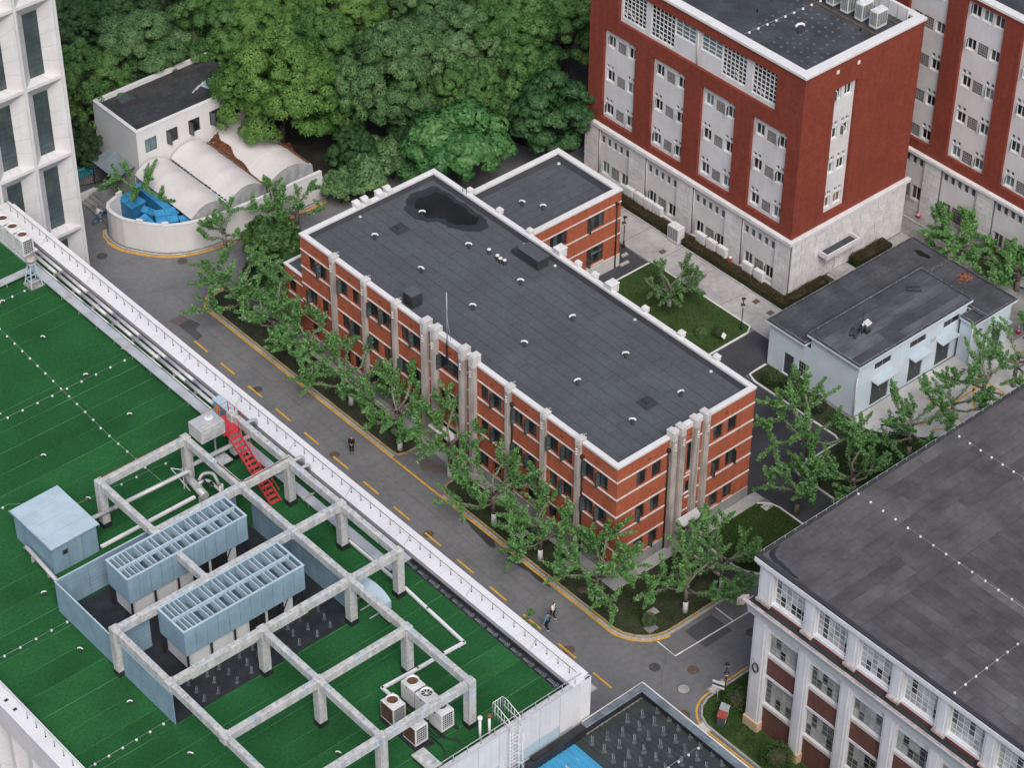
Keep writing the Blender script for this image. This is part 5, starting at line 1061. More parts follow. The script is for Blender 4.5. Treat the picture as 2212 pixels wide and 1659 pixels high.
pt(pg, MB().tube([(-32, 17.62, GZ+PZ+.06), (-25.2, 17.62, GZ+PZ+.06)], .03, 5).tube([(-24.9, 13.8, GZ+PZ+.05), (-24.9, 11.2, GZ+PZ+.06), (-24.5, 10.95, GZ+PZ+.08), (-21.2, 11.0, GZ+PZ+.08), (-20.85, 11.0, GZ+PZ+.1), (-20.8, 10.8, GZ+2.2)], .035, 5), 'rusty_cable', M['rust'])
# membrane strip under the chillers
pt(gb, MB().box(-38.95, -.85, GZ+.005, -24.5, 12.3, GZ+.02), 'roof_membrane', M['membrane_blk'])

# ------------------------------------------------------------ plant on the turf roof
def chiller(y0, y1, label):
    x0, x1, zb, zt = -36.05, -26.5, 14.35, 16.5
    t = thing('chiller_enclosure', label, 'chiller', ((x0+x1)/2, (y0+y1)/2, GZ), group='blue chiller enclosures')
    n = 11; w = (x1-x0)/n
    for k in range(n):
        for yy, s in ((y0, 1), (y1, -1)): pt(t, MB().box(x0+w*k+.012, yy, zb, x0+w*(k+1)-.012, yy+.05*s, zt-.02), 'side_panel', M['blue_steel'])
    m = 3; v = (y1-y0)/m
    for k in range(m):
        for xx, s in ((x0, 1), (x1, -1)): pt(t, MB().box(xx+.001*s, y0+v*k+(.06 if k == 0 else .012), zb, xx+.05*s, y0+v*(k+1)-(.06 if k == m-1 else .012), zt-.02), 'side_panel', M['blue_steel'])
    pt(t, MB().box(x0-.03, y0-.03, zt-.019, x1+.03, y0+.12, zt+.03).box(x0-.03, y1-.12, zt-.019, x1+.03, y1+.03, zt+.03).box(x0-.03, y0+.121, zt-.019, x0+.12, y1-.121, zt+.03).box(x1-.12, y0+.121, zt-.019, x1+.03, y1-.121, zt+.03), 'top_rim', M['blue_roof'])
    pt(t, MB().box(x0+.13, (y0+y1)/2-.06, zt-.3, x1-.13, (y0+y1)/2+.06, zt+.01), 'mid_rail', M['blue_roof'])
    x = x0+.45; k = 0
    while x < x1-.2:
        for a, b in ((y0+.13, (y0+y1)/2-.07), ((y0+y1)/2+.07, y1-.13)): pt(t, MB().box(x-.035, a, zt-.62, x+.035, b, zt-.004), 'baffle', M['blue_roof'])
        x += .34 if k % 2 == 0 or k < 2 else .66; k += 1
    pt(t, MB().box(x0+.06, y0+.06, zb+.02, x1-.06, y1-.06, zb+.1), 'inner_floor', M['blue_dark'])
    # machine below
    b = pt(t, MB().box(x0+.3, y0+.28, GZ+.35, x1-.9, y1-.3, zb-.02), 'chiller_body', M['unit_pale'])
    for i in range(5): MB().box(x0+.62+1.5*i, y0+.24, GZ+.55, x0+1.9+1.5*i, y0+.279, zb-.2).obj('access_panel', M['unit_white'] if i < 3 else M['dark'], b, (0, 0, 0))
    for o in b.children: o.location = (0, 0, 0)
    for i in range(6):
        x = x0+.15+(x1-x0-.3)*i/5
        for yy in (y0+.08, y1-.08): pt(t, MB().box(x-.06, yy-.06, GZ+.02, x+.06, yy+.06, zb), 'post', M['steel_dark'])
    pt(t, MB().box(x0+.1, y0+.02, GZ+.35, x1-.1, y0+.14, GZ+.47).box(x0+.1, y0-.25, GZ+.02, x1-.1, y0-.05, GZ+.12), 'skid', M['unit_pale'])
    for i in range(3): pt(t, MB().bar((x1-3.2+1.0*i, y0+.05, GZ+.4), (x1-2.4+1.0*i, y0+.05, zb), .05), 'brace', M['steel_dark'])
chiller(8.2, 10.72, 'blue louvre-topped chiller enclosure in the middle of the pergola, beside the blue hut')
chiller(1.87, 4.82, 'blue louvre-topped chiller enclosure nearer the small white fan units')
sf = thing('screen_fence', 'blue sheet metal screen around the two chiller enclosures', 'fence', (-39, 5, GZ))
def fence(x0, y0, x1, y1, n, h=2.75):
    for k in range(n):
        ax, ay, bx, by = x0+(x1-x0)*k/n, y0+(y1-y0)*k/n, x0+(x1-x0)*(k+1)/n, y0+(y1-y0)*(k+1)/n; l = math.hypot(bx-ax, by-ay)
        p = pt(sf, MB().box(.012, -.03, .08, l-.012, .03, h), 'screen_panel', M['blue_steel'], (ax, ay, GZ), math.atan2(by-ay, bx-ax))
        for j in range(6): ob('groove', cached(('grv', round(l, 2)), lambda: MB().box(.02, -.034, 0, l-.02, .034, .025).mesh('groove', M['blue_dark'])), p, (0, 0, .4+.36*j))
        pt(sf, MB().box(0, -.05, h, l, .05, h+.06), 'screen_cap', M['blue_roof'], (ax, ay, GZ), math.atan2(by-ay, bx-ax))
        pt(sf, MB().box(-.04, .03, .02, .04, .11, h), 'screen_post', M['galv'], (ax, ay, GZ), math.atan2(by-ay, bx-ax))
fence(-39.02, 12.45, -39.02, 5.5, 3); fence(-39.02, 4.7, -39.02, -.95, 3); fence(-38.9, 12.45, -24.5, 12.45, 6); fence(-24.45, 10.6, -24.45, -.6, 5); fence(-38.9, 5.75, -36.2, 5.75, 1)
hut = thing('blue_hut', 'pale blue metal hut with a seamed flat roof standing on the turf', 'hut', (-35.6, 17.9, GZ))
hx0, hx1, hy0, hy1, hz = -37.35, -33.8, 15.55, 20.3, 2.45
for k in range(4):
    v = (hy1-hy0)/4; pt(hut, MB().box(hx0, hy0+v*k+.012, GZ+.05, hx0+.08, hy0+v*(k+1)-.012, GZ+hz), 'wall_panel', M['blue_steel']); pt(hut, MB().box(hx1-.08, hy0+v*k+.012, GZ+.05, hx1, hy0+v*(k+1)-.012, GZ+hz), 'wall_panel', M['blue_steel'])
for k in range(3):
    v = (hx1-hx0-.17)/3
    for yy in (hy0, hy1-.08): pt(hut, MB().box(hx0+.085+v*k+.012, yy, GZ+.05, hx0+.085+v*(k+1)-.012, yy+.08, GZ+hz), 'wall_panel', M['blue_steel'])
for k in range(4):
    v = (hy1-hy0+.4)/4; y = hy0-.2+v*k; pt(hut, MB().hexa([(hx0-.18, y+.01, GZ+hz+.005), (hx1+.15, y+.01, GZ+hz+.12), (hx1+.15, y+v-.01, GZ+hz+.12), (hx0-.18, y+v-.01, GZ+hz+.005), (hx0-.18, y+.01, GZ+hz+.1), (hx1+.15, y+.01, GZ+hz+.2), (hx1+.15, y+v-.01, GZ+hz+.2), (hx0-.18, y+v-.01, GZ+hz+.1)]), 'roof_panel', M['blue_roof'])
for q in ((hx0-.2, hy0-.22, hx0-.15, hy1+.22), (hx1+.12, hy0-.22, hx1+.17, hy1+.22)): pt(hut, MB().box(q[0], q[1], GZ+hz, q[2], q[3], GZ+hz+.16), 'roof_trim', M['blue_steel'])
w = pt(hut, frame_mb(.5, .5, 1, 1, .06, .03, .04), 'window', M['blue_dark'], (-36.6, hy0-.03, GZ+1.35)); MB().box(.04, .01, .04, .46, .02, .46).obj('pane', M['glass_dark'], w)
# fan-topped outdoor units
def fan_unit(loc, label, group, coil=False, rz=0.0, dark=False):
    t = thing('fan_unit', label, 'fan unit', loc, rz, group); lx, ly, h = 1.02, 1.24, 1.62
    ob('casing', cached(('fu', coil), lambda: MB().bbox(0, 0, .10, lx, ly, h, .03).box(-.008, .04, h*.62, 0, ly-.04, h*.625, 1).box(.05, .05, 0, lx-.05, ly-.05, .1, 1).mesh('casing', [M['unit_white'], M['fan_dark']])), t)
    ob('fan_ring', cached('furing', lambda: MB().lathe([(.40, 0), (.42, .0), (.45, .05), (.46, .17), (.43, .19), (.38, .17), (.37, .02)], 20).mesh('fan_ring', M['unit_white'])), t, (lx/2, ly*.55, h))
    d = ob('fan_disc', cached(('fudisc', dark), lambda: MB().cyl((0, 0, 0), (0, 0, .03), .375, n=20).mesh('fan_disc', M['fan_dark' if dark else 'fan'])), t, (lx/2, ly*.55, h+.02))
    def blades():
        b = MB()
        for k in range(8): a = 2*PI*k/8; b.bar((.05*math.cos(a), .05*math.sin(a), .06), (.37*math.cos(a), .37*math.sin(a), .06), .02 if not dark else .035, .01)
        b.lathe([(.0, .07), (.1, .06), (.1, .04)], 8); return b.mesh('fan_guard', M['unit_white'] if dark else M['rust'])
    ob('fan_guard', cached(('fubl', dark), blades), d)
    ob('front_coil', cached('fucoil', lambda: MB().box(.12 if not coil else .08, -.012, .3, lx-.1, -.001, h-.12).mesh('front_coil', M['fan_dark'])), t)
    def gr():
        b = MB()
        for k in range(6): b.box(.12, -.03, .38+.19*k, lx-.1, -.0125, .405+.19*k)
        for k in range(5): b.box(.2+.17*k, -.032, .3, .22+.17*k, -.0126, h-.12)
        return b.mesh('front_grille', M['unit_pale'])
    ob('front_grille', cached('fugr', gr), t)
    if coil: ob('side_coil', cached('fuside', lambda: MB().box(-.012, .05, .25, -.0009, ly-.05, h-.06).mesh('side_coil', M['fan'])), t)
    else: ob('badge', cached('fubadge', lambda: MB().box(-.012, ly*.5, h*.82, -.0009, ly*.5+.09, h*.82+.16).mesh('badge', M['fan_dark'])), t)
    return t
g5 = 'fan units at the turf roof corner'
fan_unit((-26.85, -9.75, GZ+.12), 'white fan unit farthest from the caged ladder in its row of three', g5)
fan_unit((-26.85, -11.15, GZ+.12), 'white fan unit with a pale guard in the middle of the row of three', g5, dark=True)
fan_unit((-26.85, -12.55, GZ+.12), 'white fan unit at the end of its row closest to the caged ladder', g5)
fan_unit((-28.85, -10.2, GZ+.12), 'fan unit with a brown coil side, farther of the separate pair', g5, True)
fan_unit((-28.85, -12.4, GZ+.12), 'fan unit with a brown coil side beside the concrete slab', g5, True)
tag(MB().box(-26.95, -12.8, GZ+.02, -26.75, -8.3, GZ+.115).box(-25.85, -12.8, GZ+.02, -25.65, -8.3, GZ+.115).obj('unit_rail', M['membrane_blk']), 'black plinth rails under the row of three white fan units', 'plinth')
tag(MB().box(-29.0, -12.8, GZ+.02, -28.75, -8.9, GZ+.115).box(-27.85, -12.8, GZ+.02, -27.65, -8.9, GZ+.115).box(-28.74, -12.8, GZ+.02, -27.86, -8.9, GZ+.05).obj('unit_rail', M['membrane_blk']), 'black plinth rails under the pair of brown-sided fan units', 'plinth')
tag(MB().tube([(-27.3, -8.4, GZ+.25), (-27.3, -12.6, GZ+.25), (-26.4, -13.6, GZ+.15), (-26.6, -14.6, GZ+.1)], .05, 6).tube([(-27.5, -8.4, GZ+.2), (-27.5, -13.4, GZ+.15), (-27.9, -14.4, GZ+.1)], .05, 6).obj('refrigerant_pipes', M['membrane_blk']), 'black insulated pipes running between the two rows of fan units', 'pipes')
for k, w_ in enumerate(('closest to the steel trestle stand', 'second from the steel trestle stand', 'third from the steel trestle stand', 'fourth from the steel trestle stand', 'fifth from the steel trestle stand')):
    fan_unit((-19.75, 47.3+1.45*k, GZ+.2), 'white fan unit beside the ribbed tower, ' + w_, 'fan units by the ribbed tower')
tag(MB().box(-19.9, 47.0, GZ+.02, -19.6, 54.2, GZ+.195).box(-19.0, 47.0, GZ+.02, -18.75, 54.2, GZ+.195).obj('unit_rail', M['tray']), 'metal plinth rails under the fan units by the ribbed tower', 'plinth')
# trestle stand with a round top
ts = thing('trestle_stand', 'blue-grey steel trestle with a round rusty top where the roof trays meet', 'stand', (-20.85, 44.15, GZ))
for sx in (-1, 1):
    for sy in (-1, 1): MB().bar((sx*.5, sy*.5, .08), (sx*.2, sy*.2, 1.95), .08).obj('leg', M['blue_roof'], ts)
for z, r_ in ((.55, .41), (1.2, .31)):
    b = MB()
    for a, c in (((-r_, -r_), (r_, -r_)), ((r_, -r_), (r_, r_)), ((r_, r_), (-r_, r_)), ((-r_, r_), (-r_, -r_))): b.bar((*a, z), (*c, z), .05)
    b.obj('brace', M['blue_roof'], ts)
MB().box(-.28, -.28, 1.95, .28, .28, 2.12).lathe([(.2, 2.12), (.24, 2.3), (.42, 2.4), (.46, 2.52), (.3, 2.55)], 16).obj('round_top', M['galv'], ts); MB().lathe([(.3, 2.551), (.41, 2.551), (.4, 2.565), (.05, 2.57)], 16).obj('rust_patch', M['ledge_worn'], ts)
MB().box(-.62, -.62, 0, .62, .62, .08).obj('base_slab', M['concrete_old'], ts)
# cable trays, pipes
tr = thing('cable_tray', 'long flat metal cable tray on short legs following the road-side pipes', 'cable tray', (-20, 30, GZ))
def tray(x0, y0, x1, y1, z, step=2.4, n='tray_cover'):
    along = abs(y1-y0) > abs(x1-x0); L0, L1 = (y0, y1) if along else (x0, x1); k = max(1, round(abs(L1-L0)/step)); st = (L1-L0)/k
    for i in range(k):
        a, b = L0+st*i, L0+st*(i+1); g = .006
        bx = (x0, min(a, b)+g, x1, max(a, b)-g) if along else (min(a, b)+g, y0, max(a, b)-g, y1)
        pt(tr, MB().bbox(bx[0], bx[1], GZ+z-.12, bx[2], bx[3], GZ+z+rng.uniform(-.006, .006), .01), n, M['tray'])
        for xx, yy in (((x0+.06, a+.3), (x1-.06, a+.3)) if along else ((a+.3, y0+.06), (a+.3, y1-.06))): pt(tr, MB().box(xx-.02, yy-.02, GZ, xx+.02, yy+.02, GZ+z-.12), 'tray_leg', M['galv'])
tray(-20.35, 45.6, -19.62, 21.6, .5); tray(-20.35, 19.6, -19.62, 2.0, .5); tray(-25.5, 45.1, -20.4, 45.8, .5); tray(-20.3, 1.9, -18.4, .8, .55, 3)
for i, (x, y, sd_) in enumerate(((-19.95, 10.3, 3), (-23.3, 45.45, 5), (-24.2, 45.5, 8), (-20.05, 32.4, 2), (-20.0, 40.5, 6), (-20.0, 22.4, 4))):
    flat('rust_stain', wob(smooth_poly(blob(x, y, .42, .2, 12, sd_, .7)), sd_, .06), GZ+.509, M['ledge_worn'], tr)
pr = thing('roof_pipes', 'pair of thick silver lagged pipes with a thin white one along the road-side parapet', 'pipes', (-18.8, 30, GZ))
for (x, r_, z, y0, y1) in ((-19.02, .15, .42, 54.2, 19.4), (-18.55, .15, .42, 54.2, 22.5), (-19.42, .05, .35, 46.5, 22.0)):
    n = int((y0-y1)/3.2); st = (y0-y1)/n
    for k in range(n): pt(pr, MB().cyl((x, y0-st*k, GZ+z), (x, y0-st*(k+1)+.01, GZ+z), r_, n=12).cyl((x, y0-st*k-.04, GZ+z), (x, y0-st*k-.1, GZ+z), r_+.012, n=12), 'pipe_length', M['lag'] if r_ > .1 else M['pvc'])
for k in range(12): pt(pr, MB().box(-19.2, 52-2.7*k, GZ, -18.4, 52.1-2.7*k, GZ+.26), 'pipe_support', M['galv'])
pt(pr, MB().tube([(-18.3, 52, GZ+.25), (-18.35, 48, GZ+.2), (-18.3, 40, GZ+.3), (-18.4, 32, GZ+.22), (-18.3, 26, GZ+.26), (-18.45, 21, GZ+.5)], .03, 5), 'cable', M['pvc'])
def bend(root, pts, r_, name='pipe', m='lag', rad=.35, n=12):
    """pipe run with rounded elbows"""
    out = [Vector(pts[0])]
    for a, b, c in zip(pts, pts[1:], pts[2:]):
        a, b, c = Vector(a), Vector(b), Vector(c); d0, d1 = (a-b).normalized(), (c-b).normalized(); q = min(rad, (a-b).length*.48, (c-b).length*.48)
        for k in range(6):
            t = k/5; out.append((b+d0*q)*(1-t)**2 + b*2*t*(1-t) + (b+d1*q)*t*t)
    out.append(Vector(pts[-1])); return pt(root, MB().tube(out, r_, n), name, M[m])
mf = thing('pipe_manifold', 'horizontal header cylinder with curved lagged pipes and valves below the water tank', 'manifold', (-25.3, 16.2, GZ))
pt(mf, MB().cyl((-25.15, 17.9, GZ+.75), (-25.5, 14.75, GZ+.75), .30, n=16).lathe([], 3) if False else MB().cyl((-25.15, 17.9, GZ+.75), (-25.5, 14.75, GZ+.75), .30, n=16), 'header', M['lag'])
for (x, y) in ((-25.2, 17.3), (-25.45, 15.2)): pt(mf, MB().box(x-.3, y-.06, GZ, x+.3, y+.06, GZ+.5), 'saddle', M['galv'])
bend(mf, [(-25.3, 16.7, GZ+.95), (-25.3, 16.7, GZ+1.75), (-31.4, 17.1, GZ+1.55)], .16); bend(mf, [(-31.4, 17.1, GZ+1.55), (-36.5, 17.4, GZ+1.5)], .16)
bend(mf, [(-25.2, 17.4, GZ+.95), (-25.2, 17.4, GZ+1.4), (-23.6, 17.3, GZ+1.5), (-19.0, 17.35, GZ+1.35), (-19.0, 16.4, GZ+.6), (-19.05, .8, GZ+.55)], .17)
bend(mf, [(-24.9, 17.9, GZ+.8), (-24.9, 18.1, GZ+1.5), (-24.0, 18.1, GZ+1.5)], .13); bend(mf, [(-25.4, 15.6, GZ+.95), (-25.4, 15.6, GZ+1.35), (-24.7, 15.5, GZ+1.35), (-24.4, 15.0, GZ+.8), (-24.2, 14.2, GZ+.5)], .12); bend(mf, [(-25.0, 16.2, GZ+.95), (-24.6, 16.3, GZ+1.3), (-23.9, 16.0, GZ+1.2), (-24.0, 15.2, GZ+.6)], .12)
for (x, y, z) in ((-25.0, 15.55, 1.36), (-24.7, 15.1, 1.05)): pt(mf, MB().lathe([(.16, -.05), (.19, 0), (.19, .06), (.06, .1), (.05, .25), (.12, .26), (.12, .3)], 10, (x, y, GZ+z)), 'valve', M['steel_dark'])
for (x, y, z) in ((-25.3, 16.7, 1.05), (-25.2, 17.4, 1.05), (-25.4, 15.6, 1.05)): pt(mf, MB().lathe([(.22, 0), (.22, .08)], 12, (x, y, GZ+z)), 'flange', M['galv'])
for (y, z) in ((18.9, 1.15), (13.3, 1.3), (12.6, 1.0)): bend(mf, [(-19.6, y, GZ+z), (-18.15, y-.1, GZ+z), (-18.15, y-.1, GZ+.55)], .13, rad=.3)
bend(mf, [(-24.0, 13.6, GZ+1.0), (-19.5, 13.3, GZ+1.0)], .14)
pt(mf, MB().bar((-26.3, 17.6, GZ+1.9), (-25.6, 16.5, GZ+.1), .05).bar((-26.3, 17.6, GZ+1.9), (-25.9, 16.9, GZ+2.0), .05).bar((-25.75, 17.0, GZ+2.0), (-25.75, 17.0, GZ+.05), .05), 'pipe_frame', M['unit_pale'])
for k in range(2): pt(mf, MB().cyl((-24.15-.25*k, 14.6-.1*k, GZ+.1), (-24.15-.25*k, 14.6-.1*k, GZ+1.2), .09, n=8), 'small_vent', M['pvc'])
# stainless tank and red stair
tk = thing('water_tank', 'stainless steel water tank with a round lid beside the red stair', 'tank', (-23.65, 16.65, GZ+4.2))
MB().bbox(-1.0, -.75, .08, 1.0, .75, 1.2, .03).box(-.95, -.7, 0, .95, .7, .08).obj('tank_shell', M['lag'], tk)
for (x, y, r_) in ((0, 0, 0), ): pass
for sx in (-.5, .5): MB().add([(-.42, 0, -.42), (.42, 0, -.42), (.42, 0, .42), (-.42, 0, .42), (-.2, -.05, -.2), (.2, -.05, -.2), (.2, -.05, .2), (-.2, -.05, .2)], [(0, 1, 5, 4), (1, 2, 6, 5), (2, 3, 7, 6), (3, 0, 4, 7), (4, 5, 6, 7)]).obj('pressed_panel', M['lag'], tk, (sx, -.752, .62))
l = MB().lathe([(.36, 1.2), (.36, 1.3), (.33, 1.33), (.05, 1.35)], 18).obj('lid', M['unit_pale'], tk, (.3, .15, 0)); MB().tube([(-.08, 0, 1.35), (-.08, 0, 1.42), (.08, 0, 1.42), (.08, 0, 1.35)], .015, 5).obj('handle', M['steel_dark'], l)
MB().box(-1.05, -.45, 1.2, -.75, -.05, 1.26).obj('hatch', M['lag'], tk, (.35, 0, 0))
st = thing('red_stair', 'red painted steel stair with a small railed landing beside the stainless tank', 'stair', (-21.6, 15, GZ))
LZ = 3.5
pt(st, MB().bbox(-22.4, 16.6, GZ+LZ-.06, -20.7, 18.3, GZ+LZ, .01).box(-22.4, 16.55, GZ+LZ-.2, -20.7, 16.6, GZ+LZ), 'landing', M['red_paint'])
for sx in (-22.1, -21.25):
    pt(st, MB().bar((sx, 16.7, GZ+LZ-.1), (sx-.1, 11.6, GZ+.05), .06, .2), 'stringer', M['red_paint'])
    pt(st, MB().tube([(sx, 16.6, GZ+LZ+.9), (sx-.1, 11.7, GZ+.95)], .025, 6), 'handrail', M['red_paint'])
    for k in range(4): f = (k+.3)/4; pt(st, MB().cyl((sx-.1*f, 16.7-5*f, GZ+LZ*(1-f)), (sx-.1*f, 16.7-5*f, GZ+LZ*(1-f)+.9), .02, n=6), 'baluster', M['red_paint'])
for k in range(15):
    f = (k+.5)/15; pt(st, MB().box(-22.06-.1*f, 16.7-5.0*f-.13, GZ+LZ*(1-f)-.12, -21.28-.1*f, 16.7-5.0*f+.13, GZ+LZ*(1-f)-.08), 'tread', M['red_paint'])
rp = [(-22.35, 16.65), (-22.35, 18.25), (-20.75, 18.25), (-20.75, 16.65)]
for (x, y) in rp + [(-21.55, 18.25), (-20.75, 17.45)]: pt(st, MB().box(x-.025, y-.025, GZ+LZ, x+.025, y+.025, GZ+LZ+1.05), 'baluster', M['red_paint'])
for z in (.55, 1.05): pt(st, MB().tube([(x, y, GZ+LZ+z) for x, y in rp], .022, 6), 'guard_bar', M['red_paint'])
for (x, y) in ((-22.2, 18.1), (-20.85, 18.1), (-20.85, 16.75)): pt(st, MB().box(x-.05, y-.05, GZ, x+.05, y+.05, GZ+LZ-.06), 'landing_leg', M['galv'])
cb = thing('control_cabinet', 'grey-blue metal cabinet with a yellow plate standing behind the red stair', 'cabinet', (-19.4, 20.7, GZ))
MB().bbox(-.32, -1.05, .15, .32, 1.05, 1.95, .02).obj('cabinet_body', M['blue_steel'], cb); MB().bbox(-.38, -1.12, 1.951, .38, 1.12, 2.02, .02).obj('cabinet_top', M['blue_roof'], cb); MB().box(-.335, .35, 1.0, -.321, .75, 1.6).obj('warning_plate', M['yellow'], cb); MB().box(-.34, -.5, .3, -.321, .2, 1.8).obj('door', M['blue_dark'], cb)
for sy in (-.9, .9): MB().box(-.25, sy-.05, 0, .25, sy+.05, .15).obj('foot', M['galv'], cb)
# trunking, slabs, duct
tk2 = thing('white_trunking', 'white square cable trunking zigzagging over the turf to the fan units', 'trunking', (-22, -3, GZ))
tp = [(-20.4, 5.0), (-20.42, -.9), (-20.55, -3.5), (-20.72, -7.45), (-22.4, -7.35), (-24.5, -7.3), (-27.3, -7.15), (-27.3, -8.1)]
for a, b in zip(tp, tp[1:]):
    d = Vector((b[0]-a[0], b[1]-a[1])); l = d.length; pt(tk2, MB().bbox(-.08, -.1, .2, l+.08-.01, .1, .38, .01), 'trunking_length', M['slab'], (a[0], a[1], GZ), math.atan2(d.y, d.x))
    for q in (.2, .7): pt(tk2, MB().box(-.03, -.03, 0, .03, .03, .2), 'trunking_leg', M['galv'], (a[0]+d.x*q, a[1]+d.y*q, GZ))
tk3 = thing('white_trunking', 'white cable trunking running from the blue hut towards the header pipes', 'trunking', (-29, 15.6, GZ))
for k in range(4): pt(tk3, MB().bbox(-33.6+1.95*k+.01, 15.5, GZ+.2, -33.6+1.95*(k+1)-.01, 15.75, GZ+.36, .01), 'trunking_length', M['slab']); pt(tk3, MB().box(-33.3+1.95*k, 15.6, GZ, -33.24+1.95*k, 15.66, GZ+.2), 'trunking_leg', M['galv'])
hp = thing('hut_pipe', 'grey lagged pipe running along the turf beside the blue hut', 'pipe', (-37.8, 16, GZ))
bend(hp, [(-37.55, 18.9, GZ+.3), (-37.6, 18.6, GZ+.6), (-37.95, 12.6, GZ+.6)], .15)
for k in range(3): pt(hp, MB().box(-37.85, 17.6-2*k, GZ, -37.65, 17.7-2*k, GZ+.47), 'pipe_support', M['galv'])
def slab_box(x0, y0, x1, y1, z, label):
    t = thing('concrete_plinth', label, 'plinth', ((x0+x1)/2, (y0+y1)/2, GZ)); pt(t, MB().box(x0+.1, y0+.1, GZ, x1-.1, y1-.1, GZ+z-.12), 'upstand', M['membrane_blk']); pt(t, MB().bbox(x0, y0, GZ+z-.119, x1, y1, GZ+z, .02), 'cover_slab', M['pergola'])
slab_box(-23.1, 16.9, -21.6, 17.9, .55, 'weathered concrete box with a flat cover beside the water tank legs')
slab_box(-29.6, -14.7, -28.6, -12.9, .5, 'weathered concrete slab cover beside the brown-sided fan units')
slab_box(-23.3, -2.9, -22.6, -1.9, .45, 'small concrete plinth under the curved grey duct')
ct = thing('air_duct', 'curved grey-blue sheet metal duct behind a pergola column', 'duct', (-22.8, -.8, GZ))
q = MB(); prev = None
for k in range(9):
    t = k/8; a = t*1.9; cx, cz = -23.4+1.0*math.sin(a)*.6, .6+.95*math.cos(a*.75)*.9+.1; y = .9-2.9*t; hw_ = .5-.08*t; ring = [(cx-hw_, y, GZ+max(.05, cz-.35)), (cx+hw_, y, GZ+max(.05, cz-.35)), (cx+hw_, y, GZ+cz+.3), (cx-hw_, y, GZ+cz+.3)]
    o_ = len(q.v); q.v += ring
    if prev is not None:
        for i in range(4): q.f.append((prev+i, prev+(i+1) % 4, o_+(i+1) % 4, o_+i)); q.m.append(0); q.sm.append(False)
    else: q.f.append((o_, o_+1, o_+2, o_+3)); q.m.append(0); q.sm.append(False)
    prev = o_
q.f.append((prev+3, prev+2, prev+1, prev)); q.m.append(0); q.sm.append(False); pt(ct, q, 'duct_bend', M['blue_roof'])
for k in range(3): pt(ct, MB().box(-24.0, .3-1.0*k, GZ+.2, -22.6, .36-1.0*k, GZ+.28), 'duct_flange', M['galv'])
# vents and conductors on the turf
for (x, y) in ((-24.0, 43.6), (-24.05, 37.83), (-24.1, 31.95), (-24.2, 26.06), (-31.4, 26.26), (-31.5, 20.36), (-38.95, 14.42), (-40.0, 8.44), (-40.2, 2.43), (-39.8, -3.68), (-32.8, -9.62), (-31.4, 32.2)):
    vent_pipe(gb, x, y, GZ, s=.66)
L1 = [(-26.0, 42.1-1.12*k if k < 4 else 37.7-1.17*(k-4)) for k in range(19)]
L1 = [(-25.9-.045*k if k < 13 else -26.55, 41.0-1.13*k) for k in range(19)]
bead_line(gb, [(-25.85, 43.5), (-25.95, 39), (-26.3, 31.8), (-26.58, 25), (-26.55, 18.5)], L1, GZ)
bead_line(gb, [(-45, 31.75), (-20.4, 31.68)], [(-20.85-1.27*k, 31.68) for k in range(18)], GZ)
bead_line(gb, [(-45, 43.9), (-20.2, 43.8)], [(-21.9-1.1*k, 43.85) for k in range(6)], GZ)
bead_line(gb, [(-45.2, 11.24), (-39.1, 11.22)], [(-39.2-1.2*k, 11.24) for k in range(5)], GZ)
bead_line(gb, [(-45.2, -.43), (-39, -.35)], [(-39.57-1.03*k, -.4) for k in range(6)], GZ)
bead_line(gb, [(-45, 23.6), (-36, 23.6), (-32.2, 20.5), (-24.9, 20.05)], [(-36.44, 23.6), (-38, 23.6), (-28.83, 20.25), (-27.6, 20.2), (-25.2, 20.07)], GZ)
# printed marks on exposed membrane
def mark(mb, x, y, z, a, s=1.0):
    """shield emblem with two lines of small print beside it"""
    c, sn = math.cos(a)*s, math.sin(a)*s
    T = lambda u, v: (x+c*u-sn*v, y+sn*u+c*v, z)
    def strip(pts, w):
        for p, q_ in zip(pts, pts[1:]):
            d = Vector((q_[0]-p[0], q_[1]-p[1])); n_ = Vector((-d.y, d.x)).normalized()*w/2
            mb.quad(T(p[0]+n_.x, p[1]+n_.y), T(p[0]-n_.x, p[1]-n_.y), T(q_[0]-n_.x, q_[1]-n_.y), T(q_[0]+n_.x, q_[1]+n_.y))
    strip([(-.17, .18), (.17, .18), (.17, -.02), (.1, -.15), (0, -.21), (-.1, -.15), (-.17, -.02), (-.17, .18)], .035)
    strip([(-.09, -.08), (0, .12), (.09, -.08)], .04); strip([(-.06, -.02), (.06, -.02)], .03)
    q = random.Random(int(x*91+y*37))
    for row, h in ((0, .10), (1, .055)):
        v = .07-row*.15; u = .28
        while u < (.98 if row == 0 else .95):
            w_ = q.uniform(.05, .09); mb.quad(T(u, v-h/2), T(u+w_, v-h/2), T(u+w_, v+h/2), T(u, v+h/2)); u += w_+.025
mk = MB(); q = random.Random(5)
for x in np.arange(-36.5, -26, 1.3):
    for y in (-.45, .45, 1.3): mark(mk, x+q.uniform(-.2, .2), y+q.uniform(-.1, .1), GZ+.0225, .95, .55)
for k in range(24): mark(mk, GX1-1.9, GY0+1.2+1.2*k, GZ+.0145, 1.57, .8)
tag(pt(gb, mk, 'membrane_print', M['print']), kind='stuff')

# ------------------------------------------------------------ ribbed tower
tw = thing('ribbed_tower', 'tall white tower with deep splayed window bays behind the turf roof', 'building', (-17, 54.4, 0))
for r_ in range(5):
    for c_ in range(5): splay_bay(tw, (-13.75-3.5*c_, 54.4, 7.375*r_), 0, 3.5, 7.375, 1.0, 1.36, .13, npane=12)
pt(tw, MB().box(-10.25, 54.4, 0, -10.1, 75, 36.9).box(-31.2, 55.85, 0, -10.26, 75, 36.9), 'tower_wall', M['cladding'])
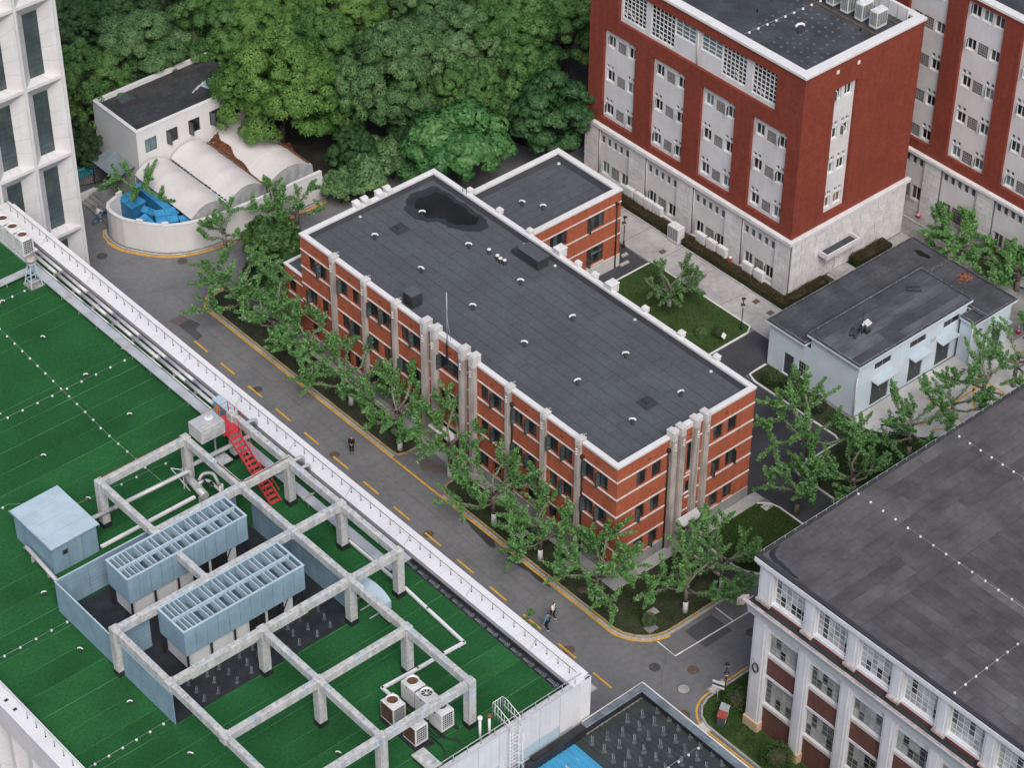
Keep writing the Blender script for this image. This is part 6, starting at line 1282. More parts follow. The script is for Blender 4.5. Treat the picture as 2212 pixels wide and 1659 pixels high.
# ------------------------------------------------------------ white house, tents, boundary wall
M['white_wall'] = mat('white_wall', (0.62, 0.615, 0.61), 0.85, 0.05, 0.5, fine=0.04, streak=0.04)
M['tent'] = mat('tent_canvas', (0.55, 0.53, 0.515), 0.7, 0.06, 0.6, fine=0.04)
M['tarp'] = mat('grey_tarp', (0.31, 0.315, 0.325), 0.7, 0.14, 1.3, fine=0.1, bump=.6, bscale=3)
M['leaf_litter'] = mat('leaf_litter', (0.145, 0.058, 0.030), 0.95, 0.3, 2.5, fine=0.3, fscale=8, bump=.6, bscale=12)
M['blue_paint'] = mat('blue_paint', (0.026, 0.150, 0.31), 0.5, 0.15, 1.3, fine=.1, spec=.4)
M['blue_paint2'] = mat('blue_paint_pale', (0.040, 0.225, 0.43), 0.5, 0.15, 1.3, fine=.1, spec=.4)
M['poly_roof'] = mat('polycarbonate', (0.20, 0.25, 0.265), 0.35, 0.12, 1.2, spec=.4)
M['teal_sheet'] = mat('teal_sheet', (0.05, 0.33, 0.37), 0.4, .2, 1.5)
wh = thing('white_house', 'small white two-storey house with a dark flat roof under the big trees', 'house', (1.2, 63.5, 0))
hx0, hx1, hy0, hy1, hh = 1.2, 13.6, 63.5, 70.4, 7.2
ww = [(2.0, 1.25), (4.3, 1.25), (6.7, 1.25), (9.0, 1.25), (11.2, 1.25)]
pt(wh, MB().wall(hx1-hx0, hh-.12, [(x-hx0, 4.55, x-hx0+w_, 6.0) for x, w_ in ww], .2), 'wall', M['white_wall'], (hx0, hy0, 0)); pt(wh, MB().wall(hy1-hy0, hh-.12, [], .1), 'wall', M['white_wall'], (hx0, hy1, 0), RW)
pt(wh, MB().box(hx0+.3, hy0+.35, 0, hx1-.01, hy1-.01, hh-.5), 'dark_infill', M['dark']); pt(wh, MB().box(hx0+.3, hy0+.3, hh-.49, hx1, hy1, hh-.42), 'roof', M['seam'])
M['roof_moss'] = mat('roof_moss', (0.036, 0.039, 0.041), 0.85, 0.25, 0.5, fine=.2, fscale=3)
roof_sheets(wh, hx0+.3, hy0+.3, hx1-.1, hy1-.3, hh-.40, 'x', 1.0, 5, 9, 'roof_moss', 2)
for b_ in (MB().box(hx0+.001, hy0+.001, hh-.5, hx0+.28, hy1, hh-.121), MB().box(hx0+.281, hy0+.001, hh-.5, hx1, hy0+.28, hh-.121)): pt(wh, b_, 'parapet', M['white_wall'])
for b_ in (MB().bbox(hx0-.05, hy0-.05, hh-.12, hx0+.3, hy1, hh, .02), MB().bbox(hx0+.301, hy0-.05, hh-.12, hx1, hy0+.3, hh, .02), MB().box(hx0+.301, hy1-.3, hh-.5, hx1, hy1, hh)): pt(wh, b_, 'parapet_cap', M['cap'])
pt(wh, MB().box(hx0+.32, hy0+.302, hh-.16, hx1, hy0+.33, hh-.10), 'red_trim', M['red_paint'])
for i, (x, w_) in enumerate(ww): window(wh, (x, hy0, 4.55), 0, w_, 1.45, .12, 'steel_dark', ['glass_green' if i == 0 else 'glass_dark'], 2, 1, .05, .05, (0, 70, 75, 60, 0)[i], None, 2)
tag(pt(wh, MB().box(3.1, 68.6, 0, 4.6, 69.8, .05), 'roof_mat', M['glass_mid'], (0, 0, hh-.385)))
for (x, y, a) in ((9.6, 66.3, .5), (10.2, 66.5, .5)): pt(wh, MB().box(-.7, -.05, 0, .7, .05, .05), 'timber', M['band'], (x, y, hh-.38), a)
pt(wh, MB().box(-.9, -.5, 0, .9, .5, .12).box(-.7, -.35, .12, .6, .4, .2), 'folded_sheet', M['blue_roof'], (11.2, 66.3, hh-.38), .3)
MBl = MB(); q = random.Random(2)
for k in range(260):
    x, y = q.uniform(1.6, 13), q.choice([q.gauss(69.5, .5), q.uniform(64, 70)]); s = .05; a = q.uniform(0, 6)
    if y < 70.2: MBl.quad((x-s, y-s, hh-.385), (x+s, y-s*.4, hh-.38), (x+s*.8, y+s, hh-.385), (x-s*.6, y+s, hh-.37))
tag(pt(wh, MBl, 'fallen_leaves', M['leaf_litter']), kind='stuff')
# tents: barrel canopies side by side
def tent(x0, x1, y0, y1, z0, rise, label, seg=3):
    t = thing('canopy_tent', label, 'tent', ((x0+x1)/2, (y0+y1)/2, 0), group='barrel-roofed tents')
    n = 14; ny = seg*6
    q = MB()
    for j in range(ny+1):
        y = y0+(y1-y0)*j/ny; ph = (j % 6)/6; sag = -.10*math.sin(PI*ph)+.03*math.sin(j*1.7+x0)
        for i in range(n+1):
            f = 2*i/n-1; x = (x0+x1)/2+(x1-x0)/2*f*.99; z = z0+(rise+sag)*(1-abs(f)**2.1); q.v.append((x, y, z))
    for j in range(ny):
        for i in range(n): k = j*(n+1)+i; q.f.append((k, k+1, k+n+2, k+n+1)); q.m.append(0); q.sm.append(True)
    pt(t, q, 'canopy', M['tent'])
    for j in range(seg+1):
        y = y0+(y1-y0)*j/seg; pt(t, MB().tube([((x0+x1)/2+(x1-x0)/2*(i/7-1)*.99, y, z0+.004+rise*(1-abs(i/7-1)**2.1)) for i in range(15)], .03, 5), 'hoop', M['tent'])
    # front drape with folds
    q = MB(); m = 24
    for i in range(m+1):
        f = 2*i/m-1; x = (x0+x1)/2+(x1-x0)/2*f*.99; zt = z0+rise*(1-abs(f)**2.1)
        for j in range(5):
            g = j/4; q.v.append((x, y0-.02-.14*g*(.5+.5*math.sin(i*1.3+j*.8))-.05*math.sin(i*2.9)*g, zt-(zt-(z0-.85))*g))
    for i in range(m):
        for j in range(4): k = i*5+j; q.f.append((k, k+1, k+6, k+5)); q.m.append(0); q.sm.append(True)
    pt(t, q, 'drape', M['tarp'])
    for sx in (x0+.02, x1-.02): pt(t, MB().tube([(sx, y0, z0), (sx, y1, z0)], .05, 6), 'eaves_bar', M['galv'])
    for sx in (x0+.05, x1-.05):
        for y in (y0+.05, (y0+y1)/2, y1-.05): pt(t, MB().cyl((sx, y, 0), (sx, y, z0), .04, n=6), 'post', M['galv'])
    return t
t1 = tent(.45, 4.3, 54.55, 63.3, 3.0, .88, 'pale barrel tent beside the blue sheds'); t2 = tent(4.38, 8.35, 54.4, 63.3, 3.05, .98, 'pale barrel tent in the middle of the three'); t3 = tent(8.43, 13.4, 54.2, 63.3, 3.1, 1.05, 'barrel tent half covered by the camphor tree')
for (x, w_, lab) in ((4.34, .16, 'dark leaf litter caught in the narrow valley between two tents'), ):
    q = MB()
    for k in range(18): y = 54.8+.47*k; q.box(x-w_/2*rng.uniform(.4, 1), y, 3.04, x+w_/2*rng.uniform(.4, 1), y+rng.uniform(.15, .4), 3.12)
    tag(q.obj('leaf_litter', M['flash']), lab, 'leaf litter', kind='stuff')
# russet litter lying in the broad valley of the tents
def litter(name, label, cx0, cx1, y0, y1, zf, n, seed):
    R = np.random.default_rng(seed); y = R.uniform(y0, y1, n); t = (y-y0)/(y1-y0); u = R.uniform(0, 1, n); w_ = np.where(True, .12+1.0*t**1.6+.25*np.sin(y*2.3)*t, 0); x = cx0+(cx1-cx0)*t+(u-.35)*w_
    z = np.array([zf(a, b) for a, b in zip(x, y)])+R.uniform(.0, .06, n); s = R.uniform(.03, .07, n); a = R.uniform(0, 6.28, n); b = R.uniform(0, .8, n)
    ux = np.stack([np.cos(a)*s, np.sin(a)*s, np.sin(b)*s*.6], 1); vx = np.stack([-np.sin(a)*s*.6, np.cos(a)*s*.6, np.cos(b)*s*.3], 1); c = np.stack([x, y, z], 1)
    v = np.stack([c-ux-vx, c+ux-vx, c+ux+vx, c-ux+vx], 1).reshape(-1, 3); me = trimesh_np(name, v, 4, R.uniform(0, 1, n), M['leaf_litter']); return tag(ob(name, me), label, 'leaf litter', kind='stuff')
def z23(x, y):
    def arch(x0, x1, z0, r_):
        if not x0 < x < x1: return -1
        c = (x-(x0+x1)/2)/((x1-x0)/2*.99); return z0+r_*(1-min(1, abs(c))**2.1)
    return max(3.06, arch(4.38, 8.35, 3.05, .96), arch(8.43, 13.4, 3.1, 1.03))
litter('leaf_litter', 'russet fallen leaves piled in the valley beside the tree-shaded tent', 8.2, 8.7, 54.5, 63.2, z23, 6500, 3)
litter('leaf_litter', 'russet fallen leaves along the outer edge of the tent under the camphor tree', 13.1, 13.2, 54.4, 58.5, z23, 1800, 5)
# boundary wall with its curved end
bw = thing('boundary_wall', 'curved white boundary wall enclosing the tents and blue sheds', 'wall', (0, 55, 0))
path = [(-2.2, 62.0), (-3.6, 61.6), (-4.2, 60.8), (-4.3, 59.8), (-4.05, 58.6), (-3.4, 57.4), (-2.6, 56.2), (-1.7, 55.25), (-.4, 54.45), (1.1, 53.95), (3.7, 53.5), (8.6, 53.2), (13.6, 53.1)]
path = [tuple(p) for p in resample([tuple(q_) for q_ in path], .8)]
k = len(path); inn = off(path, .26)
q = MB(); HWL = 2.85
for i in range(k-1):
    q.hexa([(*path[i], 0), (*path[i+1], 0), (*inn[i+1], 0), (*inn[i], 0), (*path[i], HWL), (*path[i+1], HWL), (*inn[i+1], HWL), (*inn[i], HWL)])
pt(bw, q, 'wall_body', M['white_wall'])
o1, o2 = off(path, -.04), off(path, .30); q = MB()
for i in range(k-1): q.hexa([(*o1[i], HWL), (*o1[i+1], HWL), (*o2[i+1], HWL), (*o2[i], HWL), (*o1[i], HWL+.08), (*o1[i+1], HWL+.08), (*o2[i+1], HWL+.08), (*o2[i], HWL+.08)])
pt(bw, q, 'coping', M['cap'])
for i in (0, 8, 11): pt(bw, MB().box(-.28, -.12, HWL-.2, .28, .12, HWL+.26).bbox(-.3, -.15, HWL+.26, .3, .15, HWL+.32, .02), 'wall_pier', M['white_wall'], ((path[i][0]+inn[i][0])/2, (path[i][1]+inn[i][1])/2, 0), math.atan2(path[i+1][1]-path[i][1], path[i+1][0]-path[i][0]))
b2 = thing('boundary_wall', 'low white wall running on behind the shrubs towards the dark road', 'wall', (18, 53.2, 0))
pt(b2, MB().box(13.7, 53.05, 0, 31, 53.3, 2.1), 'wall_body', M['white_wall']); pt(b2, MB().bbox(13.7, 53.0, 2.1, 31, 53.35, 2.18, .02), 'coping', M['cap'])
kp = off(path[2:], -.35); kerb(kb, kp, .16, .1, .7, 'kerb'); ribbon('road_marking', off(path[2:], -.55), .14, .007, M['yellow'], road); ribbon('road_marking', off(path[4:], -.72), .10, .007, M['yellow'], road)
# blue sheds behind the wall
M['blue_paint3'] = M['blue_paint']
def shed(label, x0, y0, x1, y1, z0, z1, rz=0.0, n=3, mm='blue_paint2', tilt=.25):
    t = thing('blue_shed', label, 'shed', ((x0+x1)/2, (y0+y1)/2, 0), rz, 'blue sheds inside the curved wall'); lx, ly = (x1-x0)/2, (y1-y0)/2
    MB().box(-lx+.08, -ly+.08, 0, lx-.08, ly-.08, z0-.02).obj('shed_wall', M['blue_paint'], t); w_ = 2*lx/n
    for k in range(n):
        a, b = -lx+w_*k+.015, -lx+w_*(k+1)-.015
        MB().hexa([(a, -ly, z0), (b, -ly, z0), (b, ly, z1), (a, ly, z1), (a, -ly, z0+.06), (b, -ly, z0+.06), (b, ly, z1+.06), (a, ly, z1+.06)]).obj('roof_sheet', M[mm], t)
    MB().bar((-lx, -ly*.02, (z0+z1)/2+.085), (lx, -ly*.02, (z0+z1)/2+.085), .05).obj('batten', M['blue_paint'], t)
shed('blue box shed with one sloping lid at the left of the front row', -2.75, 57.0, -1.75, 58.1, 2.2, 2.7, .25, 1)
shed('widest blue shed of the front row behind the curved wall', -1.7, 55.95, .25, 57.5, 2.5, 2.9, -.42, 2)
shed('small blue shed between the widest one and the tent', -.1, 54.85, .85, 56.0, 2.3, 2.6, -.3, 1)
shed('long blue lean-to roof along the edge of the first tent', -.35, 56.3, .42, 62.2, 2.75, 2.85, 0, 1)
shed('pale blue sheet roof beside the pollarded tree trunk', -2.2, 60.2, -.5, 62.2, 2.2, 2.4, .1, 2)
shed('round-ended blue tank cover in the shed yard', -1.5, 58.4, -.6, 59.6, 2.0, 2.3, .6, 1)
# steps, gate and entrance canopy by the house
sp = thing('stone_steps', 'wide stone steps rising beside the curved wall to the iron gate', 'steps', (-2, 65, 0))
for i in range(4): pt(sp, MB().bbox(-3.4+.42*i, 62.3, 0.0+.15*i, 1.1, 66.6, .15*(i+1), .02), 'step', M['concrete_old'])
gt = thing('iron_gate', 'black iron gate with a turquoise panel beside the white house', 'gate', (-3, 68, 0))
q = MB()
for k in range(26): q.cyl((-3.6+.16*k, 68.3-.05*k, .6), (-3.6+.16*k, 68.3-.05*k, 2.4), .018, n=4)
for z in (.75, 2.25): q.bar((-3.6, 68.3, z), (.4, 67.05, z), .05)
q.obj('bars', M['steel_dark'], gt, (3, -68, 0)); MB().box(-3.2, 68.35, 1.2, -.6, 68.42, 2.2).obj('panel', M['teal_sheet'], gt, (3, -68, 0), 0)
for x, y in ((-3.7, 68.35), (.45, 67.05)): MB().box(x-.08, y-.08, 0, x+.08, y+.08, 2.6).obj('post', M['steel_dark'], gt, (3, -68, 0))
pt(sp, MB().box(-6.5, 66.65, 0, 1.15, 67.0, .75), 'side_wall', M['white_wall'])
ec = thing('entrance_canopy', 'translucent grey lean-to canopy on the side of the white house', 'canopy', (0, 66, 0))
for k in range(3):
    y0_ = 64.3+1.3*k; pt(ec, MB().hexa([(-.9, y0_+.02, 2.6), (1.15, y0_+.02, 3.1), (1.15, y0_+1.28, 3.1), (-.9, y0_+1.28, 2.6), (-.9, y0_+.02, 2.66), (1.15, y0_+.02, 3.16), (1.15, y0_+1.28, 3.16), (-.9, y0_+1.28, 2.66)]), 'canopy_sheet', M['poly_roof'])
for y in (64.3, 68.2): pt(ec, MB().cyl((-.8, y, .0), (-.8, y, 2.6), .05, n=6).bar((-.9, y, 2.58), (1.15, y, 3.08), .05), 'canopy_frame', M['steel_dark'])
shed('blue slatted lid on the lean-to left of the white house', -3.4, 69.6, -1.5, 71.4, 2.3, 2.5, 0, 2, 'blue_paint')
lt = thing('lean_to', 'dark flat lean-to roof littered with leaves beside the iron gate', 'lean-to', (-3.2, 70.5, 0))
pt(lt, MB().box(-6.5, 68.6, 0, .9, 73.5, 2.0), 'lean_to_wall', M['concrete_old']); pt(lt, MB().bbox(-6.7, 68.5, 2.0, 1.0, 73.6, 2.12, .02), 'lean_to_roof', M['glass_green_dark'])

# ------------------------------------------------------------ low building with printed membrane roof
M['mem_green'] = mat('membrane_green_grey', (0.038, 0.046, 0.046), 0.42, 0.2, 0.9, fine=.12, spec=.4)
M['mem_blue'] = mat('membrane_edge', (0.115, 0.140, 0.160), 0.45, 0.3, 0.8, fine=.12, spec=.4)
M['sky_blue'] = mat('sky_blue_sheet', (0.05, 0.27, 0.46), 0.5, 0.10, 0.8, fine=.06, streak=.0, spec=.35)
mbb = thing('membrane_building', 'low building whose ribbed roof is covered by black printed waterproof membrane', 'building', (-15, -25, 0))
ex0, ex1, ey0, ey1, ez, er = -46.0, -12.05, -60.0, -15.42, 9.4, 8.62
pt(mbb, MB().box(ex0, ey0, 0, ex1-.06, ey1-.02, er-.12), 'wall', M['concrete_old'])
pt(mbb, MB().box(ex1-.42, ey0, er-.1, ex1-.08, ey1-.4, ez-.1).box(-22.0, ey1-.40, er-.1, ex1-.08, ey1-.05, ez-.1), 'parapet', M['membrane_blk'])
pt(mbb, MB().bbox(ex1-.62, ey0, ez-.1, ex1, ey1-.601, ez, .05), 'parapet_cap', M['mem_blue']); pt(mbb, MB().bbox(-17.6, ey1-.6, ez-.1, ex1, ey1, ez, .05), 'parapet_cap', M['mem_blue'])
pt(mbb, MB().hexa([(-34, ey1-.60, er-.9), (-17.61, ey1-.60, er-.1), (-17.61, ey1-.05, er-.1), (-34, ey1-.05, er-.9), (-34, ey1-.60, er+.1), (-17.61, ey1-.60, ez-.05), (-17.61, ey1-.05, ez-.05), (-34, ey1-.05, er+.1)]), 'sloping_upstand', M['membrane_blk'])
pt(mbb, MB().tube([(ex1-.03, ey0, ez+.01), (ex1-.03, ey1-.03, ez+.01), (-17.5, ey1-.03, ez+.01)], .055, 6), 'edge_bead', M['band'])
pt(mbb, MB().box(-18.6, ey0, er-.1, ex1-.43, ey1-.61, er), 'roof', M['mem_green']); pt(mbb, MB().box(ex0, ey0, er-.25, -18.61, ey1-.61, er-.06), 'roof', M['sky_blue'])
x = -18.4; k = 0
while x < ex1-.6:
    pt(mbb, MB().add([(x-.10, ey0, er), (x+.10, ey0, er), (x+.05, ey0, er+.10), (x-.05, ey0, er+.10), (x-.10, ey1-.62, er), (x+.10, ey1-.62, er), (x+.05, ey1-.62, er+.10), (x-.05, ey1-.62, er+.10)], [(0, 1, 2, 3), (7, 6, 5, 4), (1, 5, 6, 2), (2, 6, 7, 3), (3, 7, 4, 0)]), 'roof_rib', M['mem_green']); x += .40; k += 1
x = -18.85
while x > -26:
    pt(mbb, MB().add([(x-.06, ey0, er-.06), (x+.06, ey0, er-.06), (x+.03, ey0, er+.03), (x-.03, ey0, er+.03), (x-.06, ey1-.62, er-.06), (x+.06, ey1-.62, er-.06), (x+.03, ey1-.62, er+.03), (x-.03, ey1-.62, er+.03)], [(0, 1, 2, 3), (7, 6, 5, 4), (1, 5, 6, 2), (2, 6, 7, 3), (3, 7, 4, 0)]), 'sheet_rib', M['sky_blue']); x -= .42
mk = MB()
for i in range(6):
    for j in range(14): mark(mk, -17.85+1.02*i+.12*(j % 2), -16.9-1.0*j-.35*i % 1.0, er+.105, .85, .72)
for j in range(16): mark(mk, ex1-.32, -16.6-.95*j, ez+.004, -1.57, .5)
for i in range(4): mark(mk, -12.9-1.0*i, ey1-.32, ez+.004, .1, .55)
tag(pt(mbb, mk, 'membrane_print', M['print']), kind='stuff')
M['sheet_wear'] = mat('sheet_wear', (0.42, 0.36, 0.30), .8, .3, 2)
for (x, y) in ((-19.3, -17.3), (-20.3, -17.2), (-19.5, -18.6), (-20.6, -18.8)): flat('worn_paint', wob(smooth_poly(blob(x, y, .05, .28, 10, int(-x*10), .5)), 3, .01), er-.055, M['sheet_wear'], mbb)
pt(mbb, MB().tube([(-12.5, -21.66, er+.32), (-18.4, -21.6, er+.32)], .014, 5), 'conductor', M['galv'])
for k in range(6): pm(mbb, cached('cblock', None), 'conductor_block', (-12.95-.88*k, -21.66, er+.105))

# ------------------------------------------------------------ vegetation
M['leaf_camphor'] = leafmat('leaf_camphor', (0.039, 0.101, 0.019), (0.077, 0.165, 0.032), (0.138, 0.243, 0.057), .12, .5, .25)
M['leaf_camphor2'] = leafmat('leaf_camphor_deep', (0.031, 0.090, 0.020), (0.061, 0.146, 0.035), (0.113, 0.213, 0.060), .12, .5, .25)
M['leaf_camphor3'] = leafmat('leaf_camphor_grey', (0.039, 0.094, 0.029), (0.078, 0.157, 0.053), (0.134, 0.225, 0.091), .12, .5, .25)
M['leaf_plane'] = leafmat('leaf_plane', (0.052, 0.156, 0.040), (0.105, 0.252, 0.070), (0.199, 0.371, 0.136), .28, .45, .4)
M['leaf_broad'] = leafmat('leaf_broad', (0.029, 0.110, 0.028), (0.057, 0.168, 0.045), (0.107, 0.238, 0.073), .2, .45, .35)
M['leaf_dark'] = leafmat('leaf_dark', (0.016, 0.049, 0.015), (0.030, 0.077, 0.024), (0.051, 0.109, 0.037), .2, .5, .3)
M['leaf_shrub'] = leafmat('leaf_shrub', (0.051, 0.119, 0.042), (0.096, 0.193, 0.070), (0.164, 0.274, 0.113), .2, .5, .3)
M['leaf_box'] = leafmat('leaf_box', (0.023, 0.067, 0.015), (0.045, 0.105, 0.024), (0.082, 0.151, 0.039), .2, .5, .3)
M['leaf_hedge'] = leafmat('leaf_hedge', (0.020, 0.040, 0.010), (0.038, 0.050, 0.014), (0.105, 0.038, 0.020), .15, .55, .25)
M['bark'] = mat('bark', (0.17, 0.155, 0.125), .9, .3, 2.5, fine=.2, bump=.4, bscale=10)
M['bark_dark'] = mat('bark_dark', (0.060, 0.048, 0.038), .95, .3, 2.5, fine=.2)
M['limewash'] = mat('limewash', (0.62, 0.62, 0.60), .9, .12, 2.5, fine=.1)

def leaf_quads(c, nrm, ls, R, ratio=.62, spread=.55):
    """diamond leaves at points c, facing roughly nrm"""
    n = len(c); rd = R.normal(size=(n, 3)); rd /= np.linalg.norm(rd, axis=1, keepdims=True)
    N_ = nrm*(1-spread)+rd*spread; N_ /= np.linalg.norm(N_, axis=1, keepdims=True)+1e-9
    t = np.cross(N_, R.normal(size=(n, 3))); t /= np.linalg.norm(t, axis=1, keepdims=True)+1e-9; s = np.cross(N_, t)
    L_ = (ls*R.uniform(.7, 1.3, n))[:, None]; fold = N_*L_*.12
    v = np.stack([c-t*L_*.5, c+s*L_*ratio*.5+fold, c+t*L_*.5, c-s*L_*ratio*.5+fold], 1)
    return v
def unit(R, n, zmin=-1.0):
    p = R.normal(size=(n*3+20, 3)); p /= np.linalg.norm(p, axis=1, keepdims=True); p = p[p[:, 2] > zmin]; return p[:n]
def crown_mesh(name, seed, rx, ry, rz, nl, lr, nsub, sr, nleaf, ls, m, zmin=-.35, flat_=1.0, spread=.26):
    """crown built of lobes, each lobe of leaf clumps, each clump of single leaves"""
    R = np.random.default_rng(seed); V = []; T_ = []
    d = unit(R, nl*4, zmin); keep = [d[0]]
    for q in d[1:]:
        if min(np.linalg.norm(q-k) for k in keep) > 1.55/np.sqrt(nl)*1.0: keep.append(q)
        if len(keep) >= nl: break
    keep += list(d[-3:]*.35)
    for q in keep:
        lc = q*np.array([rx, ry, rz])*R.uniform(.80, 1.0)*.78; lrr = R.uniform(*lr); ltint = R.uniform(.15, .75)
        sub = unit(R, nsub*2, -.35); sub = sub[(sub @ (q/np.linalg.norm(q)+np.array([0, 0, .6]))) > -.35][:nsub]
        for s in sub:
            sc_ = lc+s*lrr*R.uniform(.8, 1.05)*np.array([1, 1, .85*flat_]); srr = R.uniform(*sr); k = int(nleaf*(srr/np.mean(sr))**2); u = unit(R, k, -.35)
            pts = sc_+u*srr*R.uniform(.82, 1.06, (len(u), 1))*np.array([1, 1, .85*flat_])
            V.append(leaf_quads(pts, u*.8+s*.25+np.array([0, 0, .2]), np.full(len(u), ls), R, .62, spread)); T_.append(np.clip(ltint+R.uniform(-.2, .2)+R.uniform(-.22, .22, len(u))+.1, 0, 1))
    # thin fill inside so the far side does not show through everywhere
    k = nl*30; p = unit(R, k, -.7)
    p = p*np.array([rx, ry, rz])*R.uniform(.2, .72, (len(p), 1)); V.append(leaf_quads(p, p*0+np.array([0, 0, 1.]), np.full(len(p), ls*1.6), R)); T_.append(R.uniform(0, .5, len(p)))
    v = np.concatenate(V).reshape(-1, 3); return trimesh_np(name, v, 4, np.concatenate(T_), m)
def trunk_mesh(seed, h, r_, rx, rz, zc, m='bark_dark', nb=7):
    q = random.Random(seed); mb = MB(); mb.tube([(0, 0, -.1), (q.uniform(-.1, .1), q.uniform(-.1, .1), h*.5), (q.uniform(-.3, .3), q.uniform(-.3, .3), h)], [r_*1.15, r_*.9, r_*.7], 8)
    for k in range(nb):
        a = 2*PI*k/nb+q.uniform(-.3, .3); z0 = h*q.uniform(.7, 1); e = q.uniform(.45, .8)
        p1 = (rx*.3*math.cos(a), rx*.3*math.sin(a), z0+rz*.35); p2 = (rx*e*math.cos(a), rx*e*math.sin(a), zc+rz*q.uniform(-.1, .5))
        mb.tube([(0, 0, z0), p1, p2], [r_*.5, r_*.3, r_*.08], 6)
    return mb.mesh('trunk', M[m])
def tree(name, label, cat, x, y, crown, trunk, s=1.0, rz=0.0, group=None, z0=0.0, m=None, sz=None):
    t = thing(name, label, cat, (x, y, z0), rz, group); o = ob('crown', crown, t, (0, 0, 0), 0, (s, s, sz or s))
    if m: o.material_slots[0].link = 'OBJECT'; o.material_slots[0].material = M[m]
    ob('trunk', trunk, t, (0, 0, 0), 0, (s, s, sz or s)); return t
def lift(me, z):
    n = len(me.vertices); a = np.empty(n*3, np.float32); me.vertices.foreach_get('co', a); a = a.reshape(-1, 3); a[:, 2] += z; me.vertices.foreach_set('co', a.ravel()); me.update(); return me
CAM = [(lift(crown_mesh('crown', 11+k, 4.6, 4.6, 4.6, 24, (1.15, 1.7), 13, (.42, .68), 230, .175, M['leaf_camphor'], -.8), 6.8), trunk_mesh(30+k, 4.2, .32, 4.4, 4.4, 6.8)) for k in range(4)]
cg = 'camphor trees of the grove'
CT_ = [  # px, py of the crown's middle, scale, vertical scale, variant, leaf, label
 (604, 205, 1.2, 1.28, 0, 'leaf_camphor', 'tall yellow-green camphor tree overhanging the tents, standing in front of the grove'),
 (318, 118, 1.05, 1.0, 1, 'leaf_camphor3', 'camphor tree with dense clumps right behind the white house roof'),
 (195, 185, .80, .95, 2, 'leaf_camphor2', 'green camphor tree between the ribbed tower and the white house'),
 (470, 85, .95, 1.0, 3, 'leaf_camphor2', 'camphor tree behind the house, just left of the tallest yellow-green one'),
 (838, 165, 1.0, 1.2, 1, 'leaf_camphor3', 'grey-green camphor tree beside the tallest one, at the middle of the grove edge'),
 (985, 125, .98, 1.05, 2, 'leaf_camphor3', 'camphor tree above the bright broad-leaved tree in the grove'),
 (1110, 95, .98, 1.05, 0, 'leaf_camphor2', 'deep green camphor tree near the grey gap in the grove'),
 (1225, 45, .95, 1.0, 3, 'leaf_camphor2', 'camphor tree at the top of the grove against the tall red building'),
 (735, 40, .95, 1.0, 2, 'leaf_camphor', 'yellowish camphor tree at the top edge behind the two tallest ones'),
 (890, 15, .95, .95, 0, 'leaf_camphor3', 'camphor tree at the top edge of the grove, above its middle'),
 (600, -5, .95, .95, 1, 'leaf_camphor', 'camphor tree at the top edge directly behind the tallest one'),
 (410, -10, .9, .95, 3, 'leaf_camphor3', 'camphor tree at the top edge behind the white house'),
 (1040, -10, .95, .95, 1, 'leaf_camphor2', 'camphor tree at the top edge above the grey gap'),
 (740, 215, .72, .8, 3, 'leaf_camphor2', 'small camphor tree squeezed between the tallest one and its grey-green neighbour'),
 (1165, -20, .9, .9, 2, 'leaf_camphor2', 'camphor tree at the top edge closest to the red building'),
 (905, 265, .62, .7, 0, 'leaf_dark', 'low dark tree in the shade under the middle of the grove'),
 (1075, 205, .62, .65, 1, 'leaf_dark', 'low dark tree beside the grey gap in the grove'),
 (265, 30, .8, .8, 2, 'leaf_dark', 'dark shaded tree at the top behind the ribbed tower'),
 (170, 320, .45, .5, 3, 'leaf_dark', 'small dark tree in the shade between the tower and the house'),
 (160, 60, .7, .7, 0, 'leaf_dark', 'dark shaded tree beside the upper part of the ribbed tower'),
 (560, 95, .85, 1.0, 0, 'leaf_camphor', 'camphor tree half hidden behind the left shoulder of the tallest one'),
 (1015, 215, .7, .85, 2, 'leaf_camphor2', 'deep green camphor tree rising right above the bright broad-leaved tree'),
 (1130, 190, .75, .9, 3, 'leaf_camphor2', 'camphor tree over the grey gap beside the layered dark tree'),
 (880, 150, .85, 1.1, 3, 'leaf_camphor3', 'camphor tree with a bumpy crown right of the grey-green one'),
 (690, 120, .85, 1.1, 1, 'leaf_camphor2', 'camphor tree just right of the tip of the tallest one'),
 (760, 330, .5, .55, 2, 'leaf_dark', 'small dark tree in the shade behind the wall end'),
]
for (px, py, s, sz, v, lm, lab) in CT_:
    dz = -1.6 if v == 0 and px == 604 else 0; zc = 6.8*sz+dz; x, y, _ = at(px, py, zc); t_ = tree('camphor_tree', lab, 'tree', x, y, CAM[v][0], CAM[v][1], s, rng.uniform(0, 6), cg, 0, lm, sz); t_.children[0].location.z = dz
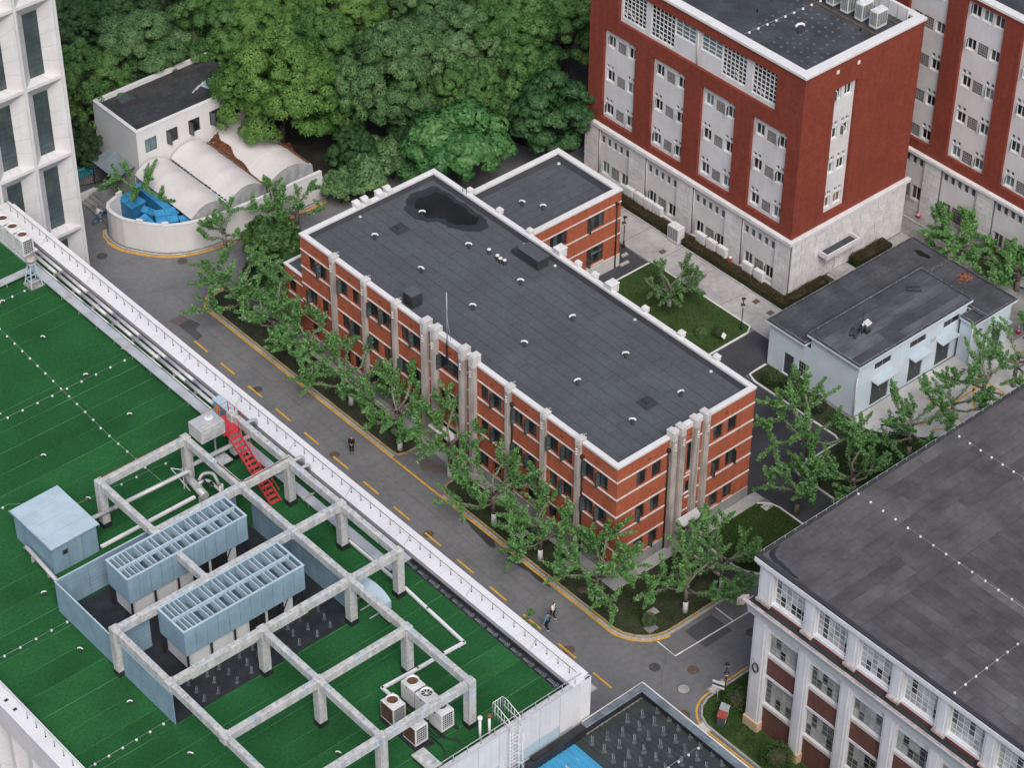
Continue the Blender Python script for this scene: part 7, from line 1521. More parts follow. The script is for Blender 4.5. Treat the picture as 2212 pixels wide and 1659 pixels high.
# broad-leaved trees in front of the grove
BR = lift(crown_mesh('crown', 71, 3.5, 3.5, 2.7, 26, (.9, 1.3), 10, (.45, .75), 95, .36, M['leaf_broad'], -.3, .8), 4.4); BT = trunk_mesh(72, 3.0, .22, 3.2, 2.5, 4.4)
x, y, _ = at(990, 315, 5.3); tree('broadleaf_tree', 'bright green broad-leaved tree behind the brick building, with shoots sticking out', 'tree', x, y, BR, BT, 1.22, .4)
x, y, _ = at(1192, 245, 6.0); tree('broadleaf_tree', 'dark green layered tree between the brick wing and the red building', 'tree', x, y, lift(crown_mesh('crown', 75, 3.8, 3.8, 4.6, 30, (.8, 1.2), 10, (.45, .7), 95, .32, M['leaf_dark'], -.6, .6), 6.0), trunk_mesh(76, 4, .25, 3.4, 4, 6), 1.0, 1.2, m='leaf_broad').children[0].material_slots[0].material = leafmat('leaf_layered', (0.018, 0.060, 0.020), (0.032, 0.092, 0.028), (0.058, 0.130, 0.042), .2, .5, .3)
SHR = [(lift(crown_mesh('crown', 81+k, 1.7, 1.7, 1.5, 14, (.5, .8), 8, (.3, .45), 70, .22, M['leaf_shrub'], -.3), 1.9), trunk_mesh(85+k, 1.2, .08, 1.4, 1.3, 1.9)) for k in range(2)]
for i, (px, py, s, lm, lab) in enumerate(((790, 385, 1.25, 'leaf_shrub', 'pale green loose shrub where the white wall ends'), (735, 405, .9, 'leaf_shrub', 'smaller pale shrub in front of the low white wall'), (848, 340, 1.2, 'leaf_camphor3', 'shrub tucked between the pale shrub and the bright broad-leaved tree'), (905, 385, 1.0, 'leaf_broad', 'low green shrub beneath the bright broad-leaved tree'), (590, 525, 1.35, 'leaf_box', 'dense rounded dark bush at the far corner of the brick building'), (622, 560, .9, 'leaf_dark', 'dark bush pressed against the low brick annex'), (560, 600, .85, 'leaf_dark', 'dark bush under the leafy pollards at the bed end'), (530, 330, .0, 'leaf_dark', ''), (700, 880-450, .0, '', ''))):
    if not lab: continue
    x, y, _ = at(px, py, 1.9*s); tree('shrub', lab, 'shrub', x, y, SHR[i % 2][0], SHR[i % 2][1], s, i*1.1, 'shrubs behind the brick building', 0, lm)
# pollarded plane trees: trunk with limewashed foot, knobbly limbs, leaf-clad shoots
def plane_tree(label, x, y, seed, h=6.4, spread=3.4, arms=6, group='pollarded plane trees', lw=True, z0=.1, dens=112, lean=(0, 0), m='leaf_plane', name='plane_tree', ls=.165, shoots=(3, 5), fork=None, cat='tree'):
    q = random.Random(seed); R = np.random.default_rng(seed); t = thing(name, label, cat, (x, y, z0), 0, group); fk = fork or h*.40
    tr_ = MB(); r0 = .19; tr_.tube([(0, 0, -.15), (0, 0, .55), (lean[0]*.3, lean[1]*.3, 1.05)], [r0*1.35, r0*1.08, r0], 9, m=1 if lw else 0)
    tr_.tube([(lean[0]*.3, lean[1]*.3, 1.051), (lean[0]*.6+q.uniform(-.06, .06), lean[1]*.6, fk*.75), (lean[0], lean[1], fk)], [r0, r0*.92, r0*1.05], 9)
    ts = []
    for k in range(arms):
        a = 2*PI*(k*.618+q.uniform(-.08, .08))+seed; g = k/max(1, arms-1); zf = fk*(.72+.5*g); el = .15+.85*g*q.uniform(.6, 1.1); L_ = spread*q.uniform(.38, .66)*(1-.35*g); z1 = zf+L_*math.tan(min(el, 1.1))*.55+.25
        ctr = Vector((lean[0]*min(1, zf/fk), lean[1]*min(1, zf/fk), zf)); bow = q.uniform(-.5, .5)
        p1 = ctr+Vector((L_*.5*math.cos(a+bow), L_*.5*math.sin(a+bow), (z1-zf)*.3)); p2 = ctr+Vector((L_*math.cos(a), L_*math.sin(a), z1-zf))
        tr_.tube([ctr-Vector((0, 0, .15)), p1, p2], [.11, .085, .07], 7); tr_.lathe([(.03, -.1), (.1, -.03), (.1, .05), (.03, .11)], 7, tuple(p2))
        for s in range(q.randint(*shoots)):
            b = a+q.uniform(-1.3, 1.3); up = q.choice([-.1, .2, .5, 1.0, 2.2, 4.0]); l = spread*q.uniform(.3, .55)*(.8 if up > 1.5 else 1); hz = l/math.sqrt(1+up*up); e = p2+Vector((hz*math.cos(b), hz*math.sin(b), hz*up))
            mid = (p2+e)/2+Vector((q.uniform(-.25, .25), q.uniform(-.25, .25), q.uniform(-.05, .3))); tr_.tube([p2, mid, e], [.04, .028, .012], 5); ts.append((p2, mid, e, l))
            if q.random() < .5:
                m3 = mid+Vector((q.uniform(-.5, .5), q.uniform(-.5, .5), q.uniform(.2, .9)))*spread*.28; tr_.tube([mid, (mid+m3)/2, m3], [.02, .015, .008], 4); ts.append((mid, (mid+m3)/2, m3, (m3-mid).length))
        ts.append((p1, (p1+p2)/2, p2, L_*.4))
    tr_.tube([(lean[0], lean[1], fk*.98), (lean[0]+q.uniform(-.2, .2), lean[1]+q.uniform(-.2, .2), fk*1.25)], [.12, .08], 7)
    tr_.obj('trunk', [M['bark'], M['limewash']], t)
    V = []; T_ = []
    for (p, m_, e, l) in ts:
        n = int(dens*l*q.uniform(.75, 1.2)); f = R.uniform(.08, 1.06, n); P0, P1, P2 = (np.array(v) for v in (p, m_, e)); c = ((1-f)**2)[:, None]*P0+(2*f*(1-f))[:, None]*P1+(f**2)[:, None]*P2
        u = R.normal(size=(n, 3)); u /= np.linalg.norm(u, axis=1, keepdims=True); rad = (.31*(1.05-.5*f**2))[:, None]*R.uniform(.25, 1.0, (n, 1)); c = c+u*rad*np.array([1, 1, .75])-np.array([0, 0, .06])
        V.append(leaf_quads(c, u*.35+np.array([0, 0, .75]), np.full(n, ls), R, .85, .5)); T_.append(np.clip(R.uniform(.1, .8)*.5+R.uniform(0, .5, n)+.15*f, 0, 1))
    ob('crown', trimesh_np('crown', np.concatenate(V).reshape(-1, 3), 4, np.concatenate(T_), M[m]), t); return t
PT = [
 ('pollarded plane tree standing farthest up the road-side bed of the brick building', -2.35, 43.3, 201, 7.5, 5.2, 10),
 ('second pollarded plane tree from the rounded far end of the road-side bed', -2.75, 38.2, 202, 7.7, 5.2, 10),
 ('third pollarded plane tree from the rounded far end of the road-side bed', -2.35, 34.0, 203, 6.9, 4.6, 9),
 ('pollarded plane tree halfway along the far road-side bed', -2.4, 28.6, 212, 6.9, 4.9, 10),
 ('leaning plane tree with a bare trunk beside the driveway, in the far bed', -2.9, 21.7, 204, 7.3, 4.9, 10),
 ('pollarded plane tree at the driveway end of the near bed', -2.0, 16.6, 205, 7.5, 4.9, 10),
 ('second plane tree of the near bed counted from the driveway', -2.9, 10.3, 206, 7.3, 5.0, 10),
 ('third plane tree of the near bed counted from the driveway', -2.85, 5.0, 207, 7.1, 4.6, 10),
 ('plane tree at the rounded road corner of the brick building bed', -2.7, -1.3, 208, 6.7, 4.8, 10),
 ('plane tree with a tall limewashed foot on the corner lawn facing the side road', 1.55, -6.1, 209, 6.5, 4.8, 9),
 ('plane tree beside the dark path to the side door of the brick building', 5.3, -6.1, 210, 6.5, 4.5, 9),
 ('plane tree at the kerb corner of the dark lane below the pale blue building', 19.9, -.95, 211, 7.9, 6.0, 10),
]
for (lab, x, y, sd_, h, sp_, ar) in PT: plane_tree(lab, x, y, sd_, h, sp_, ar, lean=(.5, .7) if sd_ == 204 else ((.3, .5) if sd_ == 211 else (0, 0)))
for (lab, x, y, sd_, h, sp_) in (
 ('plane tree nearest the dark lane in the row behind the felt roof edge', 15.6, -3.9, 221, 6.2, 3.9), ('bushy plane tree behind the felt roof, left of the yellow bay lines', 19.9, -5.6, 222, 6.0, 4.2),
 ('plane tree in the ground cover at the corner of the pale forecourt', 27.2, -5.0, 223, 6.8, 4.3), ('plane tree standing over the first yellow bay line', 31.9, -5.2, 224, 7.0, 4.2),
 ('plane tree in the middle of the pale forecourt row', 35.9, -5.0, 225, 7.2, 4.2), ('plane tree over the far yellow bay line of the forecourt', 40.2, -4.8, 226, 7.0, 4.2), ('plane tree at the picture edge end of the forecourt row', 44.6, -4.6, 227, 7.0, 4.2)):
    plane_tree(lab, x, y, sd_, h, sp_, 8, 'plane trees along the forecourt', lw=False, z0=0, dens=88, shoots=(2, 4))
for (lab, x, y, sd_, h, sp_) in (('pollarded tree growing among the blue sheds inside the wall', -.9, 61.3, 231, 7.0, 4.8), ('pollarded tree at the roadside before the first tent', 1.8, 51.6, 232, 6.2, 4.2), ('pollarded tree at the roadside before the middle tent', 7.0, 51.6, 233, 7.0, 3.9), ('pollarded tree at the roadside near the brick building corner', 8.6, 50.2, 234, 6.8, 3.6)):
    plane_tree(lab, x, y, sd_, h, sp_*.8, 7, 'pollarded trees by the curved wall', lw=False, z0=0, dens=105, shoots=(2, 4))
plane_tree('broad green tree in front of the second red building', 49.4, 9.2, 241, 5.4, 4.2, 9, None, False, 0, 190, ls=.26)
plane_tree('tree beside the palm in front of the second red building', 50.4, 3.4, 242, 5.2, 3.8, 9, None, False, 0, 190, ls=.26)
plane_tree('shoots of a pollarded tree rising behind the bright broad-leaved tree', *at(1060, 320, 0)[:2], 243, 8.0, 3.6, 5, None, False, 0, 130, m='leaf_plane', fork=3.6)
plane_tree('young open tree with a white foot on the courtyard lawn', 26.2, 21.3, 251, 4.4, 3.3, 9, None, True, .1, 120, m='leaf_shrub', ls=.15, name='young_tree')
plane_tree('slender young tree at the edge of the courtyard lawn', 29.0, 21.5, 252, 3.0, 1.3, 4, None, False, .1, 90, m='leaf_shrub', ls=.14, name='young_tree')
# clipped shrubs, hedges, ground cover, palm
def ball(label, x, y, r_, m, z0=.1, seed=1, group='clipped round shrubs', n=2600, ls=.10, sq=.92):
    R = np.random.default_rng(seed); u = unit(R, n, -.75); bump = 1+.06*np.sin(u[:, 0]*7+seed)*np.sin(u[:, 1]*6); c = u*(r_*bump*R.uniform(.86, 1.04, len(u)))[:, None]*np.array([1, 1, sq])+np.array([0, 0, r_*.8])
    t = thing('round_shrub', label, 'shrub', (x, y, z0), 0, group); ob('crown', trimesh_np('crown', leaf_quads(c, u, np.full(len(u), ls), R).reshape(-1, 3), 4, R.uniform(0, 1, len(u)), M[m]), t)
    MB().lathe([(r_*.2, -.1), (r_*.5, r_*.3), (r_*.65, r_*.75), (r_*.5, r_*1.15), (r_*.1, r_*1.35)], 12).obj('dark_core', M['bark_dark'], t)  # solid dark core added inside to keep gaps between leaves dark
ball('large clipped ball shrub beside the corner pillar of the white-pillared building', -2.35, -15.35, 1.05, 'leaf_box', seed=1)
ball('clipped ball shrub before the second pillar of the white-pillared building', -4.2, -21.0, 1.15, 'leaf_box', seed=2)
ball('clipped ball shrub at the lower edge before the third pillar', -4.1, -25.4, 1.1, 'leaf_box', seed=3)
ball('bright green little ball shrub on the courtyard lawn, the left one of two', 25.3, 16.5, .48, 'leaf_plane', seed=4, n=1200, ls=.08)
ball('darker little ball shrub on the courtyard lawn, the right one of two', 26.4, 15.6, .5, 'leaf_box', seed=5, n=1200, ls=.08)
ball('small rounded bush on the corner lawn by the drain cover', -1.35, -5.3, .55, 'leaf_shrub', seed=6, n=1200, ls=.08)
ball('rounded bush before the grey door of the pale blue building', 25.4, 8.3, .75, 'leaf_box', .09, 7, n=1500)
ball('rounded bush at the corner of the pale blue building bed', 26.0, 6.6, .8, 'leaf_box', .09, 8, n=1500)
ball('bush at the foot of the wall by the dark lane', 25.6, 3.5, .8, 'leaf_dark', .09, 9, n=1500)
def hedge(label, segs, h, m, seed, dens=420, ls=.11):
    R = np.random.default_rng(seed); t = thing('hedge', label, 'hedge', (segs[0][0], segs[0][1], .05)); V = []; T_ = []; core = MB()
    for (x0, y0, x1, y1) in segs:
        core.box(x0+.1-segs[0][0], y0+.1-segs[0][1], 0, x1-.1-segs[0][0], y1-.1-segs[0][1], h-.08)
        A = (x1-x0)*(y1-y0); n = int(dens*(A+2*h*(x1-x0+y1-y0))); f = R.uniform(0, 1, n); top = f < A/(A+2*h*(x1-x0+y1-y0)); p = np.stack([R.uniform(x0, x1, n), R.uniform(y0, y1, n), R.uniform(0, h, n)], 1); nn = np.zeros((n, 3)); nn[:, 2] = .4
        p[top, 2] = h+R.normal(0, .05, top.sum()); nn[top, 2] = 1; sd_ = ~top; k = R.integers(0, 4, n)
        for q_, (ax, val, sg) in enumerate(((0, x0, -1), (0, x1, 1), (1, y0, -1), (1, y1, 1))):
            s_ = sd_ & (k == q_); p[s_, ax] = val+R.normal(0, .05, s_.sum()); nn[s_, ax] = sg
        wav = .07*np.sin(p[:, 0]*2.1)+.07*np.sin(p[:, 1]*1.7); p[top, 2] += wav[top]
        p[:, 0] -= segs[0][0]; p[:, 1] -= segs[0][1]; V.append(leaf_quads(p, nn, np.full(n, ls), R)); T_.append(np.clip(R.uniform(0, .55, n)+top*R.uniform(0, .6, n), 0, 1))
    core.obj('dark_core', M['bark_dark'], t); ob('crown', trimesh_np('crown', np.concatenate(V).reshape(-1, 3), 4, np.concatenate(T_), M[m]), t)  # the core is a dark box added under the leaves, not real stems
hedge('long russet-topped hedge round the foot of the tall red building', [(33.1, 14.45, 33.9, 26.8), (33.91, 14.35, 38.5, 15.3), (33.1, 28.6, 33.9, 36)], .6, 'leaf_hedge', 3)
hedge('short russet-topped hedge right of the end door of the tall red building', [(42.4, 14.3, 46.5, 15.5)], .75, 'leaf_hedge', 4)
R = np.random.default_rng(9); q = []
for (cx, cy, sx, sy, n) in ((24, -4, 3.0, 1.8, 5000), (27.2, -3.6, 1.6, 1.4, 3500), (21.5, -5, 1.8, 1.2, 2500), (25.8, 1.0, .6, 1.2, 1500)): q.append(np.stack([R.normal(cx, sx*.5, n), R.normal(cy, sy*.5, n), R.uniform(.1, .5, n)], 1))
q = np.concatenate(q); q = q[(q[:, 0] > 19.2) & (q[:, 1] > -6.9) & ~((q[:, 1] > -.6) & (q[:, 0] < 24.7)) & (q[:, 0] < 29)]
tag(ob('ground_cover', trimesh_np('ground_cover', leaf_quads(q, q*0+np.array([0, 0, 1.]), np.full(len(q), .16), R).reshape(-1, 3), 4, R.uniform(0, .7, len(q)), M['leaf_box'])), 'low green ground cover in the bed beside the pale forecourt', 'ground cover', kind='stuff')
pl = thing('fan_palm', 'fan palm with dry lower fronds before the second red building', 'palm', (50.4, 6.4, 0))
MB().tube([(0, 0, 0), (.05, 0, 1.6)], [.2, .16], 8).obj('trunk', M['bark_dark'], pl); q = random.Random(3); V = []; T_ = []
for k in range(34):
    a = 2.4*k; el = 1.25-1.9*(k/34); L_ = q.uniform(.75, 1.0); c = Vector((0, 0, 1.6)); d = Vector((math.cos(a)*math.cos(el), math.sin(a)*math.cos(el), math.sin(el))); hub = c+d*.75
    for j in range(13):
        w_ = (j-6)/6*1.15; sd2 = d.cross(Vector((0, 0, 1))); sd2 = sd2.normalized() if sd2.length > .01 else Vector((1, 0, 0)); up = sd2.cross(d); e = hub+(d*math.cos(w_)+sd2*math.sin(w_))*L_*(1-.2*abs(w_))-Vector((0, 0, .12)); s_ = (sd2*math.cos(w_)-d*math.sin(w_))*.035
        mid = (hub+e)/2+Vector((0, 0, .03)); V.append([tuple(hub), tuple(mid+s_), tuple(e), tuple(mid-s_)]); T_.append(.9 if k > 29 else q.uniform(0, .8))
ob('crown', trimesh_np('crown', np.array(V).reshape(-1, 3), 4, np.array(T_), leafmat('leaf_palm', (0.035, 0.075, 0.022), (0.070, 0.120, 0.035), (0.19, 0.12, 0.035), .2, .5, .3)), pl)
plane_tree('slender young tree whose tip shows beside the white road-side parapet', *at(1136, 1340, 5.2)[:2], 261, 5.4, .9, 5, None, False, 0, 110, ls=.13, name='young_tree', fork=4.3)
# dry russet leaves blown onto the low roof
R = np.random.default_rng(12); n = 260; c = np.stack([R.normal(43.6, .35, n), R.normal(4.1, .28, n), np.full(n, 4.43)+R.uniform(0, .03, n)], 1)
tag(ob('dry_fronds', trimesh_np('dry_fronds', leaf_quads(c, c*0+np.array([0, 0, 1.]), np.full(n, .22), R, .25).reshape(-1, 3), 4, R.uniform(0, 1, n), mat('dry_leaf', (0.33, 0.12, 0.06), .9, .2, 3))), 'dry orange fronds lying on the low pale blue building roof', 'dry leaves', kind='stuff')

# ------------------------------------------------------------ street furniture and small things
M['globe'] = mat('lamp_globe', (0.62, 0.58, 0.46), .4, .08, 2, spec=.5)
M['skin'] = mat('skin', (0.42, 0.25, 0.17), .6, .05, 3)
M['hair'] = mat('hair', (0.012, 0.010, 0.009), .5, .1, 3)
M['cloth_black'] = mat('cloth_black', (0.016, 0.016, 0.018), .85, .2, 3)
M['cloth_white'] = mat('cloth_white', (0.66, 0.65, 0.66), .85, .06, 3)
M['cloth_denim'] = mat('cloth_denim', (0.085, 0.19, 0.285), .85, .15, 4, fine=.12)
M['shoe_white'] = mat('shoe_white', (0.66, 0.66, 0.65), .6, .05, 3)
M['cloth_grey'] = mat('cloth_grey', (0.30, 0.30, 0.32), .85, .1, 3)
def lamp(label, x, y, h=3.0, a=.7, z0=.1, n=2):
    t = thing('street_lamp', label, 'street lamp', (x, y, z0), a, 'twin-globe lamps')
    MB().lathe([(.16, 0), (.16, .12), (.09, .2), (.07, .6), (.045, .65), (.04, h-.1), (.06, h), (.02, h+.08)], 10).obj('post', M['steel_dark'], t)
    for k in range(n):
        s = 1 if k == 0 else -1
        MB().tube([(0, 0, h-.35), (s*.12, 0, h-.1), (s*.3, 0, h+.02), (s*.42, 0, h-.08)], .022, 6).lathe([(.04, -.02), (.17, -.1), (.19, -.16), (.17, -.165)], 12, (s*.42, 0, h)).obj('arm', M['steel_dark'], t)
        MB().lathe([(.02, -.40), (.12, -.36), (.175, -.25), (.16, -.17)], 12, (s*.42, 0, h)).obj('globe', M['globe'], t)
lamp('black lamp post with two pale globes at the corner of the courtyard lawn', 28.6, 15.0); lamp('black twin-globe lamp post beside the brick wing', 29.05, 30.0)
lamp('black twin-globe lamp post on the grassy corner island', -2.6, -14.35, 3.4, .75); x, y, _ = at(2037, 540, 3.0); lamp('twin-globe lamp showing behind the pale blue building roof', x, y, 3.0, .3, 0)
# signs
sg = thing('direction_sign', 'tilted white signboard on a thin post beside the corner lamp', 'sign', (-3.35, -14.35, .1), .4)
MB().cyl((0, 0, 0), (0, 0, 2.5), .03, n=8).obj('post', M['galv'], sg)
for k in range(3): MB().box(-.03, -.45, 1.85+.22*k, .03, .45, 2.04+.22*k).obj('board', M['slab'] if k != 1 else M['glass_green_dark'], sg)
sg = thing('lawn_sign', 'small pale information plate on a post at the lawn corner', 'sign', (26.2, 14.75, .1), .5)
MB().cyl((0, 0, 0), (0, 0, .55), .03, n=8).obj('post', M['galv'], sg); MB().hexa([(-.3, -.16, .5), (.3, -.16, .5), (.3, .14, .72), (-.3, .14, .72), (-.3, -.18, .54), (.3, -.18, .54), (.3, .12, .76), (-.3, .12, .76)]).obj('plate', M['slab'], sg)
lb = thing('litter_bins', 'pair of joined litter bins, one red-topped and one grey-topped', 'litter bin', (-4.0, -15.6, .1), .55)
for k, mm in ((0, 'brick_paint'), (1, 'galv')):
    s = -.36+.72*k; b = MB().box(s-.32, -.28, 0, s+.32, .28, .85).obj('bin_body', M['glass_green_dark'], lb); MB().hexa([(s-.36, -.34, .86), (s+.36, -.34, .86), (s+.36, .32, .98), (s-.36, .32, .98), (s-.36, -.34, .93), (s+.36, -.34, .93), (s+.36, .32, 1.06), (s-.36, .32, 1.06)]).obj('bin_lid', M[mm], lb); MB().box(s-.2, -.292, .25, s+.2, -.281, .65).obj('bin_label', M['slab'], b)
tc = thing('traffic_cone', 'red and white traffic cone beside the pale blue building', 'traffic cone', (45.97, -.5, .02))
MB().box(-.22, -.22, 0, .22, .22, .04).lathe([(.16, .04), (.13, .22)], 12).lathe([(.095, .4), (.07, .52)], 12).obj('cone', M['red_paint'], tc); MB().lathe([(.13, .2201), (.095, .4)], 12).lathe([(.07, .5201), (.03, .72), (.01, .73)], 12).obj('white_band', M['shoe_white'], tc)
tag(MB().box(-.6, -.35, 0, .6, .35, .03).obj('drain_cover', M['iron_rust'], None, (46.3, -1.5, .018), .1), 'dark metal cover plate on the ground beside the traffic cone', 'cover plate')
bk = thing('pink_bucket', 'small pink plastic bucket against the second red building', 'bucket', (52.1, 16.1, .02))
MB().lathe([(.15, 0), (.2, .3), (.23, .32), (.2, .31), (.14, .03)], 14).obj('pail', mat('pink_plastic', (.62, .16, .26), .5, .05, 2), bk); MB().tube([(.2*math.cos(t), .0, .3+.2*math.sin(t)) for t in [PI*i/8 for i in range(9)]], .01, 5).obj('handle', M['pvc'], bk)
hy = thing('fire_hydrant', 'little red and white hydrant standing in the russet hedge', 'hydrant', (34.1, 21.9, .1))
MB().lathe([(.16, 0), (.13, .1), (.12, .75), (.17, .8), (.17, .88)], 12).obj('barrel', M['red_paint'], hy); MB().lathe([(.16, .8801), (.12, 1.0), (.03, 1.06)], 12).obj('bonnet', M['shoe_white'], hy); MB().cyl((-.22, 0, .6), (.22, 0, .6), .06, n=8).obj('outlet', M['red_paint'], hy)
# split units and twin-fan cabinets
def split_unit(label, x, y, z, rz=RW, group='split units at the foot of the red building', s=1.0):
    t = thing('split_unit', label, 'air conditioner', (x, y, z), rz, group)
    ob('casing', cached('spl', lambda: MB().bbox(-.48, 0, .06, .48, .36, .98, .03).mesh('casing', M['unit_white'])), t, sc=(s, s, s)); ob('foot', cached('splf', lambda: MB().box(-.4, .02, 0, -.3, .34, .06).box(.3, .02, 0, .4, .34, .06).mesh('foot', M['galv'])), t, sc=(s, s, s))
    ob('fan_grille', cached('splg', lambda: MB().box(-.42, -.012, .2, .12, -.001, .86).mesh('fan_grille', M['unit_pale'])), t, sc=(s, s, s)); ob('service_panel', cached('spls', lambda: MB().box(.18, -.010, .12, .44, -.001, .9).mesh('service_panel', M['unit_white'])), t, sc=(s, s, s))
for i, (y, lab) in enumerate(((34.7, 'white split unit farthest along the hedge, first of the four by the brick wing'), (33.4, 'second of the four white split units by the brick wing'), (32.2, 'third of the four white split units by the brick wing'), (31.0, 'last of the four split units, beside the twin-fan cabinet'), (25.5, 'first of the three white split units past the twin-fan cabinet'), (24.2, 'middle of the three white split units past the twin-fan cabinet'), (22.9, 'third of the three split units, beside the red hydrant'), (19.8, 'farther of the last two split units before the red building corner'), (18.4, 'split unit closest to the stone corner of the red building'))): split_unit(lab, 33.92, y, .55, s=1.08)
split_unit('white split unit on the end wall of the pale blue building by the small door', 41.0, -.95, .4, 0, None)
def twin_fan(label, x, y, z, rz, group='twin-fan cabinets on the red building roof'):
    t = thing('twin_fan_cabinet', label, 'air conditioner', (x, y, z), rz, group); w_, d_, h_ = 1.3, .82, 1.62
    ob('casing', cached('tf', lambda: MB().bbox(0, 0, .08, w_, d_, h_, .03).box(.05, .05, 0, w_-.05, d_-.05, .08).mesh('casing', M['unit_white'])), t)
    for k in (0, 1):
        ob('fan_ring', cached('tfr', lambda: MB().lathe([(.27, 0), (.30, .0), (.30, .05), (.26, .06), (.25, .02)], 18).mesh('fan_ring', M['unit_pale'])), t, (.34+.62*k, d_/2, h_)); ob('fan_disc', cached('tfd', lambda: MB().cyl((0, 0, 0), (0, 0, .02), .25, n=18).mesh('fan_disc', M['unit_pale'])), t, (.34+.62*k, d_/2, h_+.01))
    def coil(w, y0):
        b = MB(); b.box(.08, -.012, .3, w-.08, -.001, h_-.16); 
        return b.mesh('coil', M['fan_dark'])
    def bars(w):
        b = MB()
        for k in range(9): b.box(.08, -.022, .36+.125*k, w-.08, -.0125, .385+.125*k)
        for k in range(1, 4): b.box(w*k/4-.012, -.024, .3, w*k/4+.012, -.0126, h_-.16)
        return b.mesh('guard', M['unit_pale'])
    ob('coil', cached('tfc1', lambda: coil(w_, 0)), t); ob('guard', cached('tfg1', lambda: bars(w_)), t)
    c = ob('coil', cached('tfc2', lambda: coil(d_, 0)), t, (0, d_, 0), RW); ob('guard', cached('tfg2', lambda: bars(d_)), t, (0, d_, 0), RW)
twin_fan('tall white twin-fan cabinet standing in the hedge beside the concrete path', 32.75, 28.35, .08, RW, None)
for k, lab in enumerate(('closest to the front parapet', 'second from the front parapet', 'third from the front parapet', 'fourth from the front parapet', 'fifth from the front parapet')): twin_fan('white twin-fan cabinet on the red building roof, ' + lab, 45.1, 17.7+1.62*k, HR-.45, 0)
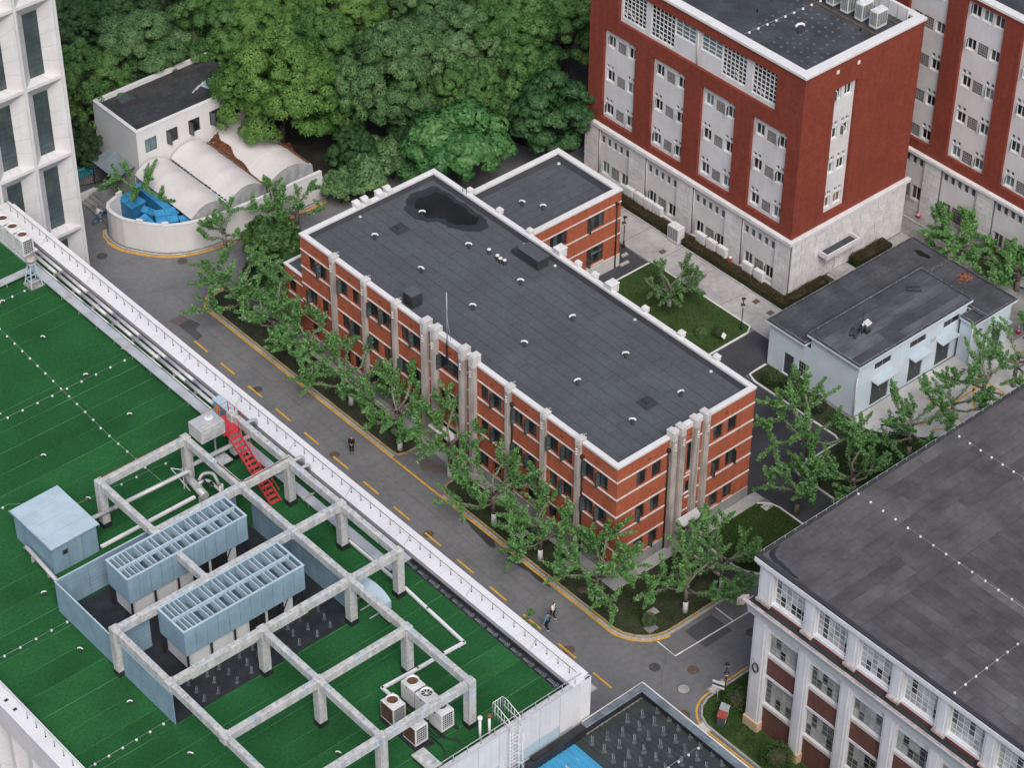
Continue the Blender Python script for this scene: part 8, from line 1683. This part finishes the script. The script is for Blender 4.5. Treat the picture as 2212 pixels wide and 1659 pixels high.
# ------------------------------------------------------------ people
def skin(name, verts, edges, rad, m, parent, sub=1, root=0):
    me = bpy.data.meshes.new(name); me.from_pydata(verts, edges, []); me.materials.append(m); o = ob(name, me, parent)
    md = o.modifiers.new('skin', 'SKIN'); md.use_smooth_shade = True; sv = me.skin_vertices[0].data
    for i, r_ in enumerate(rad): sv[i].radius = (r_, r_) if not hasattr(r_, '__len__') else r_; sv[i].use_root = (i == root)
    s = o.modifiers.new('sub', 'SUBSURF'); s.levels = sub; s.render_levels = sub; return o
def person(label, x, y, rz, pose, top, legs, shoes='shoe_white', z=0.0, hairm='hair', long_top=False, sleeve=1.0):
    """pose: joint name -> (forward, left, up); the figure faces local +x"""
    J = dict(pel=(0, 0, .95), sp=(0, 0, 1.16), ch=(0, 0, 1.36), nk=(.01, 0, 1.50), hb=(.025, 0, 1.57), hc=(.03, 0, 1.65), ht=(.02, 0, 1.74), sl=(0, .18, 1.43), sr=(0, -.18, 1.43), el=(-.03, .24, 1.16), er=(.03, -.24, 1.16), wl=(.05, .25, .92), wr=(.12, -.25, .93), hl=(0, .09, .93), hr=(0, -.09, .93), kl=(.04, .10, .50), kr=(.02, -.10, .50), al=(0, .10, .09), ar=(0, -.10, .09), tl=(.19, .12, .04), tr=(.19, -.12, .04))
    J.update(pose); t = thing('person', label, 'person', (x, y, z), rz); K = list(J); V = [J[k] for k in K]; ix = {k: i for i, k in enumerate(K)}
    E = [(ix[a], ix[b]) for a, b in (('pel', 'sp'), ('sp', 'ch'), ('ch', 'nk'), ('nk', 'hb'), ('hb', 'hc'), ('hc', 'ht'), ('ch', 'sl'), ('ch', 'sr'), ('sl', 'el'), ('sr', 'er'), ('el', 'wl'), ('er', 'wr'), ('pel', 'hl'), ('pel', 'hr'), ('hl', 'kl'), ('hr', 'kr'), ('kl', 'al'), ('kr', 'ar'), ('al', 'tl'), ('ar', 'tr'))]
    RA = dict(pel=(.12, .15), sp=(.11, .13), ch=(.12, .15), nk=.055, hb=.07, hc=.095, ht=.07, sl=.06, sr=.06, el=.042, er=.042, wl=.028, wr=.028, hl=.085, hr=.085, kl=.058, kr=.058, al=.04, ar=.04, tl=.032, tr=.032); rad = [RA[k] for k in K]
    for s, w_, e_ in ((1, 'wl', 'el'), (-1, 'wr', 'er')):
        d = (Vector(J[w_])-Vector(J[e_])).normalized(); sd_ = d.cross(Vector((1, 0, 0))); sd_ = sd_.normalized() if sd_.length > .2 else Vector((0, 1, 0)); pal = Vector(J[w_])+d*.07; V.append(tuple(pal)); rad.append(.026); pi = len(V)-1; E.append((ix[w_], pi))
        for k in range(5):
            off_ = sd_*(-.032+.021*k) if k < 4 else sd_*.05; l = (.07, .08, .075, .058, .035)[k]; a = pal+off_*.8+d*.02; b = pal+off_+d*l+Vector((.012, 0, 0))
            if k == 4: a = pal-d*.03+sd_*.03*s; b = a+d*.04+sd_*.03*s
            V.append(tuple(a)); rad.append(.010); V.append(tuple(b)); rad.append(.008); E += [(pi, len(V)-2), (len(V)-2, len(V)-1)]
    body = skin('body', V, E, rad, M['skin'], t)
    def sub(name, ks, es, grow, m):
        kk = {k: i for i, k in enumerate(ks)}; rr = []
        for k in ks: r_ = RA[k]; rr.append(tuple(q_+grow for q_ in r_) if hasattr(r_, '__len__') else r_+grow)
        return skin(name, [J[k] for k in ks], [(kk[a], kk[b]) for a, b in es], rr, M[m], t)
    J['cl'] = tuple(np.array(J['sl'])+(np.array(J['el'])-np.array(J['sl']))*.85); J['cr'] = tuple(np.array(J['sr'])+(np.array(J['er'])-np.array(J['sr']))*.85); RA['cl'] = RA['cr'] = .05
    if sleeve > .9: sub('top', ['pel', 'sp', 'ch', 'nk', 'sl', 'sr', 'el', 'er', 'wl', 'wr'], [('pel', 'sp'), ('sp', 'ch'), ('ch', 'nk'), ('ch', 'sl'), ('ch', 'sr'), ('sl', 'el'), ('sr', 'er'), ('el', 'wl'), ('er', 'wr')], .022, top)
    else: sub('top', ['pel', 'sp', 'ch', 'nk', 'sl', 'sr', 'cl', 'cr'], [('pel', 'sp'), ('sp', 'ch'), ('ch', 'nk'), ('ch', 'sl'), ('ch', 'sr'), ('sl', 'cl'), ('sr', 'cr')], .026, top)
    sub('trousers', ['pel', 'hl', 'hr', 'kl', 'kr', 'al', 'ar'], [('pel', 'hl'), ('pel', 'hr'), ('hl', 'kl'), ('hr', 'kr'), ('kl', 'al'), ('kr', 'ar')], .018, legs)
    for a, b in (('al', 'tl'), ('ar', 'tr')): p, q_ = Vector(J[a]), Vector(J[b]); d = (q_-p).normalized(); skin('shoe', [tuple(p-d*.05-Vector((0, 0, .03))), tuple((p+q_)/2-Vector((0, 0, .015))), tuple(q_+d*.05)], [(0, 1), (1, 2)], [.05, .05, .04], M[shoes], t)
    h = Vector(J['hc']); hd = (Vector(J['ht'])-Vector(J['hb'])).normalized(); f = Vector((1, 0, 0))
    skin('hair', [tuple(h-f*.045-hd*.02), tuple(h-f*.03+hd*.06), tuple(h+f*.02+hd*.085)], [(0, 1), (1, 2)], [.085, .098, .07], M[hairm], t)
    MB().lathe([(.005, -.02), (.014, -.012), (.016, 0), (.008, .02)], 6).obj('nose', M['skin'], t, tuple(h+f*.095-hd*.01))
    for s in (-1, 1): MB().lathe([(.002, -.008), (.01, 0), (.002, .008)], 6).obj('eye', M['hair'], t, tuple(h+f*.088+Vector((0, s*.033, .015)))); MB().lathe([(.003, -.028), (.014, -.01), (.016, .012), (.004, .028)], 6).obj('ear', M['skin'], t, tuple(h+Vector((-.005, s*.092, -.005))))
    return t
walk = dict(el=(-.12, .23, 1.18), wl=(-.08, .26, .95), er=(.10, -.23, 1.17), wr=(.24, -.22, .98), kl=(.16, .09, .52), al=(.20, .10, .10), tl=(.38, .11, .05), kr=(.0, -.09, .51), ar=(-.22, -.10, .13), tr=(-.06, -.11, .05))
walk2 = dict(el=(.10, .24, 1.17), wl=(.22, .22, .98), er=(-.10, -.30, 1.20), wr=(-.16, -.42, 1.0), kr=(.15, -.09, .52), ar=(.18, -.10, .10), tr=(.36, -.11, .05), kl=(.02, .09, .51), al=(-.2, .10, .13), tl=(-.04, .11, .05))
person('person in black clothes standing alone in the middle of the road', -6.0, 23.9, 3.9, dict(el=(.05, .23, 1.18), wl=(.22, .10, 1.08), er=(.05, -.23, 1.18), wr=(.22, -.08, 1.10)), 'cloth_black', 'cloth_black', 'cloth_black')
person('person in a white short-sleeved top and black trousers walking on the road', -6.35, -.35, 1.9, walk, 'cloth_white', 'cloth_black', sleeve=.5)
person('person in a blue denim jacket swinging one arm out on the road', -7.35, -.85, 1.9, dict(walk2, el=(-.02, .42, 1.25), wl=(.0, .62, 1.08)), 'cloth_denim', 'cloth_black')
person('person dressed in black pushing a grey cart at the right edge', 51.1, 4.75, -1.2, dict(walk, ch=(.12, 0, 1.33), nk=(.16, 0, 1.46), hb=(.19, 0, 1.52), hc=(.21, 0, 1.60), ht=(.22, 0, 1.69), sl=(.12, .18, 1.40), sr=(.12, -.18, 1.40), el=(.3, .22, 1.2), wl=(.5, .2, 1.1), er=(.3, -.22, 1.2), wr=(.5, -.2, 1.1)), 'cloth_black', 'cloth_black', 'cloth_black')
ct2 = thing('hand_cart', 'grey box cart on blue wheels base pushed along the alley', 'cart', (51.35, 3.35, .02), -1.2)
MB().bbox(-.6, -.45, .25, .6, .45, 1.25, .03).obj('box', M['plaster'], ct2); MB().box(-.65, -.5, .17, .65, .5, .25).obj('deck', M['blue_paint'], ct2)
for sx in (-.45, .45):
    for sy in (-.38, .38): MB().cyl((sx, sy-.03, .09), (sx, sy+.03, .09), .09, n=10).obj('wheel', M['pipe_black'], ct2)
MB().tube([(-.65, -.4, .25), (-.8, -.4, 1.1), (-.8, .4, 1.1), (-.65, .4, .25)], .02, 6).obj('push_bar', M['galv'], ct2)
# bicycle and rider
def bicycle(label, x, y, rz):
    t = thing('bicycle', label, 'bicycle', (x, y, 0), rz); R_ = .32
    for s in (-.52, .52):
        w_ = MB().tube([(s+R_*math.cos(a), 0, R_+R_*math.sin(a)) for a in [2*PI*i/20 for i in range(21)]], .026, 6).obj('wheel', M['pipe_black'], t); MB().tube([(s+(R_-.035)*math.cos(a), 0, R_+(R_-.035)*math.sin(a)) for a in [2*PI*i/20 for i in range(21)]], .014, 5).obj('rim', M['blue_paint2'], w_)
        q = MB()
        for k in range(10): a = 2*PI*k/10; q.cyl((s, 0, R_), (s+(R_-.04)*math.cos(a), 0, R_+(R_-.04)*math.sin(a)), .004, n=3)
        q.cyl((s, -.05, R_), (s, .05, R_), .03, n=8).obj('spokes', M['galv'], w_)
        MB().tube([(s+(R_+.05)*math.cos(a), 0, R_+(R_+.05)*math.sin(a)) for a in [PI*(.15+.75*i/8) for i in range(9)]], .022, 5).obj('mudguard', M['blue_paint2'], t)
    MB().tube([(-.52, 0, R_), (-.12, 0, .30), (.38, 0, .78)], .028, 7).tube([(-.12, 0, .30), (-.2, 0, .82)], .026, 7).tube([(-.52, 0, R_), (-.17, 0, .68), (.36, 0, .72)], .022, 7).tube([(.52, 0, R_), (.40, 0, .8), (.36, 0, 1.0)], .022, 7).obj('frame', M['blue_paint2'], t)
    MB().add([(-.32, -.09, .86), (-.32, .09, .86), (-.02, .03, .87), (-.02, -.03, .87), (-.32, -.08, .91), (-.32, .08, .91), (-.02, .025, .90), (-.02, -.025, .90)], [(0, 1, 2, 3), (7, 6, 5, 4), (0, 4, 5, 1), (1, 5, 6, 2), (2, 6, 7, 3), (3, 7, 4, 0)]).obj('saddle', M['pipe_black'], t)
    MB().tube([(.2, .28, 1.04), (.34, .2, 1.05), (.36, 0, 1.0), (.34, -.2, 1.05), (.2, -.28, 1.04)], .014, 6).obj('handlebar', M['steel_dark'], t)
    b = MB()
    for z in (.72, .84, .96): b.tube([(.46, -.16, z), (.72, -.16, z), (.72, .16, z), (.46, .16, z), (.46, -.16, z)], .008, 4)
    for (x_, y_) in ((.46, -.16), (.72, -.16), (.72, .16), (.46, .16), (.59, -.16), (.59, .16), (.72, 0)): b.cyl((x_, y_, .72), (x_, y_, .96), .008, n=4)
    b.box(.46, -.16, .71, .72, .16, .72).obj('basket', M['steel_dark'], t); MB().cyl((-.12, -.12, .30), (-.12, .12, .30), .02, n=6).lathe([(.09, -.005), (.09, .005)], 12, (-.12, 0, .3)).box(-.2, .1, .16, -.06, .2, .18).box(-.18, -.2, .42, -.04, -.1, .44).obj('pedals', M['steel_dark'], t)
bicycle('blue shared bicycle being ridden towards the stone steps', -3.65, 63.1, .15)
person('person in a white top riding the blue bicycle by the steps', -3.85, 63.07, .15, dict(pel=(0, 0, .93), sp=(.06, 0, 1.12), ch=(.15, 0, 1.30), nk=(.20, 0, 1.43), hb=(.22, 0, 1.49), hc=(.24, 0, 1.57), ht=(.25, 0, 1.66), sl=(.15, .18, 1.37), sr=(.15, -.18, 1.37), el=(.33, .24, 1.20), er=(.33, -.24, 1.20), wl=(.44, .24, 1.09), wr=(.44, -.24, 1.09), hl=(.02, .09, .90), hr=(.02, -.09, .90), kl=(.36, .11, .72), kr=(.30, -.11, .58), al=(.10, .12, .50), ar=(.08, -.12, .25), tl=(.26, .13, .45), tr=(.24, -.13, .20)), 'cloth_white', 'cloth_grey')
# timber planter edge and access covers in the beds
for (x, y, w_, lab, m_) in ((-2.05, 8.0, .5, 'pale square access cover in the near bed beside the second tree', 'concrete_pale'), (-1.55, -5.75, .45, 'brown square access cover on the corner lawn near the kerb', 'concrete_old'), (-.3, -4.6, .4, 'grey access cover on the corner lawn beside the tree foot', 'concrete'), (4.6, -6.15, .42, 'grey access cover by the side road kerb', 'concrete'), (-1.6, 3.2, .4, 'access cover in the bed below the third plane tree', 'concrete_old'), (14.3, -2.0, .4, 'pale access cover on the lawn beside the dark lane', 'concrete_pale')):
    o = tag(MB().bbox(-w_, -w_*.8, 0, w_, w_*.8, .04, .015).obj('access_cover', M[m_], None, (x, y, .10)), lab, 'access cover', 'access covers in the beds')
tag(MB().lathe([(.42, 0), (.42, .03), (.1, .035)], 18).obj('access_cover', M['iron_rust'], None, (-2.6, .5, .10)), 'round rusty cover in the bed behind the corner plane tree', 'access cover', 'access covers in the beds')
for (x, y, lab) in ((31.2, 27.3, 'rusty square grating in the concrete path beside the twin-fan cabinet'), (32.3, 16.9, 'dark square grating in the path at the hedge corner'), (32.1, 15.0, 'rusty square grating at the end of the concrete path')): tag(MB().box(-.3, -.25, 0, .3, .25, .02).obj('path_grating', M['iron_rust'], None, (x, y, .01)), lab, 'grating')
